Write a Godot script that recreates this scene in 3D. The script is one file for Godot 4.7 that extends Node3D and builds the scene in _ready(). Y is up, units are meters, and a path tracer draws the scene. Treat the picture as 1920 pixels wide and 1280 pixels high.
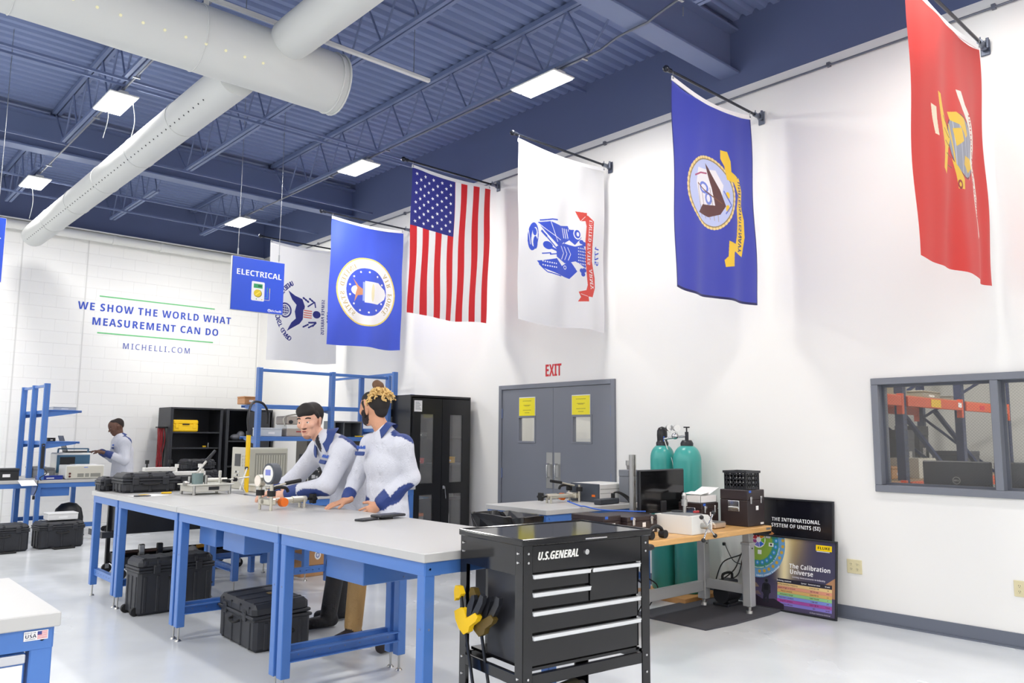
extends Node3D

var mats := {}
var names := {}
var rng := RandomNumberGenerator.new()
var upper := Transform3D()


class G:
	var st = SurfaceTool.new()
	var sg = 1
	func _init():
		st.begin(Mesh.PRIMITIVE_TRIANGLES)
	func tri(a: Vector3, b: Vector3, c: Vector3, o: Vector3, grp := -1):
		st.set_smooth_group(grp)
		if (a - c).cross(a - b).dot((a + b + c) / 3.0 - o) < 0:
			var t = b
			b = c
			c = t
		st.add_vertex(a)
		st.add_vertex(b)
		st.add_vertex(c)
	func quad(a, b, c, d, o, grp := -1):
		tri(a, b, c, o, grp)
		tri(a, c, d, o, grp)
	# a box with chamfered edges
	func box(c: Vector3, s: Vector3, bev := 0.0, bas := Basis.IDENTITY):
		var h = s / 2.0
		var e: float = min(bev, min(h.x, min(h.y, h.z)) * 0.9)
		if e <= 0.0:
			for ax in 3:
				for sd in [-1.0, 1.0]:
					var n = Vector3.ZERO
					n[ax] = sd * h[ax]
					var u = Vector3.ZERO
					var v = Vector3.ZERO
					u[(ax + 1) % 3] = h[(ax + 1) % 3]
					v[(ax + 2) % 3] = h[(ax + 2) % 3]
					quad(c + bas * (n - u - v), c + bas * (n + u - v), c + bas * (n + u + v), c + bas * (n - u + v), c)
			return self
		for ax in 3:
			var i = (ax + 1) % 3
			var j = (ax + 2) % 3
			for sd in [-1.0, 1.0]:
				var q = []
				for k in [[-1, -1], [1, -1], [1, 1], [-1, 1]]:
					var p = Vector3.ZERO
					p[ax] = sd * h[ax]
					p[i] = k[0] * (h[i] - e)
					p[j] = k[1] * (h[j] - e)
					q.append(c + bas * p)
				quad(q[0], q[1], q[2], q[3], c)
			for s1 in [-1.0, 1.0]:
				for s2 in [-1.0, 1.0]:
					var q = []
					for k in [[-1, 0], [1, 0], [1, 1], [-1, 1]]:
						var p = Vector3.ZERO
						p[ax] = k[0] * (h[ax] - e)
						p[i] = s1 * (h[i] - (e if k[1] else 0.0))
						p[j] = s2 * (h[j] - (0.0 if k[1] else e))
						q.append(c + bas * p)
					quad(q[0], q[1], q[2], q[3], c)
		for sx in [-1.0, 1.0]:
			for sy in [-1.0, 1.0]:
				for sz in [-1.0, 1.0]:
					tri(c + bas * Vector3(sx * h.x, sy * (h.y - e), sz * (h.z - e)), c + bas * Vector3(sx * (h.x - e), sy * h.y, sz * (h.z - e)), c + bas * Vector3(sx * (h.x - e), sy * (h.y - e), sz * h.z), c)
		return self
	func bb(x0, x1, y0, y1, z0, z1, bev := 0.0):
		return box(Vector3((x0 + x1) / 2.0, (y0 + y1) / 2.0, (z0 + z1) / 2.0), Vector3(abs(x1 - x0), abs(y1 - y0), abs(z1 - z0)), bev)
	# a bar of rectangular section from a to b
	func bar(a: Vector3, b: Vector3, w: float, h: float, bev := 0.0, up := Vector3.UP):
		var d = (b - a).normalized()
		if abs(d.dot(up)) > 0.98:
			up = Vector3.RIGHT
		var x = d.cross(up).normalized()
		var y = x.cross(d)
		return box((a + b) / 2.0, Vector3(w, h, (b - a).length()), bev, Basis(x, y, -d))
	func cyl(a: Vector3, b: Vector3, r0: float, r1 := -1.0, n := 14, caps := true):
		if r1 < 0:
			r1 = r0
		var d = (b - a).normalized()
		var x = d.cross(Vector3.UP if abs(d.y) < 0.9 else Vector3.RIGHT).normalized()
		var y = d.cross(x)
		sg += 1
		for i in n:
			var t0 = TAU * i / n
			var t1 = TAU * (i + 1) / n
			var u = x * cos(t0) + y * sin(t0)
			var v = x * cos(t1) + y * sin(t1)
			var o = (a + b) / 2.0
			if r0 > 1e-5 and r1 > 1e-5:
				quad(a + u * r0, a + v * r0, b + v * r1, b + u * r1, o, sg)
			elif r1 > 1e-5:
				tri(a, b + v * r1, b + u * r1, o, sg)
			else:
				tri(a + u * r0, a + v * r0, b, o, sg)
			if caps:
				if r0 > 1e-5:
					tri(a, a + u * r0, a + v * r0, o)
				if r1 > 1e-5:
					tri(b, b + u * r1, b + v * r1, o)
		return self
	func tube(pts: Array, r: float, n := 8):
		var rings = []
		var px = Vector3.ZERO
		for i in pts.size():
			var d: Vector3 = (pts[min(i + 1, pts.size() - 1)] - pts[max(i - 1, 0)]).normalized()
			if i == 0:
				px = d.cross(Vector3.UP if abs(d.y) < 0.9 else Vector3.RIGHT).normalized()
			else:
				px = (px - d * px.dot(d)).normalized()
			var py = d.cross(px)
			var ring = []
			for k in n:
				ring.append(pts[i] + (px * cos(TAU * k / n) + py * sin(TAU * k / n)) * r)
			rings.append(ring)
		sg += 1
		for i in pts.size() - 1:
			for k in n:
				quad(rings[i][k], rings[i][(k + 1) % n], rings[i + 1][(k + 1) % n], rings[i + 1][k], (pts[i] + pts[i + 1]) / 2.0, sg)
		for k in n:
			tri(pts[0], rings[0][k], rings[0][(k + 1) % n], pts[1])
			tri(pts[-1], rings[-1][k], rings[-1][(k + 1) % n], pts[-2])
		return self
	# smooth tube through control points
	func hose(ctrl: Array, r: float, n := 8, step := 6):
		var pts = []
		for i in ctrl.size() - 1:
			var p0: Vector3 = ctrl[max(i - 1, 0)]
			var p3: Vector3 = ctrl[min(i + 2, ctrl.size() - 1)]
			for k in step:
				pts.append(ctrl[i].cubic_interpolate(ctrl[i + 1], p0, p3, float(k) / step))
		pts.append(ctrl[-1])
		return tube(pts, r, n)
	# profile of (radius, height) turned about the y axis of xf
	func lathe(prof: Array, xf := Transform3D(), n := 20, smooth := true):
		sg += 1
		var c = Vector3.ZERO
		for p in prof:
			c += Vector3(0, p[1], 0) / prof.size()
		for i in prof.size() - 1:
			var p: Array = prof[i]
			var q: Array = prof[i + 1]
			if abs(p[0] - q[0]) < 1e-6 and abs(p[1] - q[1]) < 1e-6:
				sg += 1
				continue
			for k in n:
				var t0 = TAU * k / n
				var t1 = TAU * (k + 1) / n
				var u = Vector3(cos(t0), 0, sin(t0))
				var v = Vector3(cos(t1), 0, sin(t1))
				var a = u * p[0] + Vector3(0, p[1], 0)
				var b = v * p[0] + Vector3(0, p[1], 0)
				var d = v * q[0] + Vector3(0, q[1], 0)
				var e = u * q[0] + Vector3(0, q[1], 0)
				# outward side of the profile: to the right of its run
				var nn = Vector3((q[1] - p[1]), -(q[0] - p[0]), 0)
				var mid = (u + v).normalized()
				var o: Vector3 = (a + b + d + e) / 4.0 - (mid * nn.x + Vector3(0, nn.y, 0))
				var g = sg if smooth else -1
				if p[0] > 1e-6:
					tri(xf * a, xf * b, xf * d, xf * o, g)
				if q[0] > 1e-6:
					tri(xf * a, xf * d, xf * e, xf * o, g)
		return self
	func ball(c: Vector3, r: Vector3, n := 14, bas := Basis.IDENTITY):
		var prof = []
		var m = maxi(5, n / 2)
		for i in m + 1:
			var t = -PI / 2 + PI * i / m
			prof.append([cos(t) if i > 0 and i < m else 0.0, sin(t)])
		return lathe(prof, Transform3D(bas * Basis.from_scale(r), c), n)
	# flat polygon (x, y) of xf, pushed out from z 0 to z depth
	func prism(poly: Array, depth: float, xf := Transform3D()):
		var pv = PackedVector2Array(poly)
		var ix = Geometry2D.triangulate_polygon(pv)
		var c = Vector2.ZERO
		for p in pv:
			c += p / pv.size()
		var mid = xf * Vector3(c.x, c.y, depth / 2)
		for i in range(0, ix.size(), 3):
			var a = pv[ix[i]]
			var b = pv[ix[i + 1]]
			var d = pv[ix[i + 2]]
			var g = (a + b + d) / 3.0
			tri(xf * Vector3(a.x, a.y, 0), xf * Vector3(b.x, b.y, 0), xf * Vector3(d.x, d.y, 0), xf * Vector3(g.x, g.y, depth))
			tri(xf * Vector3(a.x, a.y, depth), xf * Vector3(b.x, b.y, depth), xf * Vector3(d.x, d.y, depth), xf * Vector3(g.x, g.y, 0))
		var cw = Geometry2D.is_polygon_clockwise(pv)
		for i in pv.size():
			var a = pv[i]
			var b = pv[(i + 1) % pv.size()]
			var nr = (b - a).orthogonal() * (1.0 if cw else -1.0)
			var o2 = (a + b) / 2.0 + nr
			quad(xf * Vector3(a.x, a.y, 0), xf * Vector3(b.x, b.y, 0), xf * Vector3(b.x, b.y, depth), xf * Vector3(a.x, a.y, depth), xf * Vector3(o2.x, o2.y, depth / 2))
		return self
	func mesh() -> ArrayMesh:
		st.generate_normals()
		return st.commit()


# a painter of flat print
class Pic:
	var im: Image
	var w: int
	var h: int
	func _init(ww: int, hh: int, c: Color):
		w = ww
		h = hh
		im = Image.create(ww, hh, false, Image.FORMAT_RGBA8)
		im.fill(c)
	func poly(pts, c: Color):
		var lo = 1e9
		var hi = -1e9
		for p in pts:
			lo = min(lo, p.y)
			hi = max(hi, p.y)
		for y in range(maxi(0, int(floor(lo))), mini(h - 1, int(ceil(hi))) + 1):
			var fy = y + 0.5
			var xs = []
			for i in pts.size():
				var a: Vector2 = pts[i]
				var b: Vector2 = pts[(i + 1) % pts.size()]
				if (a.y <= fy) != (b.y <= fy):
					xs.append(a.x + (fy - a.y) / (b.y - a.y) * (b.x - a.x))
			xs.sort()
			for k in range(0, xs.size() - 1, 2):
				var x0 = clampi(int(round(xs[k])), 0, w)
				var x1 = clampi(int(round(xs[k + 1])), 0, w)
				if x1 > x0:
					im.fill_rect(Rect2i(x0, y, x1 - x0, 1), c)
		return self
	func rect(x, y, ww, hh, c):
		im.fill_rect(Rect2i(int(x), int(y), int(ww), int(hh)), c)
		return self
	func disc(cx, cy, rx, ry, c, n := 28, turn := 0.0):
		var p = []
		for i in n:
			p.append(Vector2(cx, cy) + Vector2(cos(TAU * i / n) * rx, sin(TAU * i / n) * ry).rotated(turn))
		return poly(p, c)
	func star(cx, cy, r, c, turn := 0.0):
		var p = []
		for i in 10:
			p.append(Vector2(cx, cy) + Vector2.from_angle(turn - PI / 2 + PI * i / 5) * (r if i % 2 == 0 else r * 0.4))
		return poly(p, c)
	func line(pts: Array, wd: float, c: Color):
		for i in pts.size() - 1:
			var a: Vector2 = pts[i]
			var b: Vector2 = pts[i + 1]
			var n = (b - a).normalized().orthogonal() * wd / 2
			poly([a + n, b + n, b - n, a - n], c)
		return self
	# letters of height s px; u: direction of the line, v: direction of the letters' up
	func text(t: String, at: Vector2, s: float, c: Color, font: Font, u := Vector2(1, 0), v := Vector2(0, -1)):
		var tm = TextMesh.new()
		tm.font = font
		tm.text = t
		tm.font_size = 64
		tm.pixel_size = 1.0 / 64
		tm.depth = 0.0
		tm.curve_step = 4.0
		var arr = tm.get_mesh_arrays()
		if arr.is_empty() or arr[0] == null:
			return self
		var vs: PackedVector3Array = arr[0]
		var ix = arr[Mesh.ARRAY_INDEX]
		var n: int = ix.size() if ix != null and ix.size() > 0 else vs.size()
		for i in range(0, n - 2, 3):
			var q = []
			for k in 3:
				var p: Vector3 = vs[ix[i + k]] if ix != null and ix.size() > 0 else vs[i + k]
				q.append(at + (u * p.x + v * p.y) * s)
			poly(q, c)
		return self
	# letters one by one on an arc; mir: seen from behind
	func arc(t: String, ctr: Vector2, rad: float, a0: float, a1: float, s: float, c: Color, font: Font, mir := true, inward := false):
		for i in t.length():
			var f = 0.5 if t.length() < 2 else float(i) / (t.length() - 1)
			var a: float = lerp(a0, a1, f)
			var up = Vector2.from_angle(a) * (-1.0 if inward else 1.0)
			var run = Vector2.from_angle(a + PI / 2) * (1.0 if a1 > a0 else -1.0)
			text(t[i], ctr + Vector2.from_angle(a) * rad, s, c, font, run, up)
		return self
	func tex() -> ImageTexture:
		return ImageTexture.create_from_image(im)


func c8(r, g, b) -> Color:
	return Color(r / 255.0, g / 255.0, b / 255.0)


func mat(key: String, c = null, rough := 0.5, metal := 0.0, opts := {}) -> StandardMaterial3D:
	if mats.has(key):
		return mats[key]
	var m = StandardMaterial3D.new()
	m.resource_name = key
	if c != null:
		m.albedo_color = c
	m.roughness = rough
	m.metallic = metal
	for k in opts:
		m.set(k, opts[k])
	mats[key] = m
	return m


func numbered(n: String) -> String:
	var k: int = names.get(n, -1) + 1
	names[n] = k
	return n if k == 0 else "%s_%03d" % [n, k]


func obj(called: String, g, m: Material, parent: Node = null) -> MeshInstance3D:
	var o = MeshInstance3D.new()
	o.mesh = g.mesh() if g is G else g
	o.material_override = m
	o.name = called if parent else numbered(called)
	(parent if parent else self).add_child(o, true)
	return o


func tag(o: Node, label: String, category: String, group := ""):
	o.set_meta("label", label)
	o.set_meta("category", category)
	if group != "":
		o.set_meta("group", group)
	return o


func thing(called: String, label: String, category: String, at := Vector3.ZERO, turn := 0.0, group := "") -> Node3D:
	var o = Node3D.new()
	o.name = numbered(called)
	add_child(o, true)
	o.position = at
	o.rotation.y = turn
	return tag(o, label, category, group)


func part(called: String, parent: Node, at := Vector3.ZERO) -> Node3D:
	var o = Node3D.new()
	o.name = called
	parent.add_child(o, true)
	o.position = at
	return o


func struct(called: String, g = null, m: Material = null) -> Node3D:
	var o: Node3D
	if g == null:
		o = Node3D.new()
		o.name = called
		add_child(o, true)
	else:
		o = obj(called, g, m)
	o.set_meta("kind", "structure")
	return o


func sysfont(serif := false, bold := true) -> Font:
	var f = SystemFont.new()
	f.font_names = PackedStringArray(["Droid Serif" if serif else "Droid Sans"])
	f.font_weight = 700 if bold else 400
	return f


func lettering(called: String, t: String, size: float, xf: Transform3D, m: Material, parent: Node, font: Font, spacing := 0.0, squeeze := 1.0, depth := 0.003) -> MeshInstance3D:
	var tm = TextMesh.new()
	if spacing != 0.0:
		var fv = FontVariation.new()
		fv.base_font = font
		fv.spacing_glyph = int(spacing)
		tm.font = fv
	else:
		tm.font = font
	tm.text = t
	tm.font_size = 64
	tm.pixel_size = size / 64.0
	tm.depth = depth
	tm.curve_step = 2.0
	var o = MeshInstance3D.new()
	o.name = called
	o.mesh = tm
	o.material_override = m
	parent.add_child(o, true)
	o.transform = xf * Transform3D(Basis.from_scale(Vector3(squeeze, 1, 1)), Vector3.ZERO)
	return o


# a flat rectangle with uv 0..1; u runs along ux, v down along vy
func sheet(at: Vector3, ux: Vector3, vy: Vector3, thick := 0.004) -> ArrayMesh:
	var st = SurfaceTool.new()
	st.begin(Mesh.PRIMITIVE_TRIANGLES)
	var n = vy.cross(ux).normalized()
	var c = [at, at + ux, at + ux + vy, at + vy]
	var uv = [Vector2(0, 0), Vector2(1, 0), Vector2(1, 1), Vector2(0, 1)]
	for k in [0, 1, 2, 0, 2, 3]:
		st.set_normal(n)
		st.set_uv(uv[k])
		st.add_vertex(c[k])
	for k in [0, 2, 1, 0, 3, 2]:
		st.set_normal(-n)
		st.set_uv(Vector2(0.01, 0.01))
		st.add_vertex(c[k] - n * thick)
	for k in 4:
		var a: Vector3 = c[k]
		var b: Vector3 = c[(k + 1) % 4]
		var sn: Vector3 = ((a + b) / 2 - (c[0] + c[2]) / 2).normalized()
		for p in [a, b, b - n * thick, a, b - n * thick, a - n * thick]:
			st.set_normal(sn)
			st.set_uv(Vector2(0.01, 0.01))
			st.add_vertex(p)
	return st.commit()


func pmat(key: String, pic: Pic, rough := 0.6, opts := {}) -> StandardMaterial3D:
	var m = mat(key, Color.WHITE, rough, 0.0, opts)
	m.albedo_texture = pic.tex()
	m.texture_repeat = false
	return m


func _ready():
	rng.seed = 7
	var cam = Camera3D.new()
	cam.name = "camera"
	add_child(cam)
	cam.position = Vector3(0, 1.5, 0)
	cam.basis = Basis(Vector3.UP, -0.73757702) * Basis(Vector3.RIGHT, 0.11977325) * Basis(Vector3.BACK, 0.00779853)
	cam.fov = rad_to_deg(2.0 * atan(640.0 / 1490.8))
	cam.near = 0.05
	cam.far = 100.0
	cam.current = true
	var we = WorldEnvironment.new()
	we.name = "environment"
	var env = Environment.new()
	env.background_mode = Environment.BG_COLOR
	env.background_color = Color(0.0, 0.0, 0.0)
	env.tonemap_mode = Environment.TONE_MAPPER_LINEAR
	env.tonemap_exposure = 0.85
	env.sdfgi_enabled = true
	env.ssao_enabled = true
	env.ssil_enabled = true
	we.environment = env
	add_child(we)
	materials()
	ceiling_lights()
	shell()
	roof()
	ducts()
	right_wall_things()
	back_wall_things()
	flags()
	benches()
	racks_and_cabinets()
	floor_cases()
	bench_things()
	tool_cart()
	test_corner()
	storage_room()
	people()


func materials():
	mat("white_paint", c8(246, 245, 242), 0.55)
	mat("block_paint", c8(250, 250, 248), 0.5)
	mat("navy_paint", c8(122, 137, 176), 0.6)
	mat("steel_navy", c8(112, 126, 162), 0.5)
	mat("band_paint", c8(98, 110, 146), 0.6)
	mat("grey_paint", c8(124, 128, 138), 0.4)
	mat("bench_blue", c8(74, 120, 192), 0.32)
	mat("bench_top", c8(190, 190, 189), 0.35)
	mat("bench_edge", c8(196, 196, 190), 0.5)
	mat("black_steel", c8(26, 27, 30), 0.3)
	mat("black_plastic", c8(34, 36, 42), 0.42)
	mat("rubber", c8(22, 22, 24), 0.7)
	mat("chrome", c8(215, 215, 215), 0.18, 1.0)
	mat("steel", c8(185, 185, 182), 0.35, 1.0)
	mat("zinc", c8(165, 168, 172), 0.45, 0.9)
	mat("duct_fabric", c8(212, 214, 212), 0.8, 0.0, {"backlight_enabled": true, "backlight": c8(40, 40, 40)})
	mat("yellow", c8(246, 200, 20), 0.45)
	mat("white_plastic", c8(232, 232, 228), 0.4)
	mat("beige", c8(206, 203, 190), 0.5)
	mat("orange", c8(232, 112, 22), 0.45)
	mat("paper", c8(244, 244, 244), 0.8)
	mat("cable", c8(24, 24, 26), 0.5)
	mat("dark_case", c8(40, 42, 48), 0.5)
	var fn = FastNoiseLite.new()
	fn.seed = 3
	fn.frequency = 0.006
	fn.fractal_octaves = 4
	var nt = NoiseTexture2D.new()
	nt.noise = fn
	nt.width = 512
	nt.height = 512
	nt.seamless = true
	var ramp = Gradient.new()
	ramp.set_color(0, c8(214, 218, 222))
	ramp.set_color(1, c8(226, 230, 233))
	nt.color_ramp = ramp
	var nr = NoiseTexture2D.new()
	nr.noise = fn
	nr.width = 512
	nr.height = 512
	nr.seamless = true
	var r2 = Gradient.new()
	r2.set_color(0, Color(0.12, 0.12, 0.12))
	r2.set_color(1, Color(0.3, 0.3, 0.3))
	nr.color_ramp = r2
	mat("epoxy", Color.WHITE, 1.0, 0.0, {"albedo_texture": nt, "roughness_texture": nr, "uv1_triplanar": true, "uv1_world_triplanar": true, "uv1_scale": Vector3(0.25, 0.25, 0.25)})


func ceiling_lights():
	var lens = mat("led_lens", Color.WHITE, 0.4, 0.0, {"emission_enabled": true, "emission": Color(1, 0.99, 0.97), "emission_energy_multiplier": 6.0})
	var white = mats["white_plastic"]
	var rows = [[5.31, "over the row of flags"], [2.32, "over the long workbench"], [-0.7, "over the aisle"], [-3.7, "over the near room"], [-6.7, "by the side wall"]]
	var stations = [[-12.58, "nearest the lettered wall"], [-8.88, "second from the lettered wall"], [-5.43, "third from the lettered wall"], [-1.9, "fourth from the lettered wall"], [1.6, "fifth from the lettered wall"], [5.1, "sixth from the lettered wall"]]
	for r in rows:
		for s in stations:
			if r[0] == 2.32 and s[0] == -5.43:
				continue  # the wide duct hangs there
			var t = thing("ceiling_light", "glowing white LED panel %s, %s" % [r[1], s[1]], "light", Vector3(r[0], 5.0, s[0]), 0.0, "LED panels under the joists")
			obj("housing", G.new().box(Vector3(0, 0.03, 0), Vector3(0.1, 0.05, 0.58), 0.01).box(Vector3(0, 0.012, 0), Vector3(0.29, 0.016, 0.63), 0.004), white, t)
			for sx in [-1, 1]:
				obj("lens", G.new().box(Vector3(sx * 0.072, 0.0, 0), Vector3(0.125, 0.012, 0.6), 0.004), lens, t)
			for sz in [-0.2, 0.2]:
				obj("hanger", G.new().cyl(Vector3(0, 0.05, sz), Vector3(0, 0.12, sz), 0.004, -1, 6), mats["zinc"], t)
			var a = AreaLight3D.new()
			a.name = "glow"
			a.area_size = Vector2(0.28, 0.6)
			a.light_energy = 8.4 if s[0] < -12.0 else 7.0
			a.light_color = Color(1.0, 0.985, 0.96)
			a.shadow_enabled = true
			a.area_range = 40.0
			a.area_attenuation = 2.0
			a.position = Vector3(0, -0.012, 0)
			a.rotation.x = -PI / 2
			t.add_child(a)


func wall_piece(parent, x0, x1, y0, y1, z0, z1, m):
	return obj("panel", G.new().bb(x0, x1, y0, y1, z0, z1), mats[m], parent)


func shell():
	struct("floor", G.new().bb(-9.2, 12.2, -0.12, 0.0, -15.2, 7.2), mats["epoxy"])
	# right wall, white to 5 m and navy above, with openings for the double door and the window
	var w = struct("wall_right")
	for p in [[0, 5.0, -15.1, -7.70], [2.155, 5.0, -7.70, -5.76], [0, 5.0, -5.76, -2.93], [0, 1.075, -2.93, -0.95], [2.015, 5.0, -2.93, -0.95], [0, 5.0, -0.95, 7.2]]:
		wall_piece(w, 6.8, 6.95, p[0], p[1], p[2], p[3], "white_paint")
	wall_piece(w, 6.8, 6.95, 5.0, 5.9, -15.1, 7.2, "band_paint")
	# back wall of painted blocks
	var b = struct("wall_back")
	obj("core", G.new().bb(-9.2, 6.95, 0, 5.0, -15.15, -14.936), mats["block_paint"], b)
	obj("upper_band", G.new().bb(-9.2, 6.95, 5.0, 5.9, -15.15, -14.9), mats["band_paint"], b)
	var block = G.new().box(Vector3(0, 0, 0), Vector3(0.3992, 0.1988, 0.036), 0.0008).mesh()
	var half = G.new().box(Vector3(0, 0, 0), Vector3(0.1992, 0.1988, 0.036), 0.0008).mesh()
	var rest = G.new()
	for row in 25:
		var y = 0.1 + row * 0.2
		var off = 0.0 if row % 2 == 0 else 0.2
		if row % 2:
			var e = obj("block", half, mats["block_paint"], b)
			e.position = Vector3(6.7, y, -14.918)
		for k in 40:
			var x = 6.6 - off - k * 0.4
			if k < 12:
				var o = obj("block", block, mats["block_paint"], b)
				o.position = Vector3(x, y, -14.918)
			elif x > -9.1:
				rest.box(Vector3(x, y, -14.918), Vector3(0.3992, 0.1988, 0.036), 0.0008)
	var rs = obj("far_blocks", rest, mats["block_paint"], b)
	rs.set_meta("kind", "stuff")
	for x in [2.64, 3.62, 6.74]:
		obj("control_joint", G.new().bb(x, x + 0.02, 0.0, 5.0, -14.902, -14.897), mat("joint_grey", c8(226, 226, 224), 0.6), b)
	struct("wall_left", G.new().bb(-9.2, -9.0, 0, 5.9, -15.1, 7.2), mats["white_paint"])
	struct("wall_front", G.new().bb(-9.2, 6.95, 0, 5.9, 7.0, 7.2), mats["white_paint"])
	var bs = G.new()
	bs.bb(6.788, 6.802, 0, 0.108, -14.9, -7.71).bb(6.788, 6.802, 0, 0.108, -5.75, 7.0)
	bs.bb(6.775, 6.79, 0, 0.012, -5.75, 7.0).bb(6.775, 6.79, 0, 0.012, -14.9, -7.71)
	struct("baseboard_right", bs, mat("cove_grey", c8(106, 112, 126), 0.5))


func roof():
	var c = struct("ceiling")
	var navy: Material = mats["navy_paint"]
	var g = G.new()
	var z = -15.0
	while z < 7.0:
		var ys = [[0.0, 5.76], [0.03, 5.722], [0.095, 5.722], [0.125, 5.76], [0.15, 5.76]]
		for i in 4:
			g.quad(Vector3(-9.2, ys[i][1], z + ys[i][0]), Vector3(6.9, ys[i][1], z + ys[i][0]), Vector3(6.9, ys[i + 1][1], z + ys[i + 1][0]), Vector3(-9.2, ys[i + 1][1], z + ys[i + 1][0]), Vector3(0, 50, z))
		z += 0.15
	obj("metal_deck", g, navy, c)
	obj("roof_slab", G.new().bb(-9.2, 6.95, 5.78, 5.95, -15.15, 7.2), navy, c)
	var sn: Material = mats["steel_navy"]
	var zs = [-14.9, -11.55, -4.22, 3.1, 7.0]
	for i in range(1, 4):
		var zc: float = zs[i]
		var gg = G.new().bb(-9.0, 6.8, 5.15, 5.175, zc - 0.11, zc + 0.11, 0.003).bb(-9.0, 6.8, 5.175, 5.6, zc - 0.008, zc + 0.008).bb(-9.0, 6.8, 5.6, 5.625, zc - 0.11, zc + 0.11, 0.003)
		obj("girder", gg, sn, c)
	for k in 9:
		var x = 5.35 - 1.525 * k
		for i in 4:
			var a: float = zs[i] + (0.0 if i == 0 else 0.05)
			var b: float = zs[i + 1] - 0.05
			var j = part("joist", c)
			var tc = G.new()
			tc.bb(x - 0.05, x - 0.008, 5.66, 5.715, a, b).bb(x + 0.008, x + 0.05, 5.66, 5.715, a, b)
			obj("top_chord", tc, sn, j)
			var b0: float = a + 0.55
			var b1: float = b - 0.55
			obj("bottom_chord", G.new().bb(x - 0.045, x - 0.008, 5.115, 5.15, b0, b1).bb(x + 0.008, x + 0.045, 5.115, 5.15, b0, b1), sn, j)
			var wb = G.new()
			var n = int(round((b1 - b0) / 0.6))
			var st: float = (b1 - b0) / n
			wb.cyl(Vector3(x, 5.68, a), Vector3(x, 5.13, b0), 0.011, -1, 6).cyl(Vector3(x, 5.68, b), Vector3(x, 5.13, b1), 0.011, -1, 6)
			for q in n:
				var za: float = b0 + q * st
				wb.cyl(Vector3(x, 5.13, za), Vector3(x, 5.68, za + st / 2), 0.011, -1, 6).cyl(Vector3(x, 5.68, za + st / 2), Vector3(x, 5.13, za + st), 0.011, -1, 6)
			obj("web", wb, sn, j)
	for bz in [[-8.585, 5.105], [-8.42, 5.105], [-10.9, 5.105], [-12.7, 5.105], [-13.6, 5.105], [-6.2, 5.64], [-1.6, 5.105], [0.6, 5.105]]:
		obj("bridging", G.new().bar(Vector3(-9, bz[1], bz[0]), Vector3(6.8, bz[1], bz[0]), 0.025, 0.025), sn, c)
	# conduits that feed the light rows, strapped under the joists
	var cond: Material = mat("conduit", c8(120, 124, 134), 0.4, 0.6)
	for r in [[5.31, "with rigid bends over the flags"], [2.32, "over the long workbench"]]:
		var t = part("electrical_conduit", c)
		var pts = [Vector3(r[0], 5.075, -12.3), Vector3(r[0], 5.075, -4.75), Vector3(r[0], 5.08, -4.65), Vector3(r[0], 5.125, -4.45), Vector3(r[0], 5.13, -4.35), Vector3(r[0], 5.13, -4.1), Vector3(r[0], 5.16, -4.0), Vector3(r[0], 5.2, -3.8), Vector3(r[0], 5.2, -2.2)]
		obj("pipe", G.new().tube(pts, 0.011, 8), cond, t)
		for zz in [-11.8, -9.6, -8.2, -6.1, -4.85, -3.75]:
			obj("strap", G.new().cyl(Vector3(r[0] + 0.03, 5.06, zz), Vector3(r[0] + 0.03, 5.14, zz), 0.006, -1, 6).box(Vector3(r[0], 5.06 if zz < -4.0 else 5.19, zz), Vector3(0.07, 0.012, 0.025)), mats["zinc"], t)
	# white pipe along the top of the back wall
	var p = thing("wall_pipe", "white pipe along the top of the block wall", "pipe")
	obj("pipe", G.new().cyl(Vector3(-8.9, 4.86, -14.72), Vector3(6.72, 4.86, -14.72), 0.075, -1, 20), mats["white_plastic"], p)
	for x in [2.9, 3.95, 4.75, 6.2]:
		obj("coupling", G.new().cyl(Vector3(x, 4.86, -14.72), Vector3(x + 0.05, 4.86, -14.72), 0.085, -1, 20), mats["white_plastic"], p)
		obj("bracket", G.new().bb(x + 0.01, x + 0.04, 4.84, 4.88, -14.9, -14.76), mats["white_plastic"], p)
	obj("ledge", G.new().bb(-8.9, 6.7, 4.94, 4.96, -14.9, -14.66), mats["white_plastic"], p)
	# thin conduit line below the navy band of the right wall
	var q = thing("wall_conduit", "thin grey conduit line high on the white wall behind the flags", "conduit")
	obj("pipe", G.new().cyl(Vector3(6.78, 4.9, -14.8), Vector3(6.78, 4.9, 7.0), 0.01, -1, 8), cond, q)
	for k in 12:
		obj("clip", G.new().bb(6.765, 6.8, 4.885, 4.925, -14.0 + k * 1.35, -13.97 + k * 1.35), cond, q)


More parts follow.
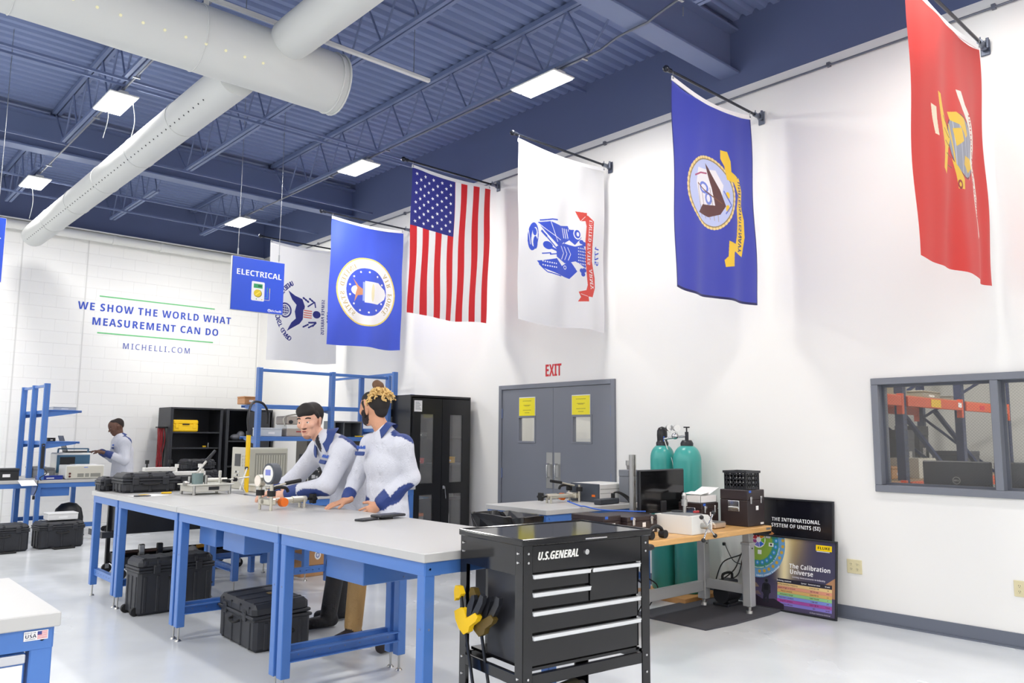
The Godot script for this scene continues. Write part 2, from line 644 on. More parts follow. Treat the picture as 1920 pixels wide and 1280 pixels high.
func fabric_duct(called, label, a: Vector3, b: Vector3, r: float, seams: int, seed_: int):
	var t = thing(called, label, "duct")
	var d = (b - a).normalized()
	var g = G.new()
	var up = Vector3.UP
	var side = d.cross(up)
	var len = (b - a).length()
	var n = int(len / 0.12)
	var fn = FastNoiseLite.new()
	fn.seed = seed_
	fn.frequency = 1.2
	var rings = []
	for i in n + 1:
		var s = len * i / n
		var ring = []
		var edge: float = min(s, len - s)
		var rr: float = r * (1.0 if edge > 0.12 else 0.985)
		for k in 28:
			var th = TAU * k / 28
			var w: float = 1.0 + 0.012 * fn.get_noise_3d(s * 1.6, cos(th) * 2, sin(th) * 2)
			ring.append(a + d * s + (side * cos(th) + up * sin(th)) * rr * w)
		rings.append(ring)
	for i in n:
		for k in 28:
			g.quad(rings[i][k], rings[i][(k + 1) % 28], rings[i + 1][(k + 1) % 28], rings[i + 1][k], a + d * (len * (i + 0.5) / n), 1)
	obj("sleeve", g, mats["duct_fabric"], t)
	for e in [[b, d, rings[n]], [a, -d, rings[0]]]:
		var cap = G.new()
		for k in 28:
			var p: Vector3 = e[2][k]
			var q: Vector3 = e[2][(k + 1) % 28]
			var p2: Vector3 = e[0] + (p - e[0]) * 0.8 + e[1] * r * 0.14
			var q2: Vector3 = e[0] + (q - e[0]) * 0.8 + e[1] * r * 0.14
			cap.quad(p, q, q2, p2, e[0] - e[1], 2)
			cap.tri(p2, q2, e[0] + e[1] * r * 0.2, e[0] - e[1], 2)
		obj("end_cap", cap, mats["duct_fabric"], t)
	for k in seams:
		var s = len * (k + 1.0) / (seams + 1.0)
		var ring = []
		for i in 29:
			ring.append(a + d * s + (side * cos(TAU * i / 28) + up * sin(TAU * i / 28)) * r * 1.006)
		obj("seam", G.new().tube(ring, 0.005, 5), mats["duct_fabric"], t)
	return t


func ducts():
	var z = -6.05
	var yc = 4.59
	var r = 0.262
	var main = fabric_duct("fabric_duct", "wide white fabric air duct crossing under the ceiling", Vector3(-9.0, yc, z), Vector3(3.36, yc, z), r, 9, 2)
	# double hem at the closed end
	for e in [3.3, 3.36]:
		var ring = []
		for i in 29:
			ring.append(Vector3(e, yc + sin(TAU * i / 28) * r * 1.01, z + cos(TAU * i / 28) * r * 1.01))
		obj("hem", G.new().tube(ring, 0.009, 6), mats["duct_fabric"], main)
	var hole = mat("vent_hole", c8(250, 246, 205), 0.7)
	for k in 60:
		var x = 2.582 - k * 0.1525
		var th = deg_to_rad(-31.5)
		var p = Vector3(x, yc + sin(th) * r * 1.0, z + cos(th) * r * 1.0)
		var nn = Vector3(0, sin(th), cos(th))
		obj("vent_hole", G.new().cyl(p, p + nn * 0.004, 0.011, -1, 8), hole, main)
	var br = fabric_duct("branch_duct", "narrow white fabric duct branch running toward the lettered wall", Vector3(2.57, 4.5, z - 0.25), Vector3(2.57, 4.5, -13.72), 0.168, 5, 5)
	var dark = mat("vent_slot", c8(60, 62, 66), 0.8)
	for k in 60:
		var zz = -6.7 - k * 0.115
		var th = deg_to_rad(223.0)
		var p = Vector3(2.57 + cos(th) * 0.168, 4.5 + sin(th) * 0.168, zz)
		var nn = Vector3(cos(th), sin(th), 0)
		obj("vent_hole", G.new().cyl(p, p + nn * 0.004, 0.008, -1, 6), dark, br)
	fabric_duct("branch_duct", "narrow white fabric duct branch running toward the near ceiling", Vector3(2.8, 4.72, z + 0.23), Vector3(2.8, 4.72, 6.0), 0.168, 6, 8)
	# hanging track of the duct
	var t = thing("duct_track", "white suspension rail hanging above the wide duct", "rail")
	obj("rail", G.new().bb(-8.9, 4.44, 4.985, 5.02, -6.155, -6.115, 0.004), mats["white_plastic"], t)
	for x in [4.25, 2.55, 0.9, -0.9, -2.7]:
		obj("hanger_wire", G.new().cyl(Vector3(x, 5.02, -6.135), Vector3(x, 5.72, -6.135), 0.004, -1, 5), mats["zinc"], t)
	for x in [3.2, 2.2, 1.4, 0.4]:
		obj("clip", G.new().bb(x, x + 0.04, 4.84, 4.985, -6.14, -6.13), mats["white_plastic"], t)
	for w in [[Vector3(2.2, 5.0, -8.75), Vector3(2.25, 4.64, -9.0), "slack wire from the near LED panel down to the narrow duct"], [Vector3(2.44, 5.0, -8.7), Vector3(2.5, 4.67, -8.9), "second fainter wire beside the slack one under the near LED panel"], [Vector3(2.28, 5.0, -12.58), Vector3(2.38, 4.61, -13.1), "wire from the far LED panel down to the duct end"]]:
		tag(obj("hanger_wire", G.new().hose([w[0], w[0].lerp(w[1], 0.5) + Vector3(0.03, 0, 0), w[1]], 0.005, 5), mats["zinc"]), w[2], "wire")


func cloth(w: float, h: float, ripple: float, phase: float, sag: float, lean: float, taper: float, curl := 0.0) -> ArrayMesh:
	# hangs from y 0 down to -h, x from 0 to w; uv as seen from +z
	var nx = 44
	var ny = 60
	var st = SurfaceTool.new()
	st.begin(Mesh.PRIMITIVE_TRIANGLES)
	st.set_smooth_group(0)
	for j in ny + 1:
		for i in nx + 1:
			var u = float(i) / nx
			var v = float(j) / ny
			var amp = ripple * (0.25 + 0.75 * v)
			var z = amp * (sin(u * 15.0 + phase + v * 1.2) * 0.6 + sin(u * 27.0 - phase * 2.0 + v * 2.5) * 0.28 + sin(u * 6.0 + phase * 3.0 - v * 2.0) * 0.9)
			z += ripple * 0.35 * sin(u * 9.0 + v * 11.0 + phase)
			var x = u * w * (1.0 - taper * v) + taper * v * w * 0.5 + lean * v * w
			var y = -v * h - sag * sin(PI * u) * (1.0 - v * 0.6) + 0.012 * sin(u * 8.0 + phase) * v
			if curl > 0.0:
				z += curl * pow(v, 1.3) * sin(u * PI * 1.35 + 0.2)
				x += curl * 0.35 * v * sin((u - 0.5) * PI) * -1.0
				y += curl * 0.9 * pow(v, 4.0) * pow(1.0 - u, 2.0)
			st.set_uv(Vector2(u, v))
			st.add_vertex(Vector3(x, y, z))
	for j in ny:
		for i in nx:
			var a = j * (nx + 1) + i
			for k in [a, a + 1, a + nx + 2, a, a + nx + 2, a + nx + 1]:
				st.add_index(k)
	st.generate_normals()
	return st.commit()


func flag(z: float, y: float, x0: float, w: float, h: float, pic: Pic, key: String, label: String, header: Color, o := {}):
	var t = thing("flag", label, "flag", Vector3(0, 0, z), 0.0, "flags hung from wall poles")
	var m = pmat("cloth_" + key, pic, 0.55, {"backlight_enabled": true, "backlight": c8(150, 150, 150), "rim_enabled": true, "rim": 0.2})
	m.cull_mode = BaseMaterial3D.CULL_DISABLED
	var c = obj("cloth", cloth(w, h, o.get("ripple", 0.02), o.get("phase", 0.0), o.get("sag", 0.035), o.get("lean", 0.0), o.get("taper", 0.0), o.get("curl", 0.0)), m, t)
	c.position = Vector3(x0, y - 0.075, 0)
	var hg = G.new()
	for i in 22:
		var u0 = i / 22.0
		var u1 = (i + 1) / 22.0
		var s: float = o.get("sag", 0.035)
		hg.bar(Vector3(x0 + u0 * w, y - 0.055 - s * sin(PI * u0), 0), Vector3(x0 + u1 * w, y - 0.055 - s * sin(PI * u1), 0), 0.006, 0.04)
	obj("header", hg, mat("header_" + key, header, 0.8), t)
	var pole: Material = mat("flag_pole", c8(40, 44, 54), 0.25, 0.4)
	obj("pole", G.new().cyl(Vector3(5.3, y, 0), Vector3(6.72, y, 0), 0.0125, -1, 12), pole, t)
	obj("finial", G.new().ball(Vector3(5.265, y, 0), Vector3(0.03, 0.03, 0.03), 12).cyl(Vector3(5.28, y, 0), Vector3(5.33, y, 0), 0.02, -1, 12), pole, t)
	for gx in [0.015, w - 0.015]:
		obj("grommet", G.new().cyl(Vector3(x0 + gx, y - 0.055, -0.008), Vector3(x0 + gx, y - 0.055, 0.008), 0.009, -1, 8).tube([Vector3(x0 + gx, y - 0.05, 0), Vector3(x0 + gx - 0.01, y - 0.02, 0.012), Vector3(x0 + gx, y + 0.012, 0.0)], 0.003, 5), mats["zinc"], t)
	var br = G.new()
	br.bb(6.785, 6.8, y - 0.07, y + 0.06, -0.035, 0.035, 0.008).cyl(Vector3(6.66, y, 0), Vector3(6.78, y, 0), 0.022, -1, 12)
	br.ball(Vector3(6.765, y, 0), Vector3(0.03, 0.035, 0.03), 10).cyl(Vector3(6.68, y, 0), Vector3(6.68, y + 0.045, 0), 0.005, -1, 6).cyl(Vector3(6.745, y - 0.03, 0.03), Vector3(6.745, y + 0.05, 0.03), 0.012, -1, 8)
	obj("bracket", br, mat("bracket_grey", c8(112, 118, 132), 0.35, 0.7), t)


func flags():
	var W = 440
	var H = 660
	var bold = sysfont(true, true)
	var sans = sysfont(false, true)
	var dn = Vector2(0, 1)
	var lf = Vector2(-1, 0)
	var V = func(u, v): return Vector2(u * W, v * H)
	# stars and stripes
	var p = Pic.new(W, H, c8(246, 246, 246))
	for k in range(0, 13, 2):
		p.rect(W * k / 13.0, 0, W / 13.0 + 1, H, c8(216, 36, 44))
	p.rect(0, 0, W * 7 / 13.0, H * 0.4, c8(44, 48, 132))
	for c in 9:
		var n = 6 if c % 2 == 0 else 5
		for k in n:
			p.star(W * 7 / 13.0 * (c + 1) / 10.0, H * 0.4 * ((k + 0.5) / 6.0 if n == 6 else (k + 1.0) / 6.0), 9.5, Color.WHITE, -PI / 2)
	flag(-7.77, 4.83, 5.39, 1.26, 1.8, p, "stripes", "striped flag of red, white and blue with a starred corner", Color.WHITE, {"ripple": 0.022, "phase": 0.7, "lean": -0.03, "sag": 0.03})
	# white flag with the blue trophy and red scroll
	p = Pic.new(W, H, c8(245, 245, 245))
	var bl = c8(50, 82, 205)
	var wt = c8(245, 245, 245)
	# blue trophy: flags above and below, cuirass, drum, cap and snake
	p.poly([V.call(0.2, 0.42), V.call(0.34, 0.39), V.call(0.46, 0.4), V.call(0.5, 0.49), V.call(0.44, 0.53)], bl)
	p.line([V.call(0.21, 0.425), V.call(0.46, 0.485)], 3, wt).line([V.call(0.22, 0.405), V.call(0.36, 0.375), V.call(0.42, 0.37)], 5, bl).line([V.call(0.34, 0.39), V.call(0.42, 0.5)], 3, wt)
	p.poly([V.call(0.46, 0.4), V.call(0.55, 0.39), V.call(0.6, 0.46), V.call(0.5, 0.5)], bl)
	for k in 4:
		p.line([V.call(0.48 + k * 0.025, 0.41), V.call(0.5 + k * 0.025, 0.47)], 4, wt)
	p.poly([V.call(0.56, 0.41), V.call(0.67, 0.405), V.call(0.7, 0.45), V.call(0.62, 0.5), V.call(0.55, 0.47)], bl).disc(W * 0.655, H * 0.43, 20, 22, wt).disc(W * 0.655, H * 0.43, 15, 17, bl).disc(W * 0.66, H * 0.43, 7, 9, wt)
	p.poly([V.call(0.4, 0.53), V.call(0.5, 0.5), V.call(0.62, 0.51), V.call(0.72, 0.49), V.call(0.78, 0.56), V.call(0.75, 0.63), V.call(0.62, 0.6), V.call(0.5, 0.62), V.call(0.4, 0.59)], bl)
	for k in 3:
		p.line([V.call(0.46 + k * 0.04, 0.52), V.call(0.49 + k * 0.04, 0.56), V.call(0.46 + k * 0.04, 0.6)], 3, wt)
	for r in 5:
		for q in 6:
			p.disc(W * (0.66 + 0.022 * r), H * (0.515 + 0.019 * q), 3, 3, wt, 8)
	p.line([V.call(0.27, 0.47), V.call(0.4, 0.54)], 5, bl).line([V.call(0.24, 0.46), V.call(0.3, 0.485)], 9, bl)
	p.disc(W * 0.31, H * 0.535, 22, 15, bl).line([V.call(0.32, 0.54), V.call(0.42, 0.555)], 9, bl).line([V.call(0.25, 0.59), V.call(0.34, 0.575), V.call(0.33, 0.585), V.call(0.42, 0.57)], 4, bl)
	p.disc(W * 0.155, H * 0.51, 24, 54, bl, 24, 0.12).disc(W * 0.17, H * 0.51, 14, 38, wt, 24, 0.12).disc(W * 0.18, H * 0.54, 10, 24, bl).disc(W * 0.17, H * 0.48, 9, 14, bl)
	p.line([V.call(0.1, 0.46), V.call(0.13, 0.56)], 3, wt)
	p.poly([V.call(0.2, 0.64), V.call(0.4, 0.6), V.call(0.46, 0.64), V.call(0.56, 0.6), V.call(0.64, 0.66), V.call(0.55, 0.71), V.call(0.4, 0.69), V.call(0.25, 0.67)], bl)
	for k in 14:
		p.disc(W * (0.26 + 0.022 * (k % 7)), H * (0.632 + 0.022 * (k / 7)), 3.2, 3.2, wt, 8)
	p.line([V.call(0.22, 0.655), V.call(0.3, 0.69), V.call(0.45, 0.7)], 4, bl).disc(W * 0.5, H * 0.645, 8, 8, wt).disc(W * 0.5, H * 0.645, 5, 5, bl)
	for k in [[0.7, 0.475], [0.735, 0.485], [0.7, 0.65], [0.735, 0.645], [0.72, 0.67]]:
		p.disc(W * k[0], H * k[1], 12, 9, bl)
	# red scroll
	var rd = c8(226, 72, 60)
	var sc = [V.call(0.7, 0.315), V.call(0.79, 0.3), V.call(0.86, 0.33), V.call(0.84, 0.48), V.call(0.835, 0.58), V.call(0.88, 0.68), V.call(0.88, 0.74), V.call(0.84, 0.8), V.call(0.74, 0.8), V.call(0.78, 0.73), V.call(0.77, 0.68), V.call(0.75, 0.58), V.call(0.75, 0.46), V.call(0.77, 0.37), V.call(0.76, 0.34)]
	p.poly(sc, rd).poly([V.call(0.64, 0.29), V.call(0.78, 0.285), V.call(0.78, 0.335), V.call(0.7, 0.345), V.call(0.67, 0.32)], rd).poly([V.call(0.66, 0.78), V.call(0.78, 0.76), V.call(0.79, 0.83), V.call(0.65, 0.84), V.call(0.69, 0.81)], rd)
	p.line([V.call(0.7, 0.345), V.call(0.76, 0.31)], 2, wt).line([V.call(0.69, 0.79), V.call(0.78, 0.8)], 2, wt)
	p.text("UNITED", V.call(0.815, 0.395), 23, wt, bold, Vector2(-0.1, 1).normalized(), lf).text("STATES", V.call(0.795, 0.54), 23, wt, bold, dn, lf).text("ARMY", V.call(0.83, 0.69), 27, wt, bold, Vector2(0.12, 1).normalized(), lf)
	p.text("1775", V.call(0.905, 0.54), 36, bl, sans, dn, lf)
	flag(-5.81, 4.6, 5.34, 1.35, 1.85, p, "trophy", "white flag with a blue armour trophy and a red scroll", Color.WHITE, {"ripple": 0.02, "phase": 2.1, "taper": 0.03, "sag": 0.04, "lean": 0.015})
	# blue flag with the ship and eagle in a rope oval
	p = Pic.new(W, H, c8(62, 72, 178))
	var gold = c8(240, 202, 60)
	p.disc(W * 0.45, H * 0.460, 122, 126, c8(214, 190, 120), 40).disc(W * 0.45, H * 0.460, 114, 118, c8(150, 130, 90), 40).disc(W * 0.45, H * 0.460, 110, 114, c8(190, 202, 240), 40)
	for k in 44:
		var a = TAU * k / 44
		p.disc(W * 0.45 + cos(a) * 118, H * 0.460 + sin(a) * 122, 5, 7, c8(236, 214, 150), 8, a)
	p.poly([V.call(0.3, 0.350), V.call(0.52, 0.330), V.call(0.6, 0.400), V.call(0.55, 0.550), V.call(0.4, 0.570), V.call(0.32, 0.530), V.call(0.28, 0.430)], c8(236, 236, 242))
	for k in 5:
		p.line([V.call(0.3 + k * 0.05, 0.43), V.call(0.34 + k * 0.05, 0.6)], 3, c8(170, 160, 160))
	p.poly([V.call(0.4, 0.310), V.call(0.44, 0.330), V.call(0.56, 0.430), V.call(0.62, 0.510), V.call(0.56, 0.560), V.call(0.42, 0.590), V.call(0.3, 0.580), V.call(0.36, 0.530), V.call(0.5, 0.520), V.call(0.47, 0.430)], c8(96, 62, 62))
	p.disc(W * 0.38, H * 0.440, 24, 20, c8(110, 130, 215)).disc(W * 0.38, H * 0.440, 15, 12, c8(230, 232, 245)).disc(W * 0.43, H * 0.490, 16, 22, c8(120, 140, 215)).disc(W * 0.43, H * 0.490, 8, 13, c8(235, 236, 246))
	p.line([V.call(0.3, 0.430), V.call(0.58, 0.500)], 4, c8(120, 80, 60)).disc(W * 0.64, H * 0.450, 9, 12, gold).disc(W * 0.64, H * 0.520, 9, 12, gold).line([V.call(0.26, 0.400), V.call(0.34, 0.370), V.call(0.42, 0.360)], 5, c8(170, 80, 120))
	p.line([V.call(0.6, 0.430), V.call(0.68, 0.500), V.call(0.62, 0.550)], 5, c8(100, 120, 205))
	sc = [V.call(0.7, 0.365), V.call(0.78, 0.341), V.call(0.83, 0.412), V.call(0.83, 0.484), V.call(0.87, 0.555), V.call(0.87, 0.650), V.call(0.82, 0.757), V.call(0.72, 0.734), V.call(0.76, 0.650), V.call(0.77, 0.579), V.call(0.75, 0.507), V.call(0.77, 0.436)]
	p.poly(sc, gold).poly([V.call(0.58, 0.210), V.call(0.66, 0.210), V.call(0.69, 0.258), V.call(0.69, 0.317), V.call(0.76, 0.341), V.call(0.73, 0.377), V.call(0.64, 0.365), V.call(0.62, 0.293), V.call(0.58, 0.258)], gold).poly([V.call(0.66, 0.686), V.call(0.76, 0.698), V.call(0.72, 0.745), V.call(0.71, 0.817), V.call(0.62, 0.829), V.call(0.61, 0.793), V.call(0.65, 0.769)], gold)
	p.text("UNITED", V.call(0.795, 0.430), 25, c8(44, 52, 120), sans, Vector2(0.12, 1).normalized(), lf).text("STATES", V.call(0.815, 0.561), 24, c8(44, 52, 120), sans, dn, lf).text("NAVY", V.call(0.805, 0.680), 28, c8(44, 52, 120), sans, Vector2(-0.14, 1).normalized(), lf)
	p.rect(0, H - 8, W, 8, c8(34, 38, 90)).rect(0, 0, 5, H, c8(44, 50, 120)).rect(W - 5, 0, 5, H, c8(44, 50, 120))
	flag(-3.88, 4.61, 5.34, 1.25, 1.79, p, "ship", "blue flag with a rope oval of ship and eagle and a yellow scroll", Color.WHITE, {"ripple": 0.022, "phase": 3.3, "sag": 0.07})
	# blue flag with the white ring, shield and eagle
	p = Pic.new(W, H, c8(66, 92, 214))
	p.disc(W * 0.5, H * 0.54, 182, 190, c8(236, 216, 120), 48).disc(W * 0.5, H * 0.54, 174, 182, c8(246, 246, 244), 48).disc(W * 0.5, H * 0.54, 126, 132, c8(66, 92, 214), 48)
	for k in 13:
		var a = TAU * k / 13
		p.disc(W * 0.5 + cos(a) * 108, H * 0.54 + sin(a) * 113, 6, 6, wt, 8)
	p.poly([V.call(0.47, 0.45), V.call(0.66, 0.45), V.call(0.76, 0.5), V.call(0.78, 0.54), V.call(0.76, 0.58), V.call(0.66, 0.63), V.call(0.47, 0.63)], wt)
	p.poly([V.call(0.44, 0.46), V.call(0.47, 0.46), V.call(0.47, 0.62), V.call(0.44, 0.62)], c8(160, 180, 235)).disc(W * 0.35, H * 0.54, 32, 26, wt)
	p.poly([V.call(0.3, 0.44), V.call(0.38, 0.5), V.call(0.44, 0.52), V.call(0.44, 0.57), V.call(0.37, 0.58), V.call(0.32, 0.64), V.call(0.34, 0.56), V.call(0.36, 0.52)], c8(214, 150, 110))
	p.disc(W * 0.58, H * 0.54, 10, 50, c8(236, 230, 190))
	var ctr: Vector2 = V.call(0.5, 0.54)
	p.arc("UNITED STATES", ctr, 150, deg_to_rad(238), deg_to_rad(122), 34, c8(190, 170, 110), bold, true)
	p.arc("AIR FORCE", ctr, 150, deg_to_rad(-42), deg_to_rad(42), 34, c8(190, 170, 110), bold, true, true)
	flag(-9.75, 4.6, 5.43, 1.2, 1.76, p, "ring", "royal blue flag with a white ring around a shield", Color.WHITE, {"ripple": 0.026, "phase": 4.4, "sag": 0.035})
	# white flag with the dark blue eagle
	p = Pic.new(W, H, c8(244, 244, 244))
	var nv = c8(44, 50, 130)
	p.poly([V.call(0.28, 0.38), V.call(0.38, 0.42), V.call(0.48, 0.44), V.call(0.52, 0.5), V.call(0.5, 0.62), V.call(0.46, 0.66), V.call(0.28, 0.74), V.call(0.34, 0.66), V.call(0.4, 0.62), V.call(0.38, 0.56), V.call(0.4, 0.5), V.call(0.34, 0.46)], nv)
	p.rect(W * 0.46, H * 0.53, W * 0.17, H * 0.075, c8(240, 240, 240))
	for k in 4:
		p.rect(W * 0.51, H * (0.532 + 0.02 * k), W * 0.12, H * 0.01, c8(222, 110, 100))
	p.rect(W * 0.46, H * 0.53, W * 0.045, H * 0.075, nv).disc(W * 0.24, H * 0.56, 42, 44, nv).disc(W * 0.24, H * 0.56, 33, 35, wt).disc(W * 0.24, H * 0.56, 27, 29, nv)
	for k in 4:
		p.line([Vector2(W * 0.24 - 22, H * 0.53 + 14 * k), Vector2(W * 0.24 + 22, H * 0.53 + 14 * k)], 3, wt).line([Vector2(W * 0.2 + 12 * k, H * 0.52), Vector2(W * 0.2 + 12 * k, H * 0.6)], 3, wt)
	p.disc(W * 0.7, H * 0.56, 26, 22, nv).line([V.call(0.56, 0.5), V.call(0.66, 0.45), V.call(0.68, 0.5)], 8, nv).line([V.call(0.58, 0.64), V.call(0.7, 0.63), V.call(0.64, 0.67)], 10, nv)
	for k in 6:
		p.disc(W * (0.5 + 0.03 * k), H * (0.43 + 0.012 * (k % 3)), 9, 6, nv, 10, 0.5).disc(W * (0.52 + 0.025 * k), H * (0.68 - 0.01 * (k % 3)), 9, 5, nv, 10, -0.5)
	ctr = V.call(0.55, 0.56)
	p.arc("UNITED STATES", ctr, 188, deg_to_rad(238), deg_to_rad(198), 38, nv, sans, true)
	p.arc("COAST GUARD", ctr, 188, deg_to_rad(172), deg_to_rad(122), 38, nv, sans, true)
	p.text("SEMPER PARATUS", V.call(0.79, 0.58), 25, nv, sans, dn, lf).text("1790", V.call(0.87, 0.58), 32, nv, sans, dn, lf)
	flag(-11.68, 4.6, 5.44, 1.22, 1.85, p, "eagle", "white flag with a dark blue eagle behind the hanging sign", Color.WHITE, {"ripple": 0.02, "phase": 5.2, "sag": 0.03})
	# red flag with the gold globe and anchor
	p = Pic.new(W, H, c8(214, 44, 38))
	var gd = c8(238, 196, 50)
	p.disc(W * 0.590, H * 0.480, 84, 86, c8(120, 20, 22), 36).disc(W * 0.590, H * 0.480, 80, 82, c8(150, 154, 168), 36)
	for k in 5:
		p.line([Vector2(W * (0.48 + 0.07 * k), H * 0.360), Vector2(W * (0.48 + 0.07 * k), H * 0.600)], 3, c8(200, 204, 214))
	p.poly([V.call(0.590, 0.520), V.call(0.710, 0.510), V.call(0.750, 0.540), V.call(0.650, 0.580), V.call(0.570, 0.560)], gd).poly([V.call(0.470, 0.430), V.call(0.570, 0.410), V.call(0.590, 0.460), V.call(0.490, 0.500)], gd)
	p.poly([V.call(0.300, 0.320), V.call(0.340, 0.320), V.call(0.390, 0.420), V.call(0.430, 0.480), V.call(0.390, 0.530), V.call(0.330, 0.640), V.call(0.300, 0.620), V.call(0.340, 0.530), V.call(0.330, 0.440)], gd)
	for k in 5:
		p.line([V.call(0.36, 0.4 + k * 0.05), V.call(0.42, 0.44 + k * 0.04)], 3, c8(120, 90, 20))
	p.poly([V.call(0.430, 0.370), V.call(0.530, 0.350), V.call(0.630, 0.360), V.call(0.670, 0.420), V.call(0.630, 0.440), V.call(0.550, 0.400), V.call(0.450, 0.400)], gd).poly([V.call(0.430, 0.560), V.call(0.490, 0.580), V.call(0.570, 0.620), V.call(0.570, 0.660), V.call(0.490, 0.670), V.call(0.470, 0.620)], gd)
	p.disc(W * 0.510, H * 0.650, 12, 12, c8(150, 30, 24)).disc(W * 0.510, H * 0.650, 6, 6, gd).line([V.call(0.430, 0.420), V.call(0.470, 0.580)], 6, gd)
	p.poly([V.call(0.210, 0.390), V.call(0.270, 0.390), V.call(0.270, 0.430), V.call(0.280, 0.500), V.call(0.240, 0.500), V.call(0.220, 0.440)], c8(240, 224, 196))
	sc = [V.call(0.560, 0.250), V.call(0.640, 0.240), V.call(0.680, 0.290), V.call(0.760, 0.330), V.call(0.840, 0.390), V.call(0.850, 0.440), V.call(0.800, 0.510), V.call(0.850, 0.570), V.call(0.850, 0.650), V.call(0.800, 0.750), V.call(0.820, 0.810), V.call(0.760, 0.830), V.call(0.780, 0.770), V.call(0.770, 0.690), V.call(0.780, 0.590), V.call(0.720, 0.520), V.call(0.750, 0.430), V.call(0.700, 0.370), V.call(0.620, 0.320), V.call(0.580, 0.280)]
	p.poly(sc, c8(244, 240, 228))
	p.text("UNITED", V.call(0.765, 0.390), 24, c8(190, 40, 36), bold, Vector2(0.25, 1).normalized(), Vector2(-1, 0.25).normalized()).text("STATES", V.call(0.795, 0.535), 24, c8(190, 40, 36), bold, Vector2(0.08, 1).normalized(), lf).text("MARINE", V.call(0.812, 0.680), 22, c8(190, 40, 36), bold, Vector2(-0.06, 1).normalized(), lf)
	flag(-1.915, 4.6, 5.26, 1.38, 1.86, p, "globe", "red flag with a gold eagle, globe and anchor", Color.WHITE, {"ripple": 0.024, "phase": 4.0, "sag": 0.06, "curl": 0.02})


func back_wall_things():
	var blue = mat("vinyl_blue", c8(54, 84, 196), 0.6)
	var green = mat("vinyl_green", c8(110, 205, 135), 0.6)
	var t = thing("wall_lettering", "blue and green vinyl slogan lettering on the white block wall", "lettering", Vector3(0, 0, -14.896))
	var f = sysfont(false, true)
	var fl = sysfont(false, false)
	lettering("slogan_line", "WE SHOW THE WORLD WHAT", 0.18, Transform3D(Basis(), Vector3(4.865, 3.68, 0)), blue, t, f, 5, 0.97)
	lettering("slogan_line", "MEASUREMENT CAN DO", 0.18, Transform3D(Basis(), Vector3(4.865, 3.43, 0)), blue, t, f, 5, 0.97)
	obj("green_line", G.new().bb(3.856, 5.874, 3.868, 3.888, 0, 0.003), green, t)
	obj("green_line", G.new().bb(3.856, 5.874, 3.228, 3.248, 0, 0.003), green, t)
	lettering("web_address", "MICHELLI.COM", 0.14, Transform3D(Basis(), Vector3(4.87, 3.04, 0)), mat("vinyl_light_blue", c8(86, 104, 190), 0.6), t, fl, 11, 0.97)
	# hanging signs
	var p = Pic.new(400, 420, c8(44, 88, 220))
	p.text("ELECTRICAL", Vector2(205, 118), 62, Color.WHITE, f)
	p.poly([Vector2(150, 185), Vector2(156, 178), Vector2(244, 178), Vector2(250, 185), Vector2(250, 325), Vector2(244, 332), Vector2(156, 332), Vector2(150, 325)], c8(238, 240, 242)).rect(166, 196, 68, 34, c8(48, 160, 104)).rect(200, 206, 28, 12, c8(20, 90, 60))
	p.disc(200, 272, 31, 31, c8(90, 84, 60)).disc(198, 270, 29, 29, c8(226, 200, 40)).line([Vector2(182, 286), Vector2(216, 256)], 9, c8(250, 226, 90)).disc(190, 318, 4, 4, c8(60, 160, 90)).disc(232, 318, 4, 4, c8(220, 190, 60))
	p.line([Vector2(252, 318), Vector2(290, 318), Vector2(290, 240)], 3, c8(236, 226, 180)).line([Vector2(252, 300), Vector2(272, 300), Vector2(272, 230)], 3, c8(80, 190, 170)).line([Vector2(272, 250), Vector2(272, 215)], 5, c8(60, 170, 120)).line([Vector2(290, 260), Vector2(290, 220)], 5, c8(230, 210, 120))
	p.disc(292, 398, 12, 12, Color.WHITE).disc(292, 398, 8, 8, c8(44, 88, 220)).disc(292, 395, 4, 6, Color.WHITE).text("Michelli", Vector2(345, 399), 24, Color.WHITE, f)
	hanging_sign(Vector3(4.23, 3.02, -9.4), 0.69, 0.67, p, "electrical", "blue square hanging sign reading ELECTRICAL with a meter picture", [[-0.27, -9.4], [0.27, -9.4]])
	p = Pic.new(400, 420, c8(44, 88, 220))
	p.text("L", Vector2(366, 118), 62, Color.WHITE, f).text("Michelli", Vector2(345, 399), 24, Color.WHITE, f)
	hanging_sign(Vector3(1.16, 3.02, -9.4), 0.69, 0.67, p, "cut", "blue hanging sign cut off by the picture's edge", [[-0.27, -9.4], [0.27, -9.4]])


func hanging_sign(at: Vector3, w: float, h: float, pic: Pic, key: String, label: String, wires: Array):
	var t = thing("hanging_sign", label, "sign", at)
	obj("board", G.new().bb(-w / 2, w / 2, 0, h, -0.02, 0.014, 0.002), mats["white_plastic"], t)
	obj("face", sheet(Vector3(-w / 2 + 0.004, h - 0.004, 0.02), Vector3(w - 0.008, 0, 0), Vector3(0, -h + 0.008, 0)), pmat("sign_" + key, pic, 0.35), t)
	for a in wires:
		obj("hanger_wire", G.new().cyl(Vector3(a[0], h, 0), Vector3(a[0], 5.72 - at.y, 0), 0.0035, -1, 5), mats["zinc"], t)
		obj("turnbuckle", G.new().cyl(Vector3(a[0], h + 0.02, 0), Vector3(a[0], h + 0.1, 0), 0.009, -1, 6), mats["zinc"], t)


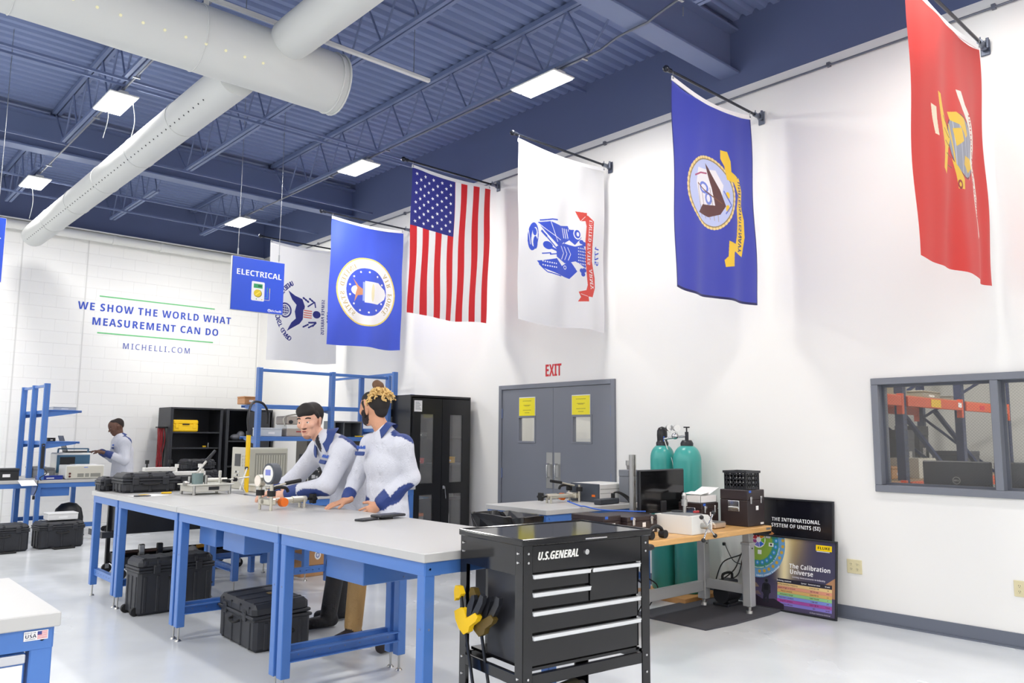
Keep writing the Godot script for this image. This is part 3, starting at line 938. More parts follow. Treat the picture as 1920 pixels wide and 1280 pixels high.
func plate_outlet(at: Vector3, label: String, gangs := 2):
	# face plate on the right wall, facing -x; at: centre on the wall
	var t = thing("wall_outlet", label, "outlet", at, 0.0, "beige outlet plates")
	var ivory = mat("ivory", c8(226, 216, 176), 0.45)
	var w = 0.06 * gangs
	obj("plate", G.new().bb(-0.008, 0, -0.058, 0.058, -w / 2 - 0.004, w / 2 + 0.004, 0.003), ivory, t)
	for k in gangs:
		var z = (k - (gangs - 1) / 2.0) * 0.052
		for y in [-0.02, 0.02]:
			obj("socket", G.new().cyl(Vector3(-0.008, y, z), Vector3(-0.011, y, z), 0.016, -1, 12), ivory, t)
			obj("slot", G.new().bb(-0.0125, -0.01, y - 0.002, y + 0.007, z - 0.007, z - 0.005).bb(-0.0125, -0.01, y - 0.002, y + 0.007, z + 0.005, z + 0.007).cyl(Vector3(-0.0125, y - 0.008, z), Vector3(-0.01, y - 0.008, z), 0.0025, -1, 6), mats["rubber"], t)
	return t


func right_wall_things():
	var gp: Material = mats["grey_paint"]
	# double door
	var d = struct("door_1")
	var fr = G.new()
	fr.bb(6.77, 6.93, 0, 2.155, -7.70, -7.645, 0.004).bb(6.77, 6.93, 0, 2.155, -5.815, -5.76, 0.004).bb(6.77, 6.93, 2.1, 2.155, -7.645, -5.815, 0.004)
	obj("door_frame", fr, gp, d)
	var f = sysfont(false, true)
	for k in 2:
		var z0 = -7.642 if k == 0 else -6.728
		var z1 = -6.732 if k == 0 else -5.818
		var wz0 = -7.33 if k == 0 else -6.405
		var wz1 = -7.05 if k == 0 else -6.125
		var leaf = part("door_leaf", d)
		var g = G.new()
		g.bb(6.79, 6.835, 0.01, 1.45, z0, z1).bb(6.79, 6.835, 1.745, 2.097, z0, z1).bb(6.79, 6.835, 1.45, 1.745, z0, wz0).bb(6.79, 6.835, 1.45, 1.745, wz1, z1)
		obj("slab", g, gp, leaf)
		var wf = G.new()
		for e in [[1.43, 1.455, wz0 - 0.02, wz1 + 0.02], [1.74, 1.765, wz0 - 0.02, wz1 + 0.02], [1.45, 1.745, wz0 - 0.02, wz0 + 0.004], [1.45, 1.745, wz1 - 0.004, wz1 + 0.02]]:
			wf.bb(6.782, 6.843, e[0], e[1], e[2], e[3], 0.003)
		obj("glazing_frame", wf, mat("grey_light", c8(128, 132, 142), 0.4), leaf)
		obj("pane", G.new().bb(6.81, 6.815, 1.455, 1.74, wz0, wz1), mat("clear_glass", Color(1, 1, 1, 0.06), 0.02, 0.0, {"transparency": 1}), leaf)
		var hz = -6.79 if k == 0 else -6.655
		obj("push_plate", G.new().bb(6.784, 6.79, 0.9, 1.325, hz - 0.05, hz + 0.05, 0.002), mats["steel"], leaf)
		obj("pull_handle", G.new().hose([Vector3(6.785, 1.03, hz), Vector3(6.75, 1.035, hz), Vector3(6.742, 1.06, hz), Vector3(6.742, 1.16, hz), Vector3(6.75, 1.185, hz), Vector3(6.785, 1.19, hz)], 0.011, 8), mats["chrome"], leaf)
		for y in [0.25, 1.05, 1.8]:
			var hy = z0 + 0.002 if k == 0 else z1 - 0.002
			obj("hinge", G.new().cyl(Vector3(6.784, y - 0.06, hy), Vector3(6.784, y + 0.06, hy), 0.009, -1, 8), mats["steel_navy"], leaf)
		# laminated yellow notice
		var pz = -7.18 if k == 0 else -6.275
		var p = Pic.new(200, 160, c8(250, 236, 40))
		for q in [[28, 110], [66, 90], [72, 60], [110, 104], [134, 60]]:
			p.rect(100 - q[1] / 2, q[0] - 3, q[1], 5, c8(178, 162, 40))
		var n = thing("door_notice", "yellow laminated notice taped on the grey door leaf %s" % ("nearer the black cabinet" if k == 0 else "nearer the gas cylinders"), "notice", Vector3(6.788, 0, pz))
		obj("sleeve", G.new().bb(-0.003, 0, 1.76, 1.995, -0.145, 0.145), mats["paper"], n)
		obj("sheet", sheet(Vector3(-0.005, 1.985, -0.14), Vector3(0, 0, 0.28), Vector3(0, -0.22, 0), 0.001), pmat("notice_%d" % k, p, 0.4), n)
	var e = thing("exit_sign", "red painted EXIT letters above the grey double door", "sign", Vector3(6.797, 2.305, -6.74))
	lettering("letters", "EXIT", 0.2, Transform3D(Basis(Vector3.UP, -PI / 2), Vector3.ZERO), mat("exit_red", c8(214, 38, 48), 0.5), e, f, 0, 0.66)
	# window to the storage room
	var w = struct("window_1")
	var g = G.new()
	g.bb(6.77, 6.97, 1.075, 1.13, -2.935, -0.945, 0.004).bb(6.77, 6.97, 1.962, 2.017, -2.935, -0.945, 0.004)
	for z in [-2.935, -2.035, -1.0]:
		g.bb(6.771, 6.969, 1.13, 1.962, z, z + 0.055, 0.004)
	obj("window_frame", g, gp, w)
	for a in [[-2.88, -2.035], [-1.98, -1.0]]:
		var s = G.new()
		s.bb(6.86, 6.885, 1.13, 1.15, a[0], a[1]).bb(6.86, 6.885, 1.942, 1.962, a[0], a[1]).bb(6.86, 6.885, 1.15, 1.942, a[0], a[0] + 0.02).bb(6.86, 6.885, 1.15, 1.942, a[1] - 0.02, a[1])
		obj("glazing_bead", s, mat("bead_grey", c8(96, 100, 110), 0.4), w)
		obj("pane", G.new().bb(6.876, 6.882, 1.14, 1.952, a[0] + 0.01, a[1] - 0.01), mat("wired_glass", Color(1, 1, 1, 0.03), 0.03, 0.0, {"transparency": 1, "metallic_specular": 0.2}), w)
		# diagonal safety wire inside the pane
		var wr = G.new()
		var st = 0.024
		var y0 = 1.15
		var y1 = 1.94
		var k: float = a[0] - 0.79
		while k < a[1]:
			for sgn in [1, -1]:
				var p0 = Vector2(k, y0 if sgn > 0 else y1)
				var p1 = Vector2(k + 0.79, y1 if sgn > 0 else y0)
				var t0: float = clampf((a[0] + 0.01 - p0.x) / 0.79, 0.0, 1.0)
				var t1: float = clampf((a[1] - 0.01 - p0.x) / 0.79, 0.0, 1.0)
				if t1 - t0 > 0.01:
					var q0 = p0.lerp(p1, t0)
					var q1 = p0.lerp(p1, t1)
					wr.bar(Vector3(6.879, q0.y, q0.x), Vector3(6.879, q1.y, q1.x), 0.0008, 0.0008)
			k += st
		var o = obj("safety_wire", wr, mat("wire_grey", c8(96, 98, 102), 0.5, 0.0), w)
		o.set_meta("kind", "stuff")
	plate_outlet(Vector3(6.8, 0.437, -3.15), "beige four-socket outlet beside the calibration poster")
	plate_outlet(Vector3(6.8, 0.427, -1.9), "beige outlet plate low on the wall under the window")
	plate_outlet(Vector3(6.8, 0.462, -4.134), "beige outlet with black plugs behind the wood table")
	# posters leaning on the wall
	poster_international()
	poster_calibration()


func poster_frame(called, label, at: Vector3, turn_z: float, z0: float, z1: float, h: float, pic: Pic, key: String):
	# leans against the right wall: base at at.x, tilts to +x
	var t = thing(called, label, "poster", at)
	var l = part("leaning_panel", t)
	l.rotation.z = turn_z
	var fr = G.new()
	fr.bb(-0.02, 0, 0, 0.016, z0, z1, 0.002).bb(-0.02, 0, h - 0.016, h, z0, z1, 0.002).bb(-0.02, 0, 0.016, h - 0.016, z0, z0 + 0.016, 0.002).bb(-0.02, 0, 0.016, h - 0.016, z1 - 0.016, z1, 0.002)
	obj("frame", fr, mats["black_plastic"], l)
	obj("backing", G.new().bb(-0.008, -0.002, 0.01, h - 0.01, z0 + 0.01, z1 - 0.01), mats["black_plastic"], l)
	obj("print", sheet(Vector3(-0.01, h - 0.014, z0 + 0.014), Vector3(0, 0, z1 - z0 - 0.028), Vector3(0, -h + 0.028, 0), 0.001), pmat("poster_" + key, pic, 0.15), l)


func poster_international():
	var p = Pic.new(512, 680, c8(22, 24, 34))
	var f = sysfont(false, true)
	for y in 680:
		var a = 0.0
		for x in range(0, 512, 4):
			a = exp(-pow((x - 60) / 90.0, 2.0)) * exp(-pow((y - 120) / 260.0, 2.0)) * 0.35
			p.rect(x, y, 4, 1, Color(0.08, 0.085, 0.12).lerp(c8(150, 140, 110), a))
	p.text("THE INTERNATIONAL", Vector2(290, 128), 33, Color.WHITE, f, Vector2(0.9, 0)).text("SYSTEM OF UNITS (SI)", Vector2(290, 166), 33, Color.WHITE, f, Vector2(0.9, 0))
	p.line([Vector2(120, 260), Vector2(126, 232), Vector2(146, 222)], 9, c8(222, 150, 90)).poly([Vector2(138, 210), Vector2(158, 222), Vector2(140, 234)], c8(222, 150, 90))
	poster_frame("leaning_poster", "dark framed poster titled THE INTERNATIONAL SYSTEM OF UNITS behind another poster", Vector3(6.72, 0.0, 0), -0.075, -4.12, -3.30, 0.97, p, "units")


func poster_calibration():
	var W = 768
	var H = 560
	var p = Pic.new(W, H, c8(60, 58, 84))
	var f = sysfont(false, true)
	for x in range(0, W, 4):
		for y in range(0, H, 8):
			var glow = exp(-pow((x - 325.0) / 60.0, 2.0)) * (1.0 if y < 330 else 0.3)
			var warm = exp(-pow((x - 380.0) / 130.0, 2.0)) * clampf(1.0 - y / 460.0, 0.0, 1.0)
			var c = c8(66, 64, 92).lerp(c8(214, 182, 110), warm * 0.8).lerp(c8(255, 240, 190), glow * 0.9)
			if y > 330:
				c = c.lerp(c8(88, 80, 110), clampf((y - 330) / 110.0, 0.0, 1.0))
			p.rect(x, y, 4, 8, c)
	p.poly([Vector2(560, 400), Vector2(640, 350), Vector2(740, 280), Vector2(768, 262), Vector2(768, 420), Vector2(600, 410)], c8(178, 132, 96))
	# planet of rings and icons
	p.disc(80, 70, 250, 268, c8(110, 160, 205), 60).disc(80, 64, 190, 204, c8(72, 146, 128), 60).disc(78, 56, 136, 146, c8(136, 170, 72), 48)
	p.disc(84, 36, 64, 66, c8(232, 232, 228), 36)
	var cols = [c8(206, 60, 50), c8(236, 150, 40), c8(120, 180, 60), c8(60, 110, 210), c8(120, 120, 200), c8(150, 70, 130), c8(190, 60, 70)]
	for k in 7:
		var a0 = TAU * k / 7.0 - 2.2
		p.poly([Vector2(84, 36) + Vector2.from_angle(a0 + 0.05) * 24, Vector2(84, 36) + Vector2.from_angle(a0 + 0.05) * 60, Vector2(84, 36) + Vector2.from_angle(a0 + 0.85) * 60, Vector2(84, 36) + Vector2.from_angle(a0 + 0.85) * 24], cols[k])
	p.rect(150, -4, 44, 22, c8(232, 236, 232)).rect(180, 52, 44, 30, c8(232, 236, 232)).rect(192, 58, 18, 16, c8(60, 60, 70)).rect(78, 118, 36, 34, c8(230, 234, 230))
	for k in 8:
		var a = -0.35 + k * 0.28
		p.disc(84 + cos(a) * 164, 44 + sin(a) * 176, 18, 19, c8(58, 140, 205), 16).disc(84 + cos(a) * 164, 44 + sin(a) * 176, 8, 9, c8(150, 200, 232), 12)
	for k in 10:
		var a = -0.3 + k * 0.2
		p.disc(84 + cos(a) * 226, 48 + sin(a) * 240, 14, 13, c8(206, 166, 60), 14)
	p.arc("measurement functions & disciplines", Vector2(80, 60), 198, 1.75, 0.15, 17, c8(225, 240, 240), f, false, true)
	p.arc("industry products & workload", Vector2(80, 66), 256, 1.6, 0.7, 20, c8(225, 236, 250), f, false, true)
	p.rect(600, 28, 134, 44, c8(250, 214, 20)).text("FLUKE", Vector2(667, 50), 30, c8(40, 36, 30), f, Vector2(1.2, 0)).rect(606, 74, 110, 6, c8(220, 220, 226))
	p.text("The Calibration", Vector2(548, 214), 48, Color.WHITE, f).text("Universe", Vector2(478, 258), 48, Color.WHITE, f).text("Linking measurements to industry", Vector2(540, 296), 17, c8(224, 220, 230), f)
	# table of constants
	p.rect(268, 320, 470, 30, c8(44, 42, 56))
	p.text("Defining constant", Vector2(326, 336), 15, Color.WHITE, f).text("Symbol", Vector2(500, 336), 13, Color.WHITE, f).text("Numerical value", Vector2(588, 336), 13, Color.WHITE, f).text("SI unit", Vector2(700, 336), 13, Color.WHITE, f)
	var rows = [c8(232, 202, 140), c8(226, 156, 130), c8(222, 180, 110), c8(150, 206, 140), c8(130, 150, 224), c8(176, 84, 168), c8(140, 130, 214)]
	for k in 7:
		p.rect(268, 352 + k * 25, 470, 24, rows[k])
		p.text(["hyperfine transition frequency", "speed of light in vacuum", "Planck constant", "elementary charge", "Boltzmann constant", "Avogadro constant", "luminous efficacy"][k], Vector2(350, 364 + k * 25), 13, c8(90, 50, 60), f).text(["9 192 631 770", "299 792 458", "6.626 070 15", "1.602 176 634", "1.380 649", "6.022 140 76", "683"][k], Vector2(590, 364 + k * 25), 13, c8(90, 50, 60), f).text(["Hz", "m/s", "J s", "C", "J/K", "1/mol", "lm/W"][k], Vector2(704, 364 + k * 25), 13, c8(90, 50, 60), f)
	# the walker in a space suit on rough ground
	p.poly([Vector2(0, 500), Vector2(60, 470), Vector2(130, 500), Vector2(240, 486), Vector2(330, 520), Vector2(330, 560), Vector2(0, 560)], c8(52, 46, 58)).poly([Vector2(20, 400), Vector2(70, 380), Vector2(100, 410), Vector2(60, 416)], c8(140, 120, 110)).poly([Vector2(10, 470), Vector2(90, 440), Vector2(120, 470)], c8(120, 104, 104))
	p.disc(164, 352, 20, 22, c8(70, 70, 80)).disc(166, 354, 12, 12, c8(40, 40, 48)).poly([Vector2(130, 384), Vector2(146, 372), Vector2(186, 372), Vector2(204, 388), Vector2(208, 446), Vector2(196, 452), Vector2(190, 470), Vector2(194, 520), Vector2(174, 524), Vector2(166, 480), Vector2(156, 524), Vector2(136, 520), Vector2(142, 466), Vector2(134, 448), Vector2(122, 446)], c8(46, 46, 56)).rect(146, 382, 40, 46, c8(36, 36, 44))
	p.text("(C) Fluke Calibration Universe", Vector2(640, 546), 12, c8(210, 210, 216), f)
	poster_frame("leaning_poster", "colourful framed poster titled The Calibration Universe leaning by the outlet", Vector3(6.63, 0.0, 0), -0.105, -4.08, -3.235, 0.645, p, "universe")


# a blue steel bench with a pale worktop; along: the axis of its long side; end frames tie the legs across
func bench(x0, x1, z0, z1, y: float, along: String, label: String, drawers := []) -> Node3D:
	var t = thing("workbench", label, "workbench", Vector3((x0 + x1) / 2.0, 0, (z0 + z1) / 2.0), 0.0, "blue steel workbenches")
	var hx: float = (x1 - x0) / 2.0
	var hz: float = (z1 - z0) / 2.0
	var blue: Material = mats["bench_blue"]
	obj("worktop", G.new().bb(-hx + 0.001, hx - 0.001, y - 0.042, y, -hz + 0.001, hz - 0.001, 0.003), mats["bench_top"], t)
	var rx = hx - 0.018
	var rz = hz - 0.018
	var r0 = y - 0.105
	for s in [-1, 1]:
		obj("rail", G.new().bb(-rx, rx, r0, y - 0.042, s * rz - 0.004, s * rz + 0.004, 0.002).bb(-rx, rx, r0, r0 + 0.006, s * rz, s * (rz - 0.04)), blue, t)
		obj("rail", G.new().bb(s * rx - 0.004, s * rx + 0.004, r0, y - 0.042, -rz, rz, 0.002).bb(s * rx, s * (rx - 0.04), r0, r0 + 0.006, -rz, rz), blue, t)
	for sx in [-1, 1]:
		for sz in [-1, 1]:
			var lx: float = sx * (rx - 0.028)
			var lz: float = sz * (rz - 0.028)
			var leg = obj("leg", G.new().bb(lx - 0.03, lx + 0.03, 0.1, r0 + 0.03, lz - 0.03, lz + 0.03, 0.004), blue, t)
			obj("levelling_foot", G.new().cyl(Vector3(lx, 0.012, lz), Vector3(lx, 0.1, lz), 0.007, -1, 8).cyl(Vector3(lx, 0, lz), Vector3(lx, 0.012, lz), 0.024, 0.016, 12), mats["steel"], leg)
			var bg = G.new()
			for q in [[0.62, 0], [y - 0.075, 0]]:
				bg.cyl(Vector3(lx, q[0], lz + sz * 0.029), Vector3(lx, q[0], lz + sz * 0.032), 0.006, -1, 8)
				bg.cyl(Vector3(lx + sx * 0.029, q[0], lz), Vector3(lx + sx * 0.032, q[0], lz), 0.006, -1, 8)
			obj("bolt", bg, mats["steel_navy"], leg)
	for s in [-1, 1]:
		var g = G.new()
		var holes = G.new()
		if along == "z":
			var lz: float = s * (rz - 0.028)
			g.bb(-rx + 0.05, rx - 0.05, 0.19, 0.25, lz - 0.003, lz + 0.003).bb(-rx + 0.05, rx - 0.05, 0.19, 0.196, lz, lz - s * 0.04).bb(-rx + 0.05, rx - 0.05, 0.244, 0.25, lz, lz - s * 0.04)
			for k in 7:
				holes.cyl(Vector3(-rx + 0.12 + k * (2 * rx - 0.24) / 6, 0.22, lz + s * 0.002), Vector3(-rx + 0.12 + k * (2 * rx - 0.24) / 6, 0.22, lz + s * 0.005), 0.005, -1, 6)
				holes.cyl(Vector3(-rx + 0.12 + k * (2 * rx - 0.24) / 6, 0.22, lz - 0.005), Vector3(-rx + 0.12 + k * (2 * rx - 0.24) / 6, 0.22, lz + 0.005), 0.005, -1, 6)
		else:
			var lx: float = s * (rx - 0.028)
			g.bb(lx - 0.003, lx + 0.003, 0.19, 0.25, -rz + 0.05, rz - 0.05).bb(lx, lx - s * 0.04, 0.19, 0.196, -rz + 0.05, rz - 0.05).bb(lx, lx - s * 0.04, 0.244, 0.25, -rz + 0.05, rz - 0.05)
			for k in 7:
				holes.cyl(Vector3(lx - 0.005, 0.22, -rz + 0.12 + k * (2 * rz - 0.24) / 6), Vector3(lx + 0.005, 0.22, -rz + 0.12 + k * (2 * rz - 0.24) / 6), 0.005, -1, 6)
		var b = obj("stretcher", g, blue, t)
		obj("hole", holes, mats["steel_navy"], b)
	for d in drawers:
		# [x0, x1, z0, z1, height] relative to the bench centre
		var dr = obj("drawer", G.new().bb(d[0], d[1], r0 - d[4], r0 + 0.03, d[2], d[3], 0.004), blue, t)
		obj("screw", G.new().cyl(Vector3((d[0] + d[1]) / 2, r0 - d[4] + 0.02, d[3]), Vector3((d[0] + d[1]) / 2, r0 - d[4] + 0.02, d[3] + 0.003), 0.005, -1, 6), mats["steel_navy"], dr)
	return t


func benches():
	var y = 0.965
	bench(2.22, 3.39, -8.37, -7.605, y, "x", "blue bench crosswise at the far end of the long row, holding black cases")
	bench(2.22, 3.12, -7.60, -6.155, y, "z", "blue bench of the long row over the upright wheeled black case", [])
	bench(2.22, 3.12, -6.15, -4.50, y, "z", "blue bench of the long row where the men lean, two drawers beneath", [[-0.31, 0.2, -0.72, -0.42, 0.16], [-0.31, 0.2, -0.285, 0.065, 0.16]])
	bench(2.22, 3.12, -4.495, -3.03, y, "z", "blue bench at the near end of the long row beside the tool cart", [[-0.28, 0.25, -0.45, -0.05, 0.165]])
	bench(3.41, 4.09, -8.55, -7.06, 0.93, "z", "blue bench behind the leaning man carrying a beige analyser")
	bench(4.10, 5.5, -8.55, -7.7, 0.93, "x", "blue bench end seen between the standing man and the glass-door cabinet")
	bench(2.62, 3.5, -14.1, -12.6, 0.86, "z", "blue bench by the block wall where the third man types", [[-0.4, 0.0, 0.05, 0.7, 0.12]])
	bench(0.7, 2.6, -13.4, -12.62, 0.86, "x", "blue bench reaching out of the picture near the block wall")
	bench(4.74, 6.15, -5.56, -4.775, 0.9, "x", "pale topped blue bench in front of the grey doors")
	# bench at the near left corner, with a label and a drawer
	var b = bench(-1.2, 0.672, -3.521, -2.758, y, "x", "pale bench corner with a flag sticker nearest the camera")
	var p = Pic.new(220, 96, c8(238, 238, 240))
	p.text("MADE IN THE", Vector2(58, 18), 16, c8(40, 44, 70), sysfont()).text("USA", Vector2(62, 52), 50, c8(30, 36, 64), sysfont(), Vector2(1.1, 0)).rect(14, 80, 92, 4, c8(60, 64, 90))
	for k in 7:
		p.rect(122, 8 + k * 12, 92, 6, c8(206, 70, 80))
	p.rect(122, 8, 40, 36, c8(60, 70, 140))
	var cx = 0.672 - 0.936
	obj("flag_sticker", sheet(Vector3(0.841, y - 0.049, 0.3695), Vector3(0.064, 0, 0), Vector3(0, -0.027, 0), 0.001), pmat("usa_sticker", p, 0.5), b)
	var d = obj("drawer", G.new().bb(0.15, 0.852, 0.6, y - 0.11, 0.0, 0.355, 0.003), mats["bench_blue"], b)
	obj("handle_strip", G.new().bb(0.15, 0.85, y - 0.139, y - 0.113, 0.355, 0.368, 0.003), mat("handle_grey", c8(196, 198, 204), 0.4), d)
	obj("blank_sticker", G.new().bb(0.786, 0.846, 0.76, 0.82, 0.355, 0.3565), mats["paper"], d)
	bench(-1.2, 0.56, -4.29, -3.525, y, "x", "pale bench tucked behind the near bench corner")


func open_cabinet(at: Vector3, w: float, h: float, d: float, shelves: Array, label: String) -> Node3D:
	# front faces +z; at: left front floor corner
	var t = thing("storage_cabinet", label, "cabinet", at)
	var m = mat("cabinet_black", c8(44, 46, 52), 0.45)
	var g = G.new()
	g.bb(0, 0.02, 0, h, -d, 0, 0.003).bb(w - 0.02, w, 0, h, -d, 0, 0.003).bb(0.02, w - 0.02, h - 0.03, h, -d, 0, 0.003).bb(0.02, w - 0.02, 0, 0.08, -d, 0)
	g.bb(0.02, w - 0.02, 0.08, h - 0.03, -d, -d + 0.015).bb(0.02, 0.05, 0.08, h - 0.03, -0.02, 0).bb(w - 0.05, w - 0.02, 0.08, h - 0.03, -0.02, 0)
	obj("body", g, m, t)
	for y in shelves:
		obj("shelf", G.new().bb(0.02, w - 0.02, y - 0.025, y, -d + 0.015, -0.03, 0.002), m, t)
	return t


func rack(called, label, at: Vector3, along: Vector3, out: Vector3, posts: Array, h: float, shelves: Array, depth: float, base := 0.0) -> Node3D:
	# upright posts along a line; shelves cantilever to "out"
	var t = thing(called, label, "rack", at)
	var blue: Material = mats["bench_blue"]
	var hole = G.new()
	for p in posts:
		var c: Vector3 = along * p
		var post = obj("upright", G.new().box(c + Vector3(0, (h + base) / 2, 0), (along.abs() * 0.05 + out.abs() * 0.075 + Vector3(0, h - base, 0)), 0.004), blue, t)
		var sl = G.new()
		var n = int((h - base) / 0.03)
		for k in n:
			for s in [-1, 1]:
				sl.box(c - out * 0.0378 + along * 0.012 * s + Vector3(0, base + 0.02 + k * 0.03, 0), along.abs() * 0.006 + out.abs() * 0.001 + Vector3(0, 0.014, 0))
				sl.box(c + along * s * 0.0253 + out * 0.0 + Vector3(0, base + 0.02 + k * 0.03, 0), along.abs() * 0.001 + out.abs() * 0.006 + Vector3(0, 0.014, 0))
		var o = obj("slot", sl, mats["steel_navy"], post)
		o.set_meta("kind", "stuff")
		for y in shelves:
			var x = Transform3D(Basis(out, Vector3.UP, out.cross(Vector3.UP)), c + along * 0.026 + Vector3(0, y, 0))
			obj("bracket", G.new().prism([Vector2(0.03, -0.09), Vector2(0.03, 0.0), Vector2(depth, 0.0), Vector2(depth, -0.025)], 0.004, x), blue, post)
	for i in posts.size() - 1:
		var a: Vector3 = along * posts[i]
		var b: Vector3 = along * posts[i + 1]
		obj("top_beam", G.new().bar(a + Vector3(0, h - 0.03, 0) + along * 0.025, b + Vector3(0, h - 0.03, 0) - along * 0.025, 0.03, 0.035, 0.003), blue, t)
		for y in shelves:
			var mid = (a + b) / 2 + out * (0.04 + depth / 2) + Vector3(0, y + 0.006, 0)
			var sz: Vector3 = along.abs() * (b - a).length() + out.abs() * depth + Vector3(0, 0.012, 0)
			var sh = G.new().box(mid, sz, 0.002)
			sh.box(mid - out * depth / 2 + Vector3(0, -0.02, 0), along.abs() * (b - a).length() * 0.96 + out.abs() * 0.006 + Vector3(0, 0.05, 0), 0.002)
			sh.box(mid + out * depth / 2 + Vector3(0, -0.01, 0), along.abs() * (b - a).length() + out.abs() * 0.006 + Vector3(0, 0.03, 0), 0.002)
			obj("shelf", sh, blue, t)
	return t


func racks_and_cabinets():
	rack("bench_rack", "tall blue slotted rack standing behind the leaning man", Vector3(3.955, 0, -8.62), Vector3(1, 0, 0), Vector3(0, 0, -1), [0.0, 0.93, 1.74], 2.27, [1.84, 1.475], 0.42)
	rack("bench_rack", "blue cantilever rack on the bench by the block wall", Vector3(2.68, 0, -12.63), Vector3(0, 0, -1), Vector3(1, 0, 0), [0.0, 0.72, 1.42], 2.2, [1.82, 1.38], 0.42, 0.861)
	rack("bench_rack", "blue rack tops showing above the glass-door cabinet", Vector3(6.45, 0, -9.6), Vector3(0, 0, -1), Vector3(1, 0, 0), [0.0, 0.9, 1.8], 2.42, [1.6], 0.28)
	open_cabinet(Vector3(4.88, 0, -14.05), 0.915, 1.97, 0.6, [0.5, 0.9, 1.28, 1.55], "open black cabinet holding a yellow case against the block wall")
	var c2 = open_cabinet(Vector3(5.86, 0, -14.05), 0.88, 1.97, 0.6, [0.5, 0.95, 1.4], "black cabinet in the wall corner with one door closed")
	obj("door", G.new().bb(0.42, 0.86, 0.1, 1.93, -0.02, 0.0, 0.003), mats["cabinet_black"], c2)
	# black cabinet with glazed doors
	var t = thing("glass_door_cabinet", "tall black cabinet with two glazed doors beside the standing man", "cabinet", Vector3(5.75, 0, -8.2))
	var bk: Material = mats["black_steel"]
	var w = 0.97
	var h = 2.02
	var g = G.new()
	g.bb(0, 0.02, 0, h, -0.56, 0, 0.003).bb(w - 0.02, w, 0, h, -0.56, 0, 0.003).bb(0.02, w - 0.02, h - 0.03, h, -0.56, 0, 0.003).bb(0.02, w - 0.02, 0, 0.08, -0.56, 0).bb(0.02, w - 0.02, 0.08, h - 0.03, -0.56, -0.545)
	obj("body", g, bk, t)
	for y in [0.34, 0.72, 1.16, 1.5]:
		obj("shelf", G.new().bb(0.02, w - 0.02, y - 0.025, y, -0.54, -0.06, 0.002), bk, t)
	for k in 2:
		var x0 = 0.022 if k == 0 else w / 2 + 0.003
		var x1 = w / 2 - 0.003 if k == 0 else w - 0.022
		var door = part("door", t)
		var px0: float = x0 + 0.125
		var px1: float = x1 - 0.13
		var dg = G.new()
		dg.bb(x0, x1, 0.09, 0.22, -0.002, 0.018).bb(x0, x1, 0.78, 0.92, -0.002, 0.018).bb(x0, x1, 1.78, h - 0.04, -0.002, 0.018)
		dg.bb(x0, px0, 0.22, 0.78, -0.002, 0.018).bb(px1, x1, 0.22, 0.78, -0.002, 0.018).bb(x0, px0, 0.92, 1.78, -0.002, 0.018).bb(px1, x1, 0.92, 1.78, -0.002, 0.018)
		obj("door_frame", dg, bk, door)
		for a in [[0.22, 0.78], [0.92, 1.78]]:
			obj("pane", G.new().bb(px0 - 0.01, px1 + 0.01, a[0] - 0.01, a[1] + 0.01, 0.004, 0.008), mat("cabinet_glass", Color(1, 1, 1, 0.08), 0.03, 0.0, {"transparency": 1}), door)
	obj("lock_handle", G.new().bb(w / 2 + 0.02, w / 2 + 0.05, 0.84, 0.88, 0.018, 0.03, 0.003).bar(Vector3(w / 2 + 0.045, 0.87, 0.035), Vector3(w / 2 + 0.06, 0.72, 0.04), 0.018, 0.012, 0.003), mats["chrome"], t)
	obj("blue_tag", G.new().bb(0.005, 0.06, h - 0.0, h + 0.002, -0.03, 0.002), mat("tag_blue", c8(70, 120, 220), 0.5), t)
	var p = Pic.new(64, 72, c8(240, 240, 240))
	for k in 6:
		p.rect(10, 10 + k * 9, 30 + (k * 7) % 18, 3, c8(130, 134, 140))
	obj("paper_label", sheet(Vector3(0.045, 1.95, 0.0195), Vector3(0.12, 0, 0), Vector3(0, -0.14, 0), 0.001), pmat("cab_label", p, 0.7), t)
	# what stands on its shelves
	var o = Vector3(5.75, 0, -8.2)
	var jug = thing("water_jug", "clear plastic gallon jug inside the glass-door cabinet", "jug", o + Vector3(0.66, 0.34, -0.16))
	obj("bottle", G.new().lathe([[0, 0], [0.078, 0], [0.082, 0.02], [0.08, 0.15], [0.07, 0.19], [0.035, 0.245], [0.025, 0.26], [0.025, 0.285], [0, 0.285]], Transform3D(), 18), mat("milky", c8(226, 232, 232), 0.3, 0.0, {"backlight_enabled": true, "backlight": c8(90, 95, 95)}), jug)
	obj("cap", G.new().cyl(Vector3(0, 0.285, 0), Vector3(0, 0.305, 0), 0.028, -1, 14), mats["white_plastic"], jug)
	shelf_box("red_box", o + Vector3(0.21, 1.16, -0.2), Vector3(0.18, 0.07, 0.2), c8(196, 60, 64), "red box on the cabinet shelf behind glass", "box")
	shelf_box("yellow_meter_case", o + Vector3(0.7, 1.16, -0.2), Vector3(0.2, 0.08, 0.2), c8(240, 190, 30), "yellow case on the cabinet shelf behind glass", "case")
	shelf_box("metal_canister", o + Vector3(0.7, 0.72, -0.2), Vector3(0.18, 0.14, 0.18), c8(206, 206, 200), "pale metal box on the cabinet shelf behind glass", "box")
	shelf_box("blue_binder", o + Vector3(0.25, 0.72, -0.2), Vector3(0.26, 0.02, 0.22), c8(110, 160, 214), "flat blue folder on the cabinet shelf behind glass", "folder")
	shelf_box("white_canister", o + Vector3(0.25, 1.5, -0.25), Vector3(0.25, 0.05, 0.2), c8(120, 122, 124), "grey tray on the upper shelf of the glass-door cabinet", "tray")
	shelf_box("orange_lid_jar", o + Vector3(0.24, 0.34, -0.2), Vector3(0.17, 0.2, 0.15), c8(150, 146, 140), "grey jar with orange lid low in the glass-door cabinet", "jar", c8(226, 120, 50))
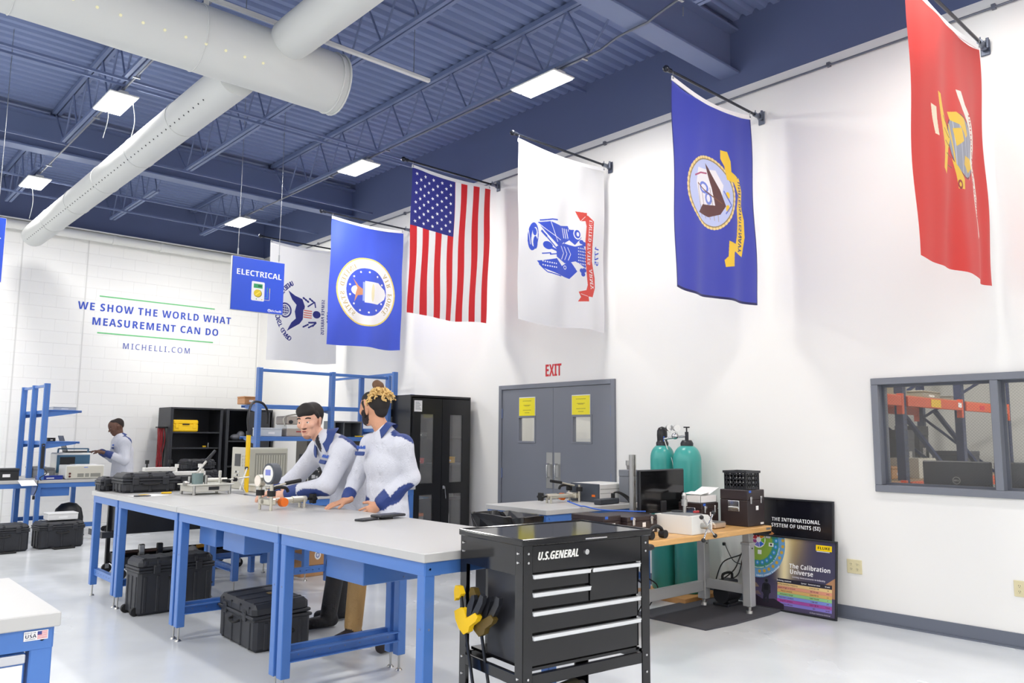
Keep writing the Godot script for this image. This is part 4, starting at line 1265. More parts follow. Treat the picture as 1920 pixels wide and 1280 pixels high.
	# yellow hard case in the open cabinet
	var yc = thing("yellow_case", "yellow hard case on the upper shelf of open cabinet", "case", Vector3(5.16, 1.55, -14.22))
	obj("shell", G.new().box(Vector3(0, 0.07, 0), Vector3(0.44, 0.14, 0.26), 0.02), mats["yellow"], yc)
	obj("lid", G.new().box(Vector3(0, 0.165, 0), Vector3(0.44, 0.08, 0.26), 0.02), mats["yellow"], yc)
	obj("handle", G.new().bb(-0.06, 0.06, 0.12, 0.14, 0.13, 0.145, 0.004), mats["rubber"], yc)
	for s in [-0.15, 0.15]:
		obj("latch", G.new().bb(s - 0.03, s + 0.03, 0.06, 0.14, 0.125, 0.14, 0.006), mats["yellow"], yc)
	shelf_box("black_case", Vector3(5.4, 0.9, -14.3), Vector3(0.32, 0.14, 0.3), c8(40, 42, 46), "small black case on lower shelf of the open cabinet", "case")
	var tool_ = thing("shelf_tools", "loose small tools on the middle shelf of open cabinet", "tools", Vector3(5.55, 1.28, -14.25))
	obj("bit", G.new().bb(-0.02, 0.04, 0, 0.03, -0.02, 0.02, 0.004), mats["yellow"], tool_)
	obj("rod", G.new().cyl(Vector3(0.08, 0, 0), Vector3(0.08, 0.08, 0), 0.012, -1, 8), mats["steel"], tool_)
	var rag = thing("plastic_bag", "crumpled clear bag on shelf of corner cabinet", "bag", Vector3(6.12, 1.4, -14.25))
	obj("film", G.new().ball(Vector3(0, 0.06, 0), Vector3(0.1, 0.06, 0.08), 12).ball(Vector3(0.1, 0.09, 0), Vector3(0.08, 0.09, 0.08), 12), mat("film", c8(110, 112, 120), 0.3), rag)
	# coiled red leads hanging on the cabinet side
	var leads = thing("test_leads", "bundle of red and black test leads hanging beside the open cabinet", "leads", Vector3(4.81, 0, -14.2))
	for k in 14:
		var dx = (k % 5) * 0.028 - 0.07
		var dz = (k / 5) * 0.03 - 0.03
		var zz = dz + rng.randf_range(-0.01, 0.01)
		obj("lead", G.new().hose([Vector3(dx, 1.62, zz), Vector3(dx + rng.randf_range(-0.02, 0.02), 1.4, zz + 0.015), Vector3(dx + rng.randf_range(-0.025, 0.025), 1.1, zz), Vector3(dx + rng.randf_range(-0.025, 0.025), 0.85, zz), Vector3(dx, 0.5 + 0.05 * (k % 4), zz)], 0.0075, 6, 4), mat("lead_red", c8(150, 36, 44), 0.5) if k % 5 != 4 else mats["cable"], leads)
	obj("hook_bar", G.new().bb(-0.1, 0.07, 1.61, 1.635, -0.06, 0.06, 0.003), mats["black_steel"], leads)
	# small-parts drawers, a grey case and a yellow tag near the right wall
	var pt = thing("parts_cabinet", "brown small-parts drawer cabinet with white labels behind the men", "cabinet", Vector3(5.52, 0.0, -9.6))
	var brown = mat("parts_brown", c8(86, 82, 74), 0.5)
	obj("carcass", G.new().bb(-0.42, 0.42, 0.0, 1.44, -0.3, 0, 0.004), brown, pt)
	for r in 9:
		for c in 4:
			var dx = -0.315 + c * 0.21
			var dy = 0.6 + r * 0.092
			var dr = obj("drawer", G.new().bb(dx - 0.092, dx + 0.092, dy - 0.04, dy + 0.036, 0, 0.012, 0.003), mat("parts_drawer", c8(92, 96, 98), 0.35), pt)
			obj("label_card", G.new().bb(dx - 0.03, dx + 0.02, dy - 0.026, dy + 0.02, 0.012, 0.014).bb(dx + 0.03, dx + 0.06, dy - 0.026, dy + 0.005, 0.012, 0.014), mats["paper"], dr)
	var gc = thing("grey_case", "open grey box standing on the parts drawers", "box", Vector3(5.72, 1.441, -9.62))
	obj("shell", G.new().bb(-0.22, -0.2, 0, 0.26, -0.28, 0).bb(0.2, 0.22, 0, 0.26, -0.28, 0).bb(-0.2, 0.2, 0.24, 0.26, -0.28, 0).bb(-0.2, 0.2, 0, 0.02, -0.28, 0).bb(-0.2, 0.2, 0.02, 0.24, -0.28, -0.26).bb(-0.07, -0.06, 0.02, 0.24, -0.26, 0), mat("case_grey", c8(128, 132, 136), 0.5), gc)
	shelf_box("yellow_tag", Vector3(5.86, 1.442, -9.56), Vector3(0.13, 0.06, 0.02), c8(250, 216, 20), "yellow card standing on the parts drawers", "card")
	shelf_box("black_tray", Vector3(5.4, 1.441, -9.7), Vector3(0.2, 0.06, 0.15), c8(30, 30, 34), "small black tray on the parts drawers", "tray")


func shelf_box(called, at: Vector3, s: Vector3, c: Color, label: String, category: String, lid = null):
	var t = thing(called, label, category, at)
	obj("body", G.new().box(Vector3(0, s.y * 0.4, 0), Vector3(s.x, s.y * 0.8, s.z), 0.006), mat("c_" + c.to_html(), c, 0.45), t)
	var lc: Color = lid if lid != null else c
	obj("lid", G.new().box(Vector3(0, s.y * 0.9, 0), Vector3(s.x * 1.02, s.y * 0.2, s.z * 1.02), 0.004), mat("c_" + lc.to_html(), lc, 0.45), t)
	obj("label_card", G.new().box(Vector3(0, s.y * 0.4, s.z / 2 + 0.001), Vector3(s.x * 0.3, s.y * 0.25, 0.001)), mats["paper"], t)
	return t


# a moulded black transit case; x: width, z: depth (latches on +z), lid on top
func rugged_case(label: String, at: Vector3, turn: float, w: float, h: float, d: float, o := {}) -> Node3D:
	var t = thing("transit_case", label, "case", at, turn, "black moulded transit cases")
	var m: Material = mats["dark_case"]
	var lh: float = h * o.get("lid", 0.28)
	var bh = h - lh
	obj("body", G.new().box(Vector3(0, bh / 2, 0), Vector3(w, bh, d), 0.025).box(Vector3(0, bh - 0.012, 0), Vector3(w + 0.016, 0.022, d + 0.016), 0.006), m, t)
	var lid = obj("lid", G.new().box(Vector3(0, bh + lh / 2 + 0.001, 0), Vector3(w, lh, d), min(0.03, lh * 0.4)).box(Vector3(0, bh + 0.013, 0), Vector3(w + 0.016, 0.022, d + 0.016), 0.006), m, t)
	lid.rotation.x = o.get("ajar", 0.0)
	var ribs: int = o.get("ribs", 4)
	for k in ribs:
		var x = -w / 2 + w * (k + 0.5) / ribs
		obj("rib", G.new().box(Vector3(x, bh * 0.46, d / 2), Vector3(0.028, bh * 0.8, 0.014), 0.005), m, t)
		obj("lid_rib", G.new().box(Vector3(x, bh + lh * 0.62, d / 2 - 0.002), Vector3(0.03, lh * 0.5, 0.014), 0.005).box(Vector3(x, h + 0.001, 0), Vector3(0.03, 0.01, d * 0.86), 0.004), m, lid)
	for s in [-1, 1]:
		for k in 3:
			obj("rib", G.new().box(Vector3(s * w / 2, bh * 0.46, -d * 0.3 + k * d * 0.3), Vector3(0.014, bh * 0.8, 0.028), 0.005), m, t)
		var lx: float = s * w * 0.28
		obj("latch", G.new().box(Vector3(lx, bh + 0.005, d / 2 + 0.016), Vector3(0.06, 0.075, 0.016), 0.006).box(Vector3(lx, bh + 0.03, d / 2 + 0.024), Vector3(0.045, 0.016, 0.008), 0.003), m, t)
	obj("handle", G.new().hose([Vector3(-0.07, bh * 0.8, d / 2), Vector3(-0.065, bh * 0.76, d / 2 + 0.03), Vector3(0, bh * 0.72, d / 2 + 0.034), Vector3(0.065, bh * 0.76, d / 2 + 0.03), Vector3(0.07, bh * 0.8, d / 2)], 0.009, 8, 4), mats["rubber"], t)
	if o.get("side_handle", false):
		obj("side_handle", G.new().hose([Vector3(w / 2, bh * 0.55, -0.07), Vector3(w / 2 + 0.03, bh * 0.52, -0.06), Vector3(w / 2 + 0.03, bh * 0.52, 0.06), Vector3(w / 2, bh * 0.55, 0.07)], 0.009, 8, 4), mats["rubber"], t)
	if o.get("wheels", false):
		for s in [-1, 1]:
			obj("wheel", G.new().cyl(Vector3(-w / 2 - 0.004, 0.035, s * d * 0.34 - 0.016), Vector3(-w / 2 - 0.004, 0.035, s * d * 0.34 + 0.016), 0.035, -1, 16), mats["rubber"], t)
	if o.get("pull", false):
		obj("pull_handle", G.new().tube([Vector3(-0.13, 0.02, d / 2), Vector3(-0.12, 0.012, d / 2 + 0.14), Vector3(0.12, 0.012, d / 2 + 0.14), Vector3(0.13, 0.02, d / 2)], 0.011, 8), mats["rubber"], t)
	if o.get("badge", false):
		obj("badge", G.new().box(Vector3(0.02, h + 0.007, -d * 0.1), Vector3(0.05, 0.003, 0.03)), mat("badge_gold", c8(150, 120, 40), 0.4), lid)
	return t


func floor_cases():
	rugged_case("black transit case with lid ajar on the floor under the near bench", Vector3(2.75, 0, -5.73), PI / 2 * 0 - 0.04 + PI / 2 * -1 + 0.0, 0.66, 0.33, 0.42, {"lid": 0.3, "ajar": 0.05, "side_handle": true, "badge": true, "ribs": 4})
	rugged_case("upright wheeled black transit case under the second bench", Vector3(2.6, 0, -7.27), 0.05, 0.64, 0.46, 0.3, {"lid": 0.2, "wheels": true, "ribs": 6, "side_handle": true})
	rugged_case("wheeled black case with a white box on it by the block wall", Vector3(2.84, 0, -12.16), 0.06, 0.54, 0.34, 0.36, {"lid": 0.22, "pull": true, "ribs": 3, "side_handle": true})
	rugged_case("wheeled black case at the picture's left edge", Vector3(2.16, 0, -12.1), 0.04, 0.58, 0.34, 0.36, {"lid": 0.22, "pull": true, "ribs": 3})
	rugged_case("big closed black hard case on the far crosswise bench", Vector3(2.56, 0.966, -7.96), 0.03, 0.48, 0.175, 0.3, {"lid": 0.42, "ribs": 3})
	rugged_case("small dark case left of the big case on the bench", Vector3(2.36, 0.966, -8.26), 0.0, 0.24, 0.13, 0.18, {"lid": 0.4, "ribs": 2})
	rugged_case("dark open-topped case right of the big case on the bench", Vector3(3.0, 0.966, -8.05), 0.02, 0.36, 0.135, 0.3, {"lid": 0.3, "ribs": 3})
	rugged_case("black case stacked low in front of the open cabinet", Vector3(5.2, 0.0, -13.5), 0.05, 0.6, 0.75, 0.42, {"lid": 0.3, "ribs": 4})
	rugged_case("black case lying on top of the stacked case", Vector3(5.2, 0.759, -13.5), 0.0, 0.52, 0.16, 0.4, {"lid": 0.45, "ribs": 3})
	rugged_case("topmost black case of the pile before the open cabinet", Vector3(5.16, 0.927, -13.5), 0.05, 0.48, 0.17, 0.36, {"lid": 0.45, "ribs": 3})
	shelf_box("white_box", Vector3(2.86, 0.36, -12.16), Vector3(0.36, 0.09, 0.26), c8(226, 226, 226), "flat white box lying on the wheeled black case", "box")
	var bp = thing("backpack", "black backpack on the floor beneath the bench by the block wall", "backpack", Vector3(3.14, 0, -12.95))
	obj("bag", G.new().lathe([[0, 0], [0.17, 0.0], [0.2, 0.06], [0.2, 0.3], [0.17, 0.43], [0.1, 0.5], [0, 0.52]], Transform3D(Basis.from_scale(Vector3(1, 1, 0.7)), Vector3.ZERO), 18), mats["black_plastic"], bp)
	obj("pocket", G.new().lathe([[0, 0.05], [0.14, 0.06], [0.15, 0.2], [0.12, 0.27], [0, 0.28]], Transform3D(Basis.from_scale(Vector3(1, 1, 0.5)), Vector3(0, 0, 0.1)), 16), mats["black_plastic"], bp)
	obj("strap", G.new().hose([Vector3(-0.08, 0.45, -0.12), Vector3(-0.1, 0.3, -0.2), Vector3(-0.09, 0.1, -0.13)], 0.014, 6, 5), mats["rubber"], bp)
	# cardboard carton behind the bench legs
	var cb = thing("cardboard_box", "brown cardboard carton on the floor under the rear bench", "box", Vector3(4.42, 0, -8.14))
	obj("carton", G.new().box(Vector3(0, 0.18, 0), Vector3(0.45, 0.36, 0.42), 0.004), mat("cardboard", c8(186, 140, 96), 0.8), cb)
	obj("tape", G.new().bb(-0.225, 0.225, 0.36, 0.362, -0.025, 0.025), mat("tape_tan", c8(206, 170, 120), 0.4), cb)
	var p = Pic.new(256, 160, c8(186, 140, 96))
	p.disc(110, 62, 22, 22, c8(240, 240, 240)).disc(110, 62, 13, 13, c8(110, 130, 190)).disc(110, 62, 8, 8, c8(230, 232, 240)).rect(40, 108, 140, 5, c8(110, 80, 56)).rect(70, 122, 80, 5, c8(110, 80, 56)).rect(0, 40, 256, 2, c8(150, 108, 70)).disc(40, 66, 8, 9, c8(150, 104, 76))
	obj("print", sheet(Vector3(-0.22, 0.355, 0.2115), Vector3(0.44, 0, 0), Vector3(0, -0.35, 0), 0.0005), pmat("carton_print", p, 0.8), cb)
	# black service cart under the far benches
	var c = thing("service_cart", "black service cart with deep bin behind the wheeled transit case", "cart", Vector3(3.36, 0, -9.3), 0.0)
	obj("upper_bin", G.new().bb(-0.62, 0.62, 0.46, 0.9, -0.28, 0.28, 0.006), mats["black_steel"], c)
	obj("lower_tray", G.new().bb(-0.62, 0.62, 0.11, 0.125, -0.28, 0.28).bb(-0.62, 0.62, 0.11, 0.22, 0.27, 0.28).bb(-0.62, 0.62, 0.11, 0.22, -0.28, -0.27).bb(-0.62, -0.61, 0.11, 0.22, -0.28, 0.28).bb(0.61, 0.62, 0.11, 0.22, -0.28, 0.28), mats["black_steel"], c)
	obj("side_tray", G.new().bb(-0.84, -0.64, 0.43, 0.445, -0.24, 0.26).bb(-0.84, -0.64, 0.445, 0.49, 0.25, 0.26).bb(-0.84, -0.83, 0.445, 0.49, -0.24, 0.25), mats["dark_case"], c)
	for sx in [-0.63, 0.63]:
		for sz in [-0.26, 0.26]:
			obj("post", G.new().bb(sx - 0.02, sx + 0.02, 0.1, 0.92, sz - 0.022, sz + 0.022, 0.003), mats["black_steel"], c)
			var w = obj("caster", G.new().cyl(Vector3(sx, 0.05, sz - 0.015), Vector3(sx, 0.05, sz + 0.015), 0.05, -1, 16), mats["rubber"], c)
			obj("fork", G.new().bb(sx - 0.02, sx + 0.02, 0.05, 0.1, sz - 0.022, sz - 0.018).bb(sx - 0.02, sx + 0.02, 0.05, 0.1, sz + 0.018, sz + 0.022), mats["zinc"], w)
	for k in 6:
		var tl = thing("hand_tool", ["dark wooden-handled tool on the cart's lower tray", "brown roll on the cart's lower tray", "steel wrench lying on the cart's lower tray", "crumpled pale rag on the cart's lower tray", "orange-handled pliers on the cart's lower tray", "short black tool on the cart's lower tray", "grey rag heap on the cart's lower tray"][k], "tool", Vector3(2.88 + k * 0.19, 0.126, -9.2))
		if k in [3, 6]:
			obj("heap", G.new().ball(Vector3(0, 0.06, 0), Vector3(0.1, 0.06, 0.08), 10).ball(Vector3(0.06, 0.07, 0.02), Vector3(0.07, 0.07, 0.07), 10), mat("rag_grey", c8(170, 168, 166), 0.9), tl)
		else:
			obj("handle", G.new().cyl(Vector3(-0.08, 0.12, 0), Vector3(0.05, 0.13, 0.04), 0.022, 0.016, 8), mat("tool_%d" % k, [c8(60, 44, 40), c8(70, 50, 44), c8(150, 150, 150), Color.WHITE, c8(200, 140, 40), c8(30, 30, 34)][k], 0.5), tl)
			obj("head", G.new().box(Vector3(0.08, 0.1, 0.03), Vector3(0.06, 0.2, 0.05), 0.008), mats["steel"] if k % 2 == 0 else mats["black_plastic"], tl)


func tool_cart():
	# local frame: x along the drawer front (to the right), z toward the front
	var W = 0.75
	var D = 0.49
	var H = 1.07
	var front_left = Vector3(2.358, 0, -2.518)
	var ang = atan2(0.086, 0.745)
	var t = thing("tool_cart", "black rolling tool cart with white-lettered top panel and silver drawer strips", "tool cart", front_left, -ang)
	var bk = mat("gloss_black", c8(17, 17, 20), 0.1)
	var al: Material = mat("alu_strip", c8(222, 224, 226), 0.3, 0.6)
	# corner posts of angle steel
	for sx in [0.0, W]:
		for sz in [0.0, -D]:
			var kx = 1.0 if sx == 0.0 else -1.0
			var kz = -1.0 if sz == 0.0 else 1.0
			var g = G.new()
			g.bb(sx + (0.004 if sx == 0.0 else -0.004), sx + kx * 0.052, 0.1, H - 0.03, sz - 0.003 + (0.002 if sz < 0 else -0.0), sz + 0.002)
			g.bb(sx, sx + kx * 0.005, 0.1, H - 0.03, sz, sz + kz * 0.052)
			var post = obj("corner_post", g, bk, t)
			for y in [H - 0.062, H - 0.1, H - 0.575, 0.42]:
				if sz == 0.0:
					obj("bolt", G.new().cyl(Vector3(sx + kx * 0.028, y, sz), Vector3(sx + kx * 0.028, y, sz + 0.007), 0.0065, 0.005, 10), mats["chrome"], post)
				obj("bolt", G.new().cyl(Vector3(sx, y, sz + kz * 0.028), Vector3(sx - kx * 0.007, y, sz + kz * 0.028), 0.0065, 0.005, 10), mats["chrome"], post)
			var ca = obj("caster", G.new().cyl(Vector3(sx + kx * 0.04 - 0.015, 0.06, sz + kz * 0.04), Vector3(sx + kx * 0.04 + 0.015, 0.06, sz + kz * 0.04), 0.06, -1, 18), mats["rubber"], t)
			obj("fork", G.new().bb(sx + kx * 0.04 - 0.022, sx + kx * 0.04 + 0.022, 0.1, 0.115, sz + kz * 0.04 - 0.03, sz + kz * 0.04 + 0.03), mats["zinc"], ca)
	# lid tray with a rim
	obj("lid", G.new().bb(-0.008, W + 0.008, H - 0.03, H - 0.004, -D - 0.008, 0.01, 0.004).bb(-0.008, W + 0.008, H - 0.01, H, -0.003, 0.01, 0.003).bb(-0.008, W + 0.008, H - 0.01, H, -D - 0.008, -D + 0.004, 0.003).bb(-0.008, 0.006, H - 0.01, H, -D, 0.0, 0.003).bb(W - 0.006, W + 0.008, H - 0.01, H, -D, 0.0, 0.003), bk, t)
	obj("gas_strut_strip", G.new().bb(0.34, 0.47, H - 0.022, H - 0.015, 0.008, 0.016, 0.002), mats["chrome"], t)
	# upper tray body behind the lettered panel
	obj("top_panel", G.new().bb(0.052, W - 0.052, H - 0.145, H - 0.03, -0.012, 0.0, 0.003), bk, t)
	obj("top_box", G.new().bb(0.006, W - 0.006, H - 0.145, H - 0.035, -D + 0.004, -0.012), bk, t)
	lettering("brand_letters", "U.S.GENERAL", 0.046, Transform3D(Basis(Vector3(1, 0, 0), Vector3(0.25, 1, 0), Vector3(0, 0, 1)), Vector3(0.195, H - 0.077, 0.0025)), mats["white_plastic"], t, sysfont(), 0, 0.8, 0.004)
	obj("lock", G.new().cyl(Vector3(0.355, H - 0.077, 0), Vector3(0.355, H - 0.077, 0.008), 0.014, 0.012, 14).box(Vector3(0.355, H - 0.077, 0.01), Vector3(0.004, 0.014, 0.004)), mats["chrome"], t)
	# drawer bank, inset on the left side behind an open recess
	obj("drawer_case", G.new().bb(0.13, W - 0.052, H - 0.54, H - 0.145, -D + 0.02, -0.035).bb(0.052, 0.13, H - 0.54, H - 0.145, -0.05, -0.035).bb(0.052, W - 0.052, H - 0.552, H - 0.54, -D + 0.02, -0.02), bk, t)
	var rows = [[0.055, 0.385, H - 0.222, H - 0.15], [0.055, 0.385, H - 0.3, H - 0.226], [0.39, W - 0.055, H - 0.3, H - 0.15], [0.055, W - 0.055, H - 0.4, H - 0.304], [0.055, W - 0.055, H - 0.535, H - 0.404]]
	for r in rows:
		var d = obj("drawer", G.new().bb(r[0] + 0.002, r[1] - 0.002, r[2] + 0.002, r[3] - 0.002, -0.035, -0.014, 0.003), bk, t)
		obj("handle_strip", G.new().bb(r[0] + 0.004, r[1] - 0.004, r[3] - 0.021, r[3] - 0.005, -0.008, 0.006, 0.003).bb(r[0] + 0.004, r[1] - 0.004, r[3] - 0.008, r[3] - 0.003, -0.02, 0.006), al, d)
	# recessed side wall and rails
	obj("side_wall", G.new().bb(0.055, 0.062, H - 0.54, H - 0.145, -D + 0.15, -0.05), mat("side_grey", c8(46, 47, 52), 0.3), t)
	obj("side_upper_panel", G.new().bb(0.0, 0.006, H - 0.155, H - 0.03, -D + 0.05, -0.05), bk, t)
	for k in 3:
		obj("screw", G.new().cyl(Vector3(0.054, H - 0.35 - k * 0.1, -0.08), Vector3(0.05, H - 0.35 - k * 0.1, -0.08), 0.004, -1, 6), bk, t)
	obj("front_rail", G.new().bb(0.052, W - 0.052, H - 0.61, H - 0.56, -0.02, 0.0, 0.003), bk, t)
	obj("back_rail", G.new().bb(0.052, W - 0.052, H - 0.61, H - 0.56, -D, -D + 0.02, 0.003), bk, t)
	for sx in [0.0, W - 0.02]:
		obj("side_rail", G.new().bb(sx, sx + 0.02, H - 0.61, H - 0.56, -D + 0.05, -0.05, 0.003), bk, t)
	obj("lower_shelf", G.new().bb(0.005, W - 0.005, 0.14, 0.155, -D + 0.004, -0.004).bb(0.052, W - 0.052, 0.14, 0.22, -0.008, 0.0).bb(0.052, W - 0.052, 0.14, 0.22, -D, -D + 0.008), bk, t)
	obj("push_handle", G.new().tube([Vector3(W, H - 0.1, -0.04), Vector3(W + 0.06, H - 0.095, -0.04), Vector3(W + 0.065, H - 0.095, -0.1), Vector3(W + 0.065, H - 0.095, -D + 0.1), Vector3(W + 0.06, H - 0.095, -D + 0.04), Vector3(W, H - 0.1, -D + 0.04)], 0.014, 10), mats["rubber"], t)
	var B = Transform3D(Basis(Vector3.UP, -ang), front_left)
	# two quick-grip clamps hung on the side rail
	for k in 2:
		var at = Vector3(-0.018 + 0.035 * k, 0, -0.37 + 0.0 * k)
		var c = thing("bar_clamp", "yellow and black one-hand bar clamp hung nearest on the cart side" if k == 0 else "second bar clamp hung behind the yellow one on the cart side", "clamp", B * at, -ang)
		var x = Transform3D(Basis(Vector3(0, 0, 1), Vector3.UP, Vector3(-1, 0, 0)), Vector3.ZERO)
		var s = 0.075 * k
		# local 2D: x runs along +z of the cart (toward its front), y up
		var ym: Material = mats["yellow"] if k == 0 else mat("clamp_dull", c8(96, 78, 30), 0.5)
		obj("jaw_body", G.new().prism([Vector2(-0.1 + s, 0.7), Vector2(-0.045 + s, 0.725), Vector2(-0.015 + s, 0.72), Vector2(0.0 + s, 0.685), Vector2(0.07 + s, 0.72), Vector2(0.095 + s, 0.705), Vector2(0.08 + s, 0.685), Vector2(0.03 + s, 0.655), Vector2(0.02 + s, 0.63), Vector2(-0.02 + s, 0.61), Vector2(-0.06 + s, 0.63), Vector2(-0.09 + s, 0.665)], 0.026, x), ym, c)
		obj("fixed_jaw", G.new().prism([Vector2(-0.105 + s, 0.79), Vector2(-0.095 + s, 0.815), Vector2(-0.065 + s, 0.815), Vector2(-0.045 + s, 0.785), Vector2(-0.06 + s, 0.765), Vector2(-0.085 + s, 0.76), Vector2(-0.1 + s, 0.745)], 0.026, x), ym, c)
		obj("trigger", G.new().prism([Vector2(-0.005 + s, 0.69), Vector2(0.0 + s, 0.74), Vector2(0.035 + s, 0.79), Vector2(0.055 + s, 0.795), Vector2(0.06 + s, 0.775), Vector2(0.045 + s, 0.74), Vector2(0.03 + s, 0.7)], 0.02, x), mats["black_plastic"], c)
		obj("grip", G.new().prism([Vector2(0.03 + s, 0.7), Vector2(0.085 + s, 0.77), Vector2(0.105 + s, 0.805), Vector2(0.13 + s, 0.8), Vector2(0.125 + s, 0.77), Vector2(0.085 + s, 0.715)], 0.02, x), mats["black_plastic"], c)
		obj("bar", G.new().prism([Vector2(-0.078 + s, 0.8), Vector2(-0.062 + s, 0.8), Vector2(0.085 + s, 0.3), Vector2(0.07 + s, 0.3)], 0.008, Transform3D(x.basis, x.basis * Vector3(0, 0, 0.009))), mats["black_steel"], c)
	# things on the lower shelf
	var dr = thing("cordless_drill", "olive and black power drill on the cart's lower shelf", "drill", B * Vector3(0.4, 0.155, -0.17), -ang + 0.2)
	obj("motor_body", G.new().cyl(Vector3(-0.1, 0.2, 0), Vector3(0.04, 0.2, 0), 0.036, 0.04, 16), mat("drill_olive", c8(84, 80, 62), 0.5), dr)
	obj("chuck", G.new().cyl(Vector3(0.04, 0.2, 0), Vector3(0.1, 0.2, 0), 0.03, 0.018, 14), mats["black_plastic"], dr)
	obj("grip", G.new().prism([Vector2(-0.06, 0.19), Vector2(0.0, 0.19), Vector2(-0.02, 0.08), Vector2(-0.08, 0.08)], 0.04, Transform3D(Basis(), Vector3(0, 0, -0.02))), mats["black_plastic"], dr)
	obj("battery", G.new().box(Vector3(-0.045, 0.035, 0), Vector3(0.13, 0.07, 0.075), 0.01), mats["black_plastic"], dr)
	var tb = thing("caulk_tube", "white tube with red end on the cart's lower shelf", "tube", B * Vector3(0.1, 0.155, -0.25), -ang)
	obj("tube", G.new().cyl(Vector3(0, 0, 0), Vector3(0.0, 0.14, 0), 0.03, -1, 14), mats["white_plastic"], tb)
	obj("cap", G.new().cyl(Vector3(0, 0.14, 0), Vector3(0, 0.165, 0), 0.031, 0.026, 14), mat("cap_red", c8(190, 50, 50), 0.5), tb)
	var pl = thing("blue_pliers", "blue handled pliers standing on the cart's lower shelf", "pliers", B * Vector3(0.13, 0.155, -0.1), -ang)
	obj("handle", G.new().hose([Vector3(0, 0, 0), Vector3(0.015, 0.1, 0), Vector3(0.0, 0.17, 0)], 0.01, 8, 4).hose([Vector3(0.06, 0, 0), Vector3(0.04, 0.1, 0), Vector3(0.02, 0.17, 0)], 0.01, 8, 4), mat("tool_blue", c8(50, 100, 200), 0.5), pl)
	obj("jaw", G.new().bb(-0.005, 0.03, 0.165, 0.22, -0.008, 0.008, 0.004), mats["steel"], pl)
	# grey headphones-like cable roll on the wood table edge beside the cart


func pump(label: String, at: Vector3, turn: float, gauge: bool):
	# hand pressure pump: cross body on feet, lever, valves
	var t = thing("pressure_pump", label, "pump", at, turn)
	var st: Material = mat("nickel", c8(206, 202, 188), 0.3, 0.7)
	obj("barrel", G.new().cyl(Vector3(-0.05, 0.06, 0), Vector3(0.3, 0.06, 0), 0.02, -1, 14).cyl(Vector3(0.2, 0.06, 0), Vector3(0.32, 0.06, 0), 0.026, 0.024, 14).box(Vector3(-0.02, 0.06, 0.02), Vector3(0.06, 0.05, 0.14), 0.008), st, t)
	for p in [Vector3(-0.03, 0, 0.085), Vector3(-0.03, 0, -0.06), Vector3(0.29, 0, 0.03), Vector3(0.29, 0, -0.03)]:
		obj("foot", G.new().cyl(p, p + Vector3(0, 0.06, 0), 0.011, -1, 10), st, t)
	for z in [0.085, -0.06]:
		obj("riser", G.new().cyl(Vector3(-0.03, 0.06, z), Vector3(-0.03, 0.16, z), 0.013, -1, 12), st, t)
		obj("collar_knob", G.new().cyl(Vector3(-0.03, 0.1, z), Vector3(-0.03, 0.14, z), 0.03, -1, 12), mats["rubber"], t)
	obj("orange_knob", G.new().cyl(Vector3(0.1, 0.05, 0.02), Vector3(0.1, 0.05, 0.06), 0.034, 0.032, 18), mats["orange"], t)
	obj("star_knob", G.new().prism(star_poly(0.042, 0.028, 6), 0.03, Transform3D(Basis(Vector3(0, 0, 1), Vector3.UP, Vector3(-1, 0, 0)), Vector3(0.4, 0.06, 0))).cyl(Vector3(0.32, 0.06, 0), Vector3(0.38, 0.06, 0), 0.009, -1, 8), mats["rubber"], t)
	obj("lever", G.new().cyl(Vector3(-0.02, 0.15, 0.0), Vector3(0.16, 0.185, 0.0), 0.008, -1, 8), st, t)
	obj("lever_grip", G.new().cyl(Vector3(0.14, 0.182, 0), Vector3(0.27, 0.2, 0), 0.014, -1, 10).hose([Vector3(0.0, 0.12, 0.02), Vector3(0.05, 0.155, 0.02), Vector3(0.13, 0.15, 0.02), Vector3(0.15, 0.12, 0.02)], 0.012, 8, 4), mats["rubber"], t)
	if gauge:
		obj("digital_gauge", G.new().cyl(Vector3(-0.06, 0.26, 0.085), Vector3(0.0, 0.26, 0.085), 0.075, -1, 28), mat("gauge_grey", c8(70, 76, 86), 0.5), t)
		obj("gauge_face", G.new().cyl(Vector3(-0.064, 0.26, 0.085), Vector3(-0.06, 0.26, 0.085), 0.06, -1, 28), mats["white_plastic"], t)
		obj("gauge_display", G.new().bb(-0.067, -0.063, 0.25, 0.29, 0.055, 0.115), mat("lcd_blue", c8(120, 130, 205), 0.3), t)
		obj("gauge_neck", G.new().cyl(Vector3(-0.03, 0.15, 0.085), Vector3(-0.03, 0.19, 0.085), 0.012, -1, 10), st, t)
		obj("dial_gauge", G.new().cyl(Vector3(-0.055, 0.205, -0.06), Vector3(-0.015, 0.205, -0.06), 0.045, -1, 22), st, t)
		obj("dial_face", G.new().cyl(Vector3(-0.058, 0.205, -0.06), Vector3(-0.055, 0.205, -0.06), 0.038, -1, 22), mat("dial_paper", c8(236, 226, 214), 0.5), t)
	return t


func star_poly(r0: float, r1: float, n: int) -> Array:
	var p = []
	for i in n * 4:
		p.append(Vector2.from_angle(TAU * i / (n * 4)) * lerpf(r1, r0, 0.5 + 0.5 * cos(TAU * i / 4.0)))
	return p


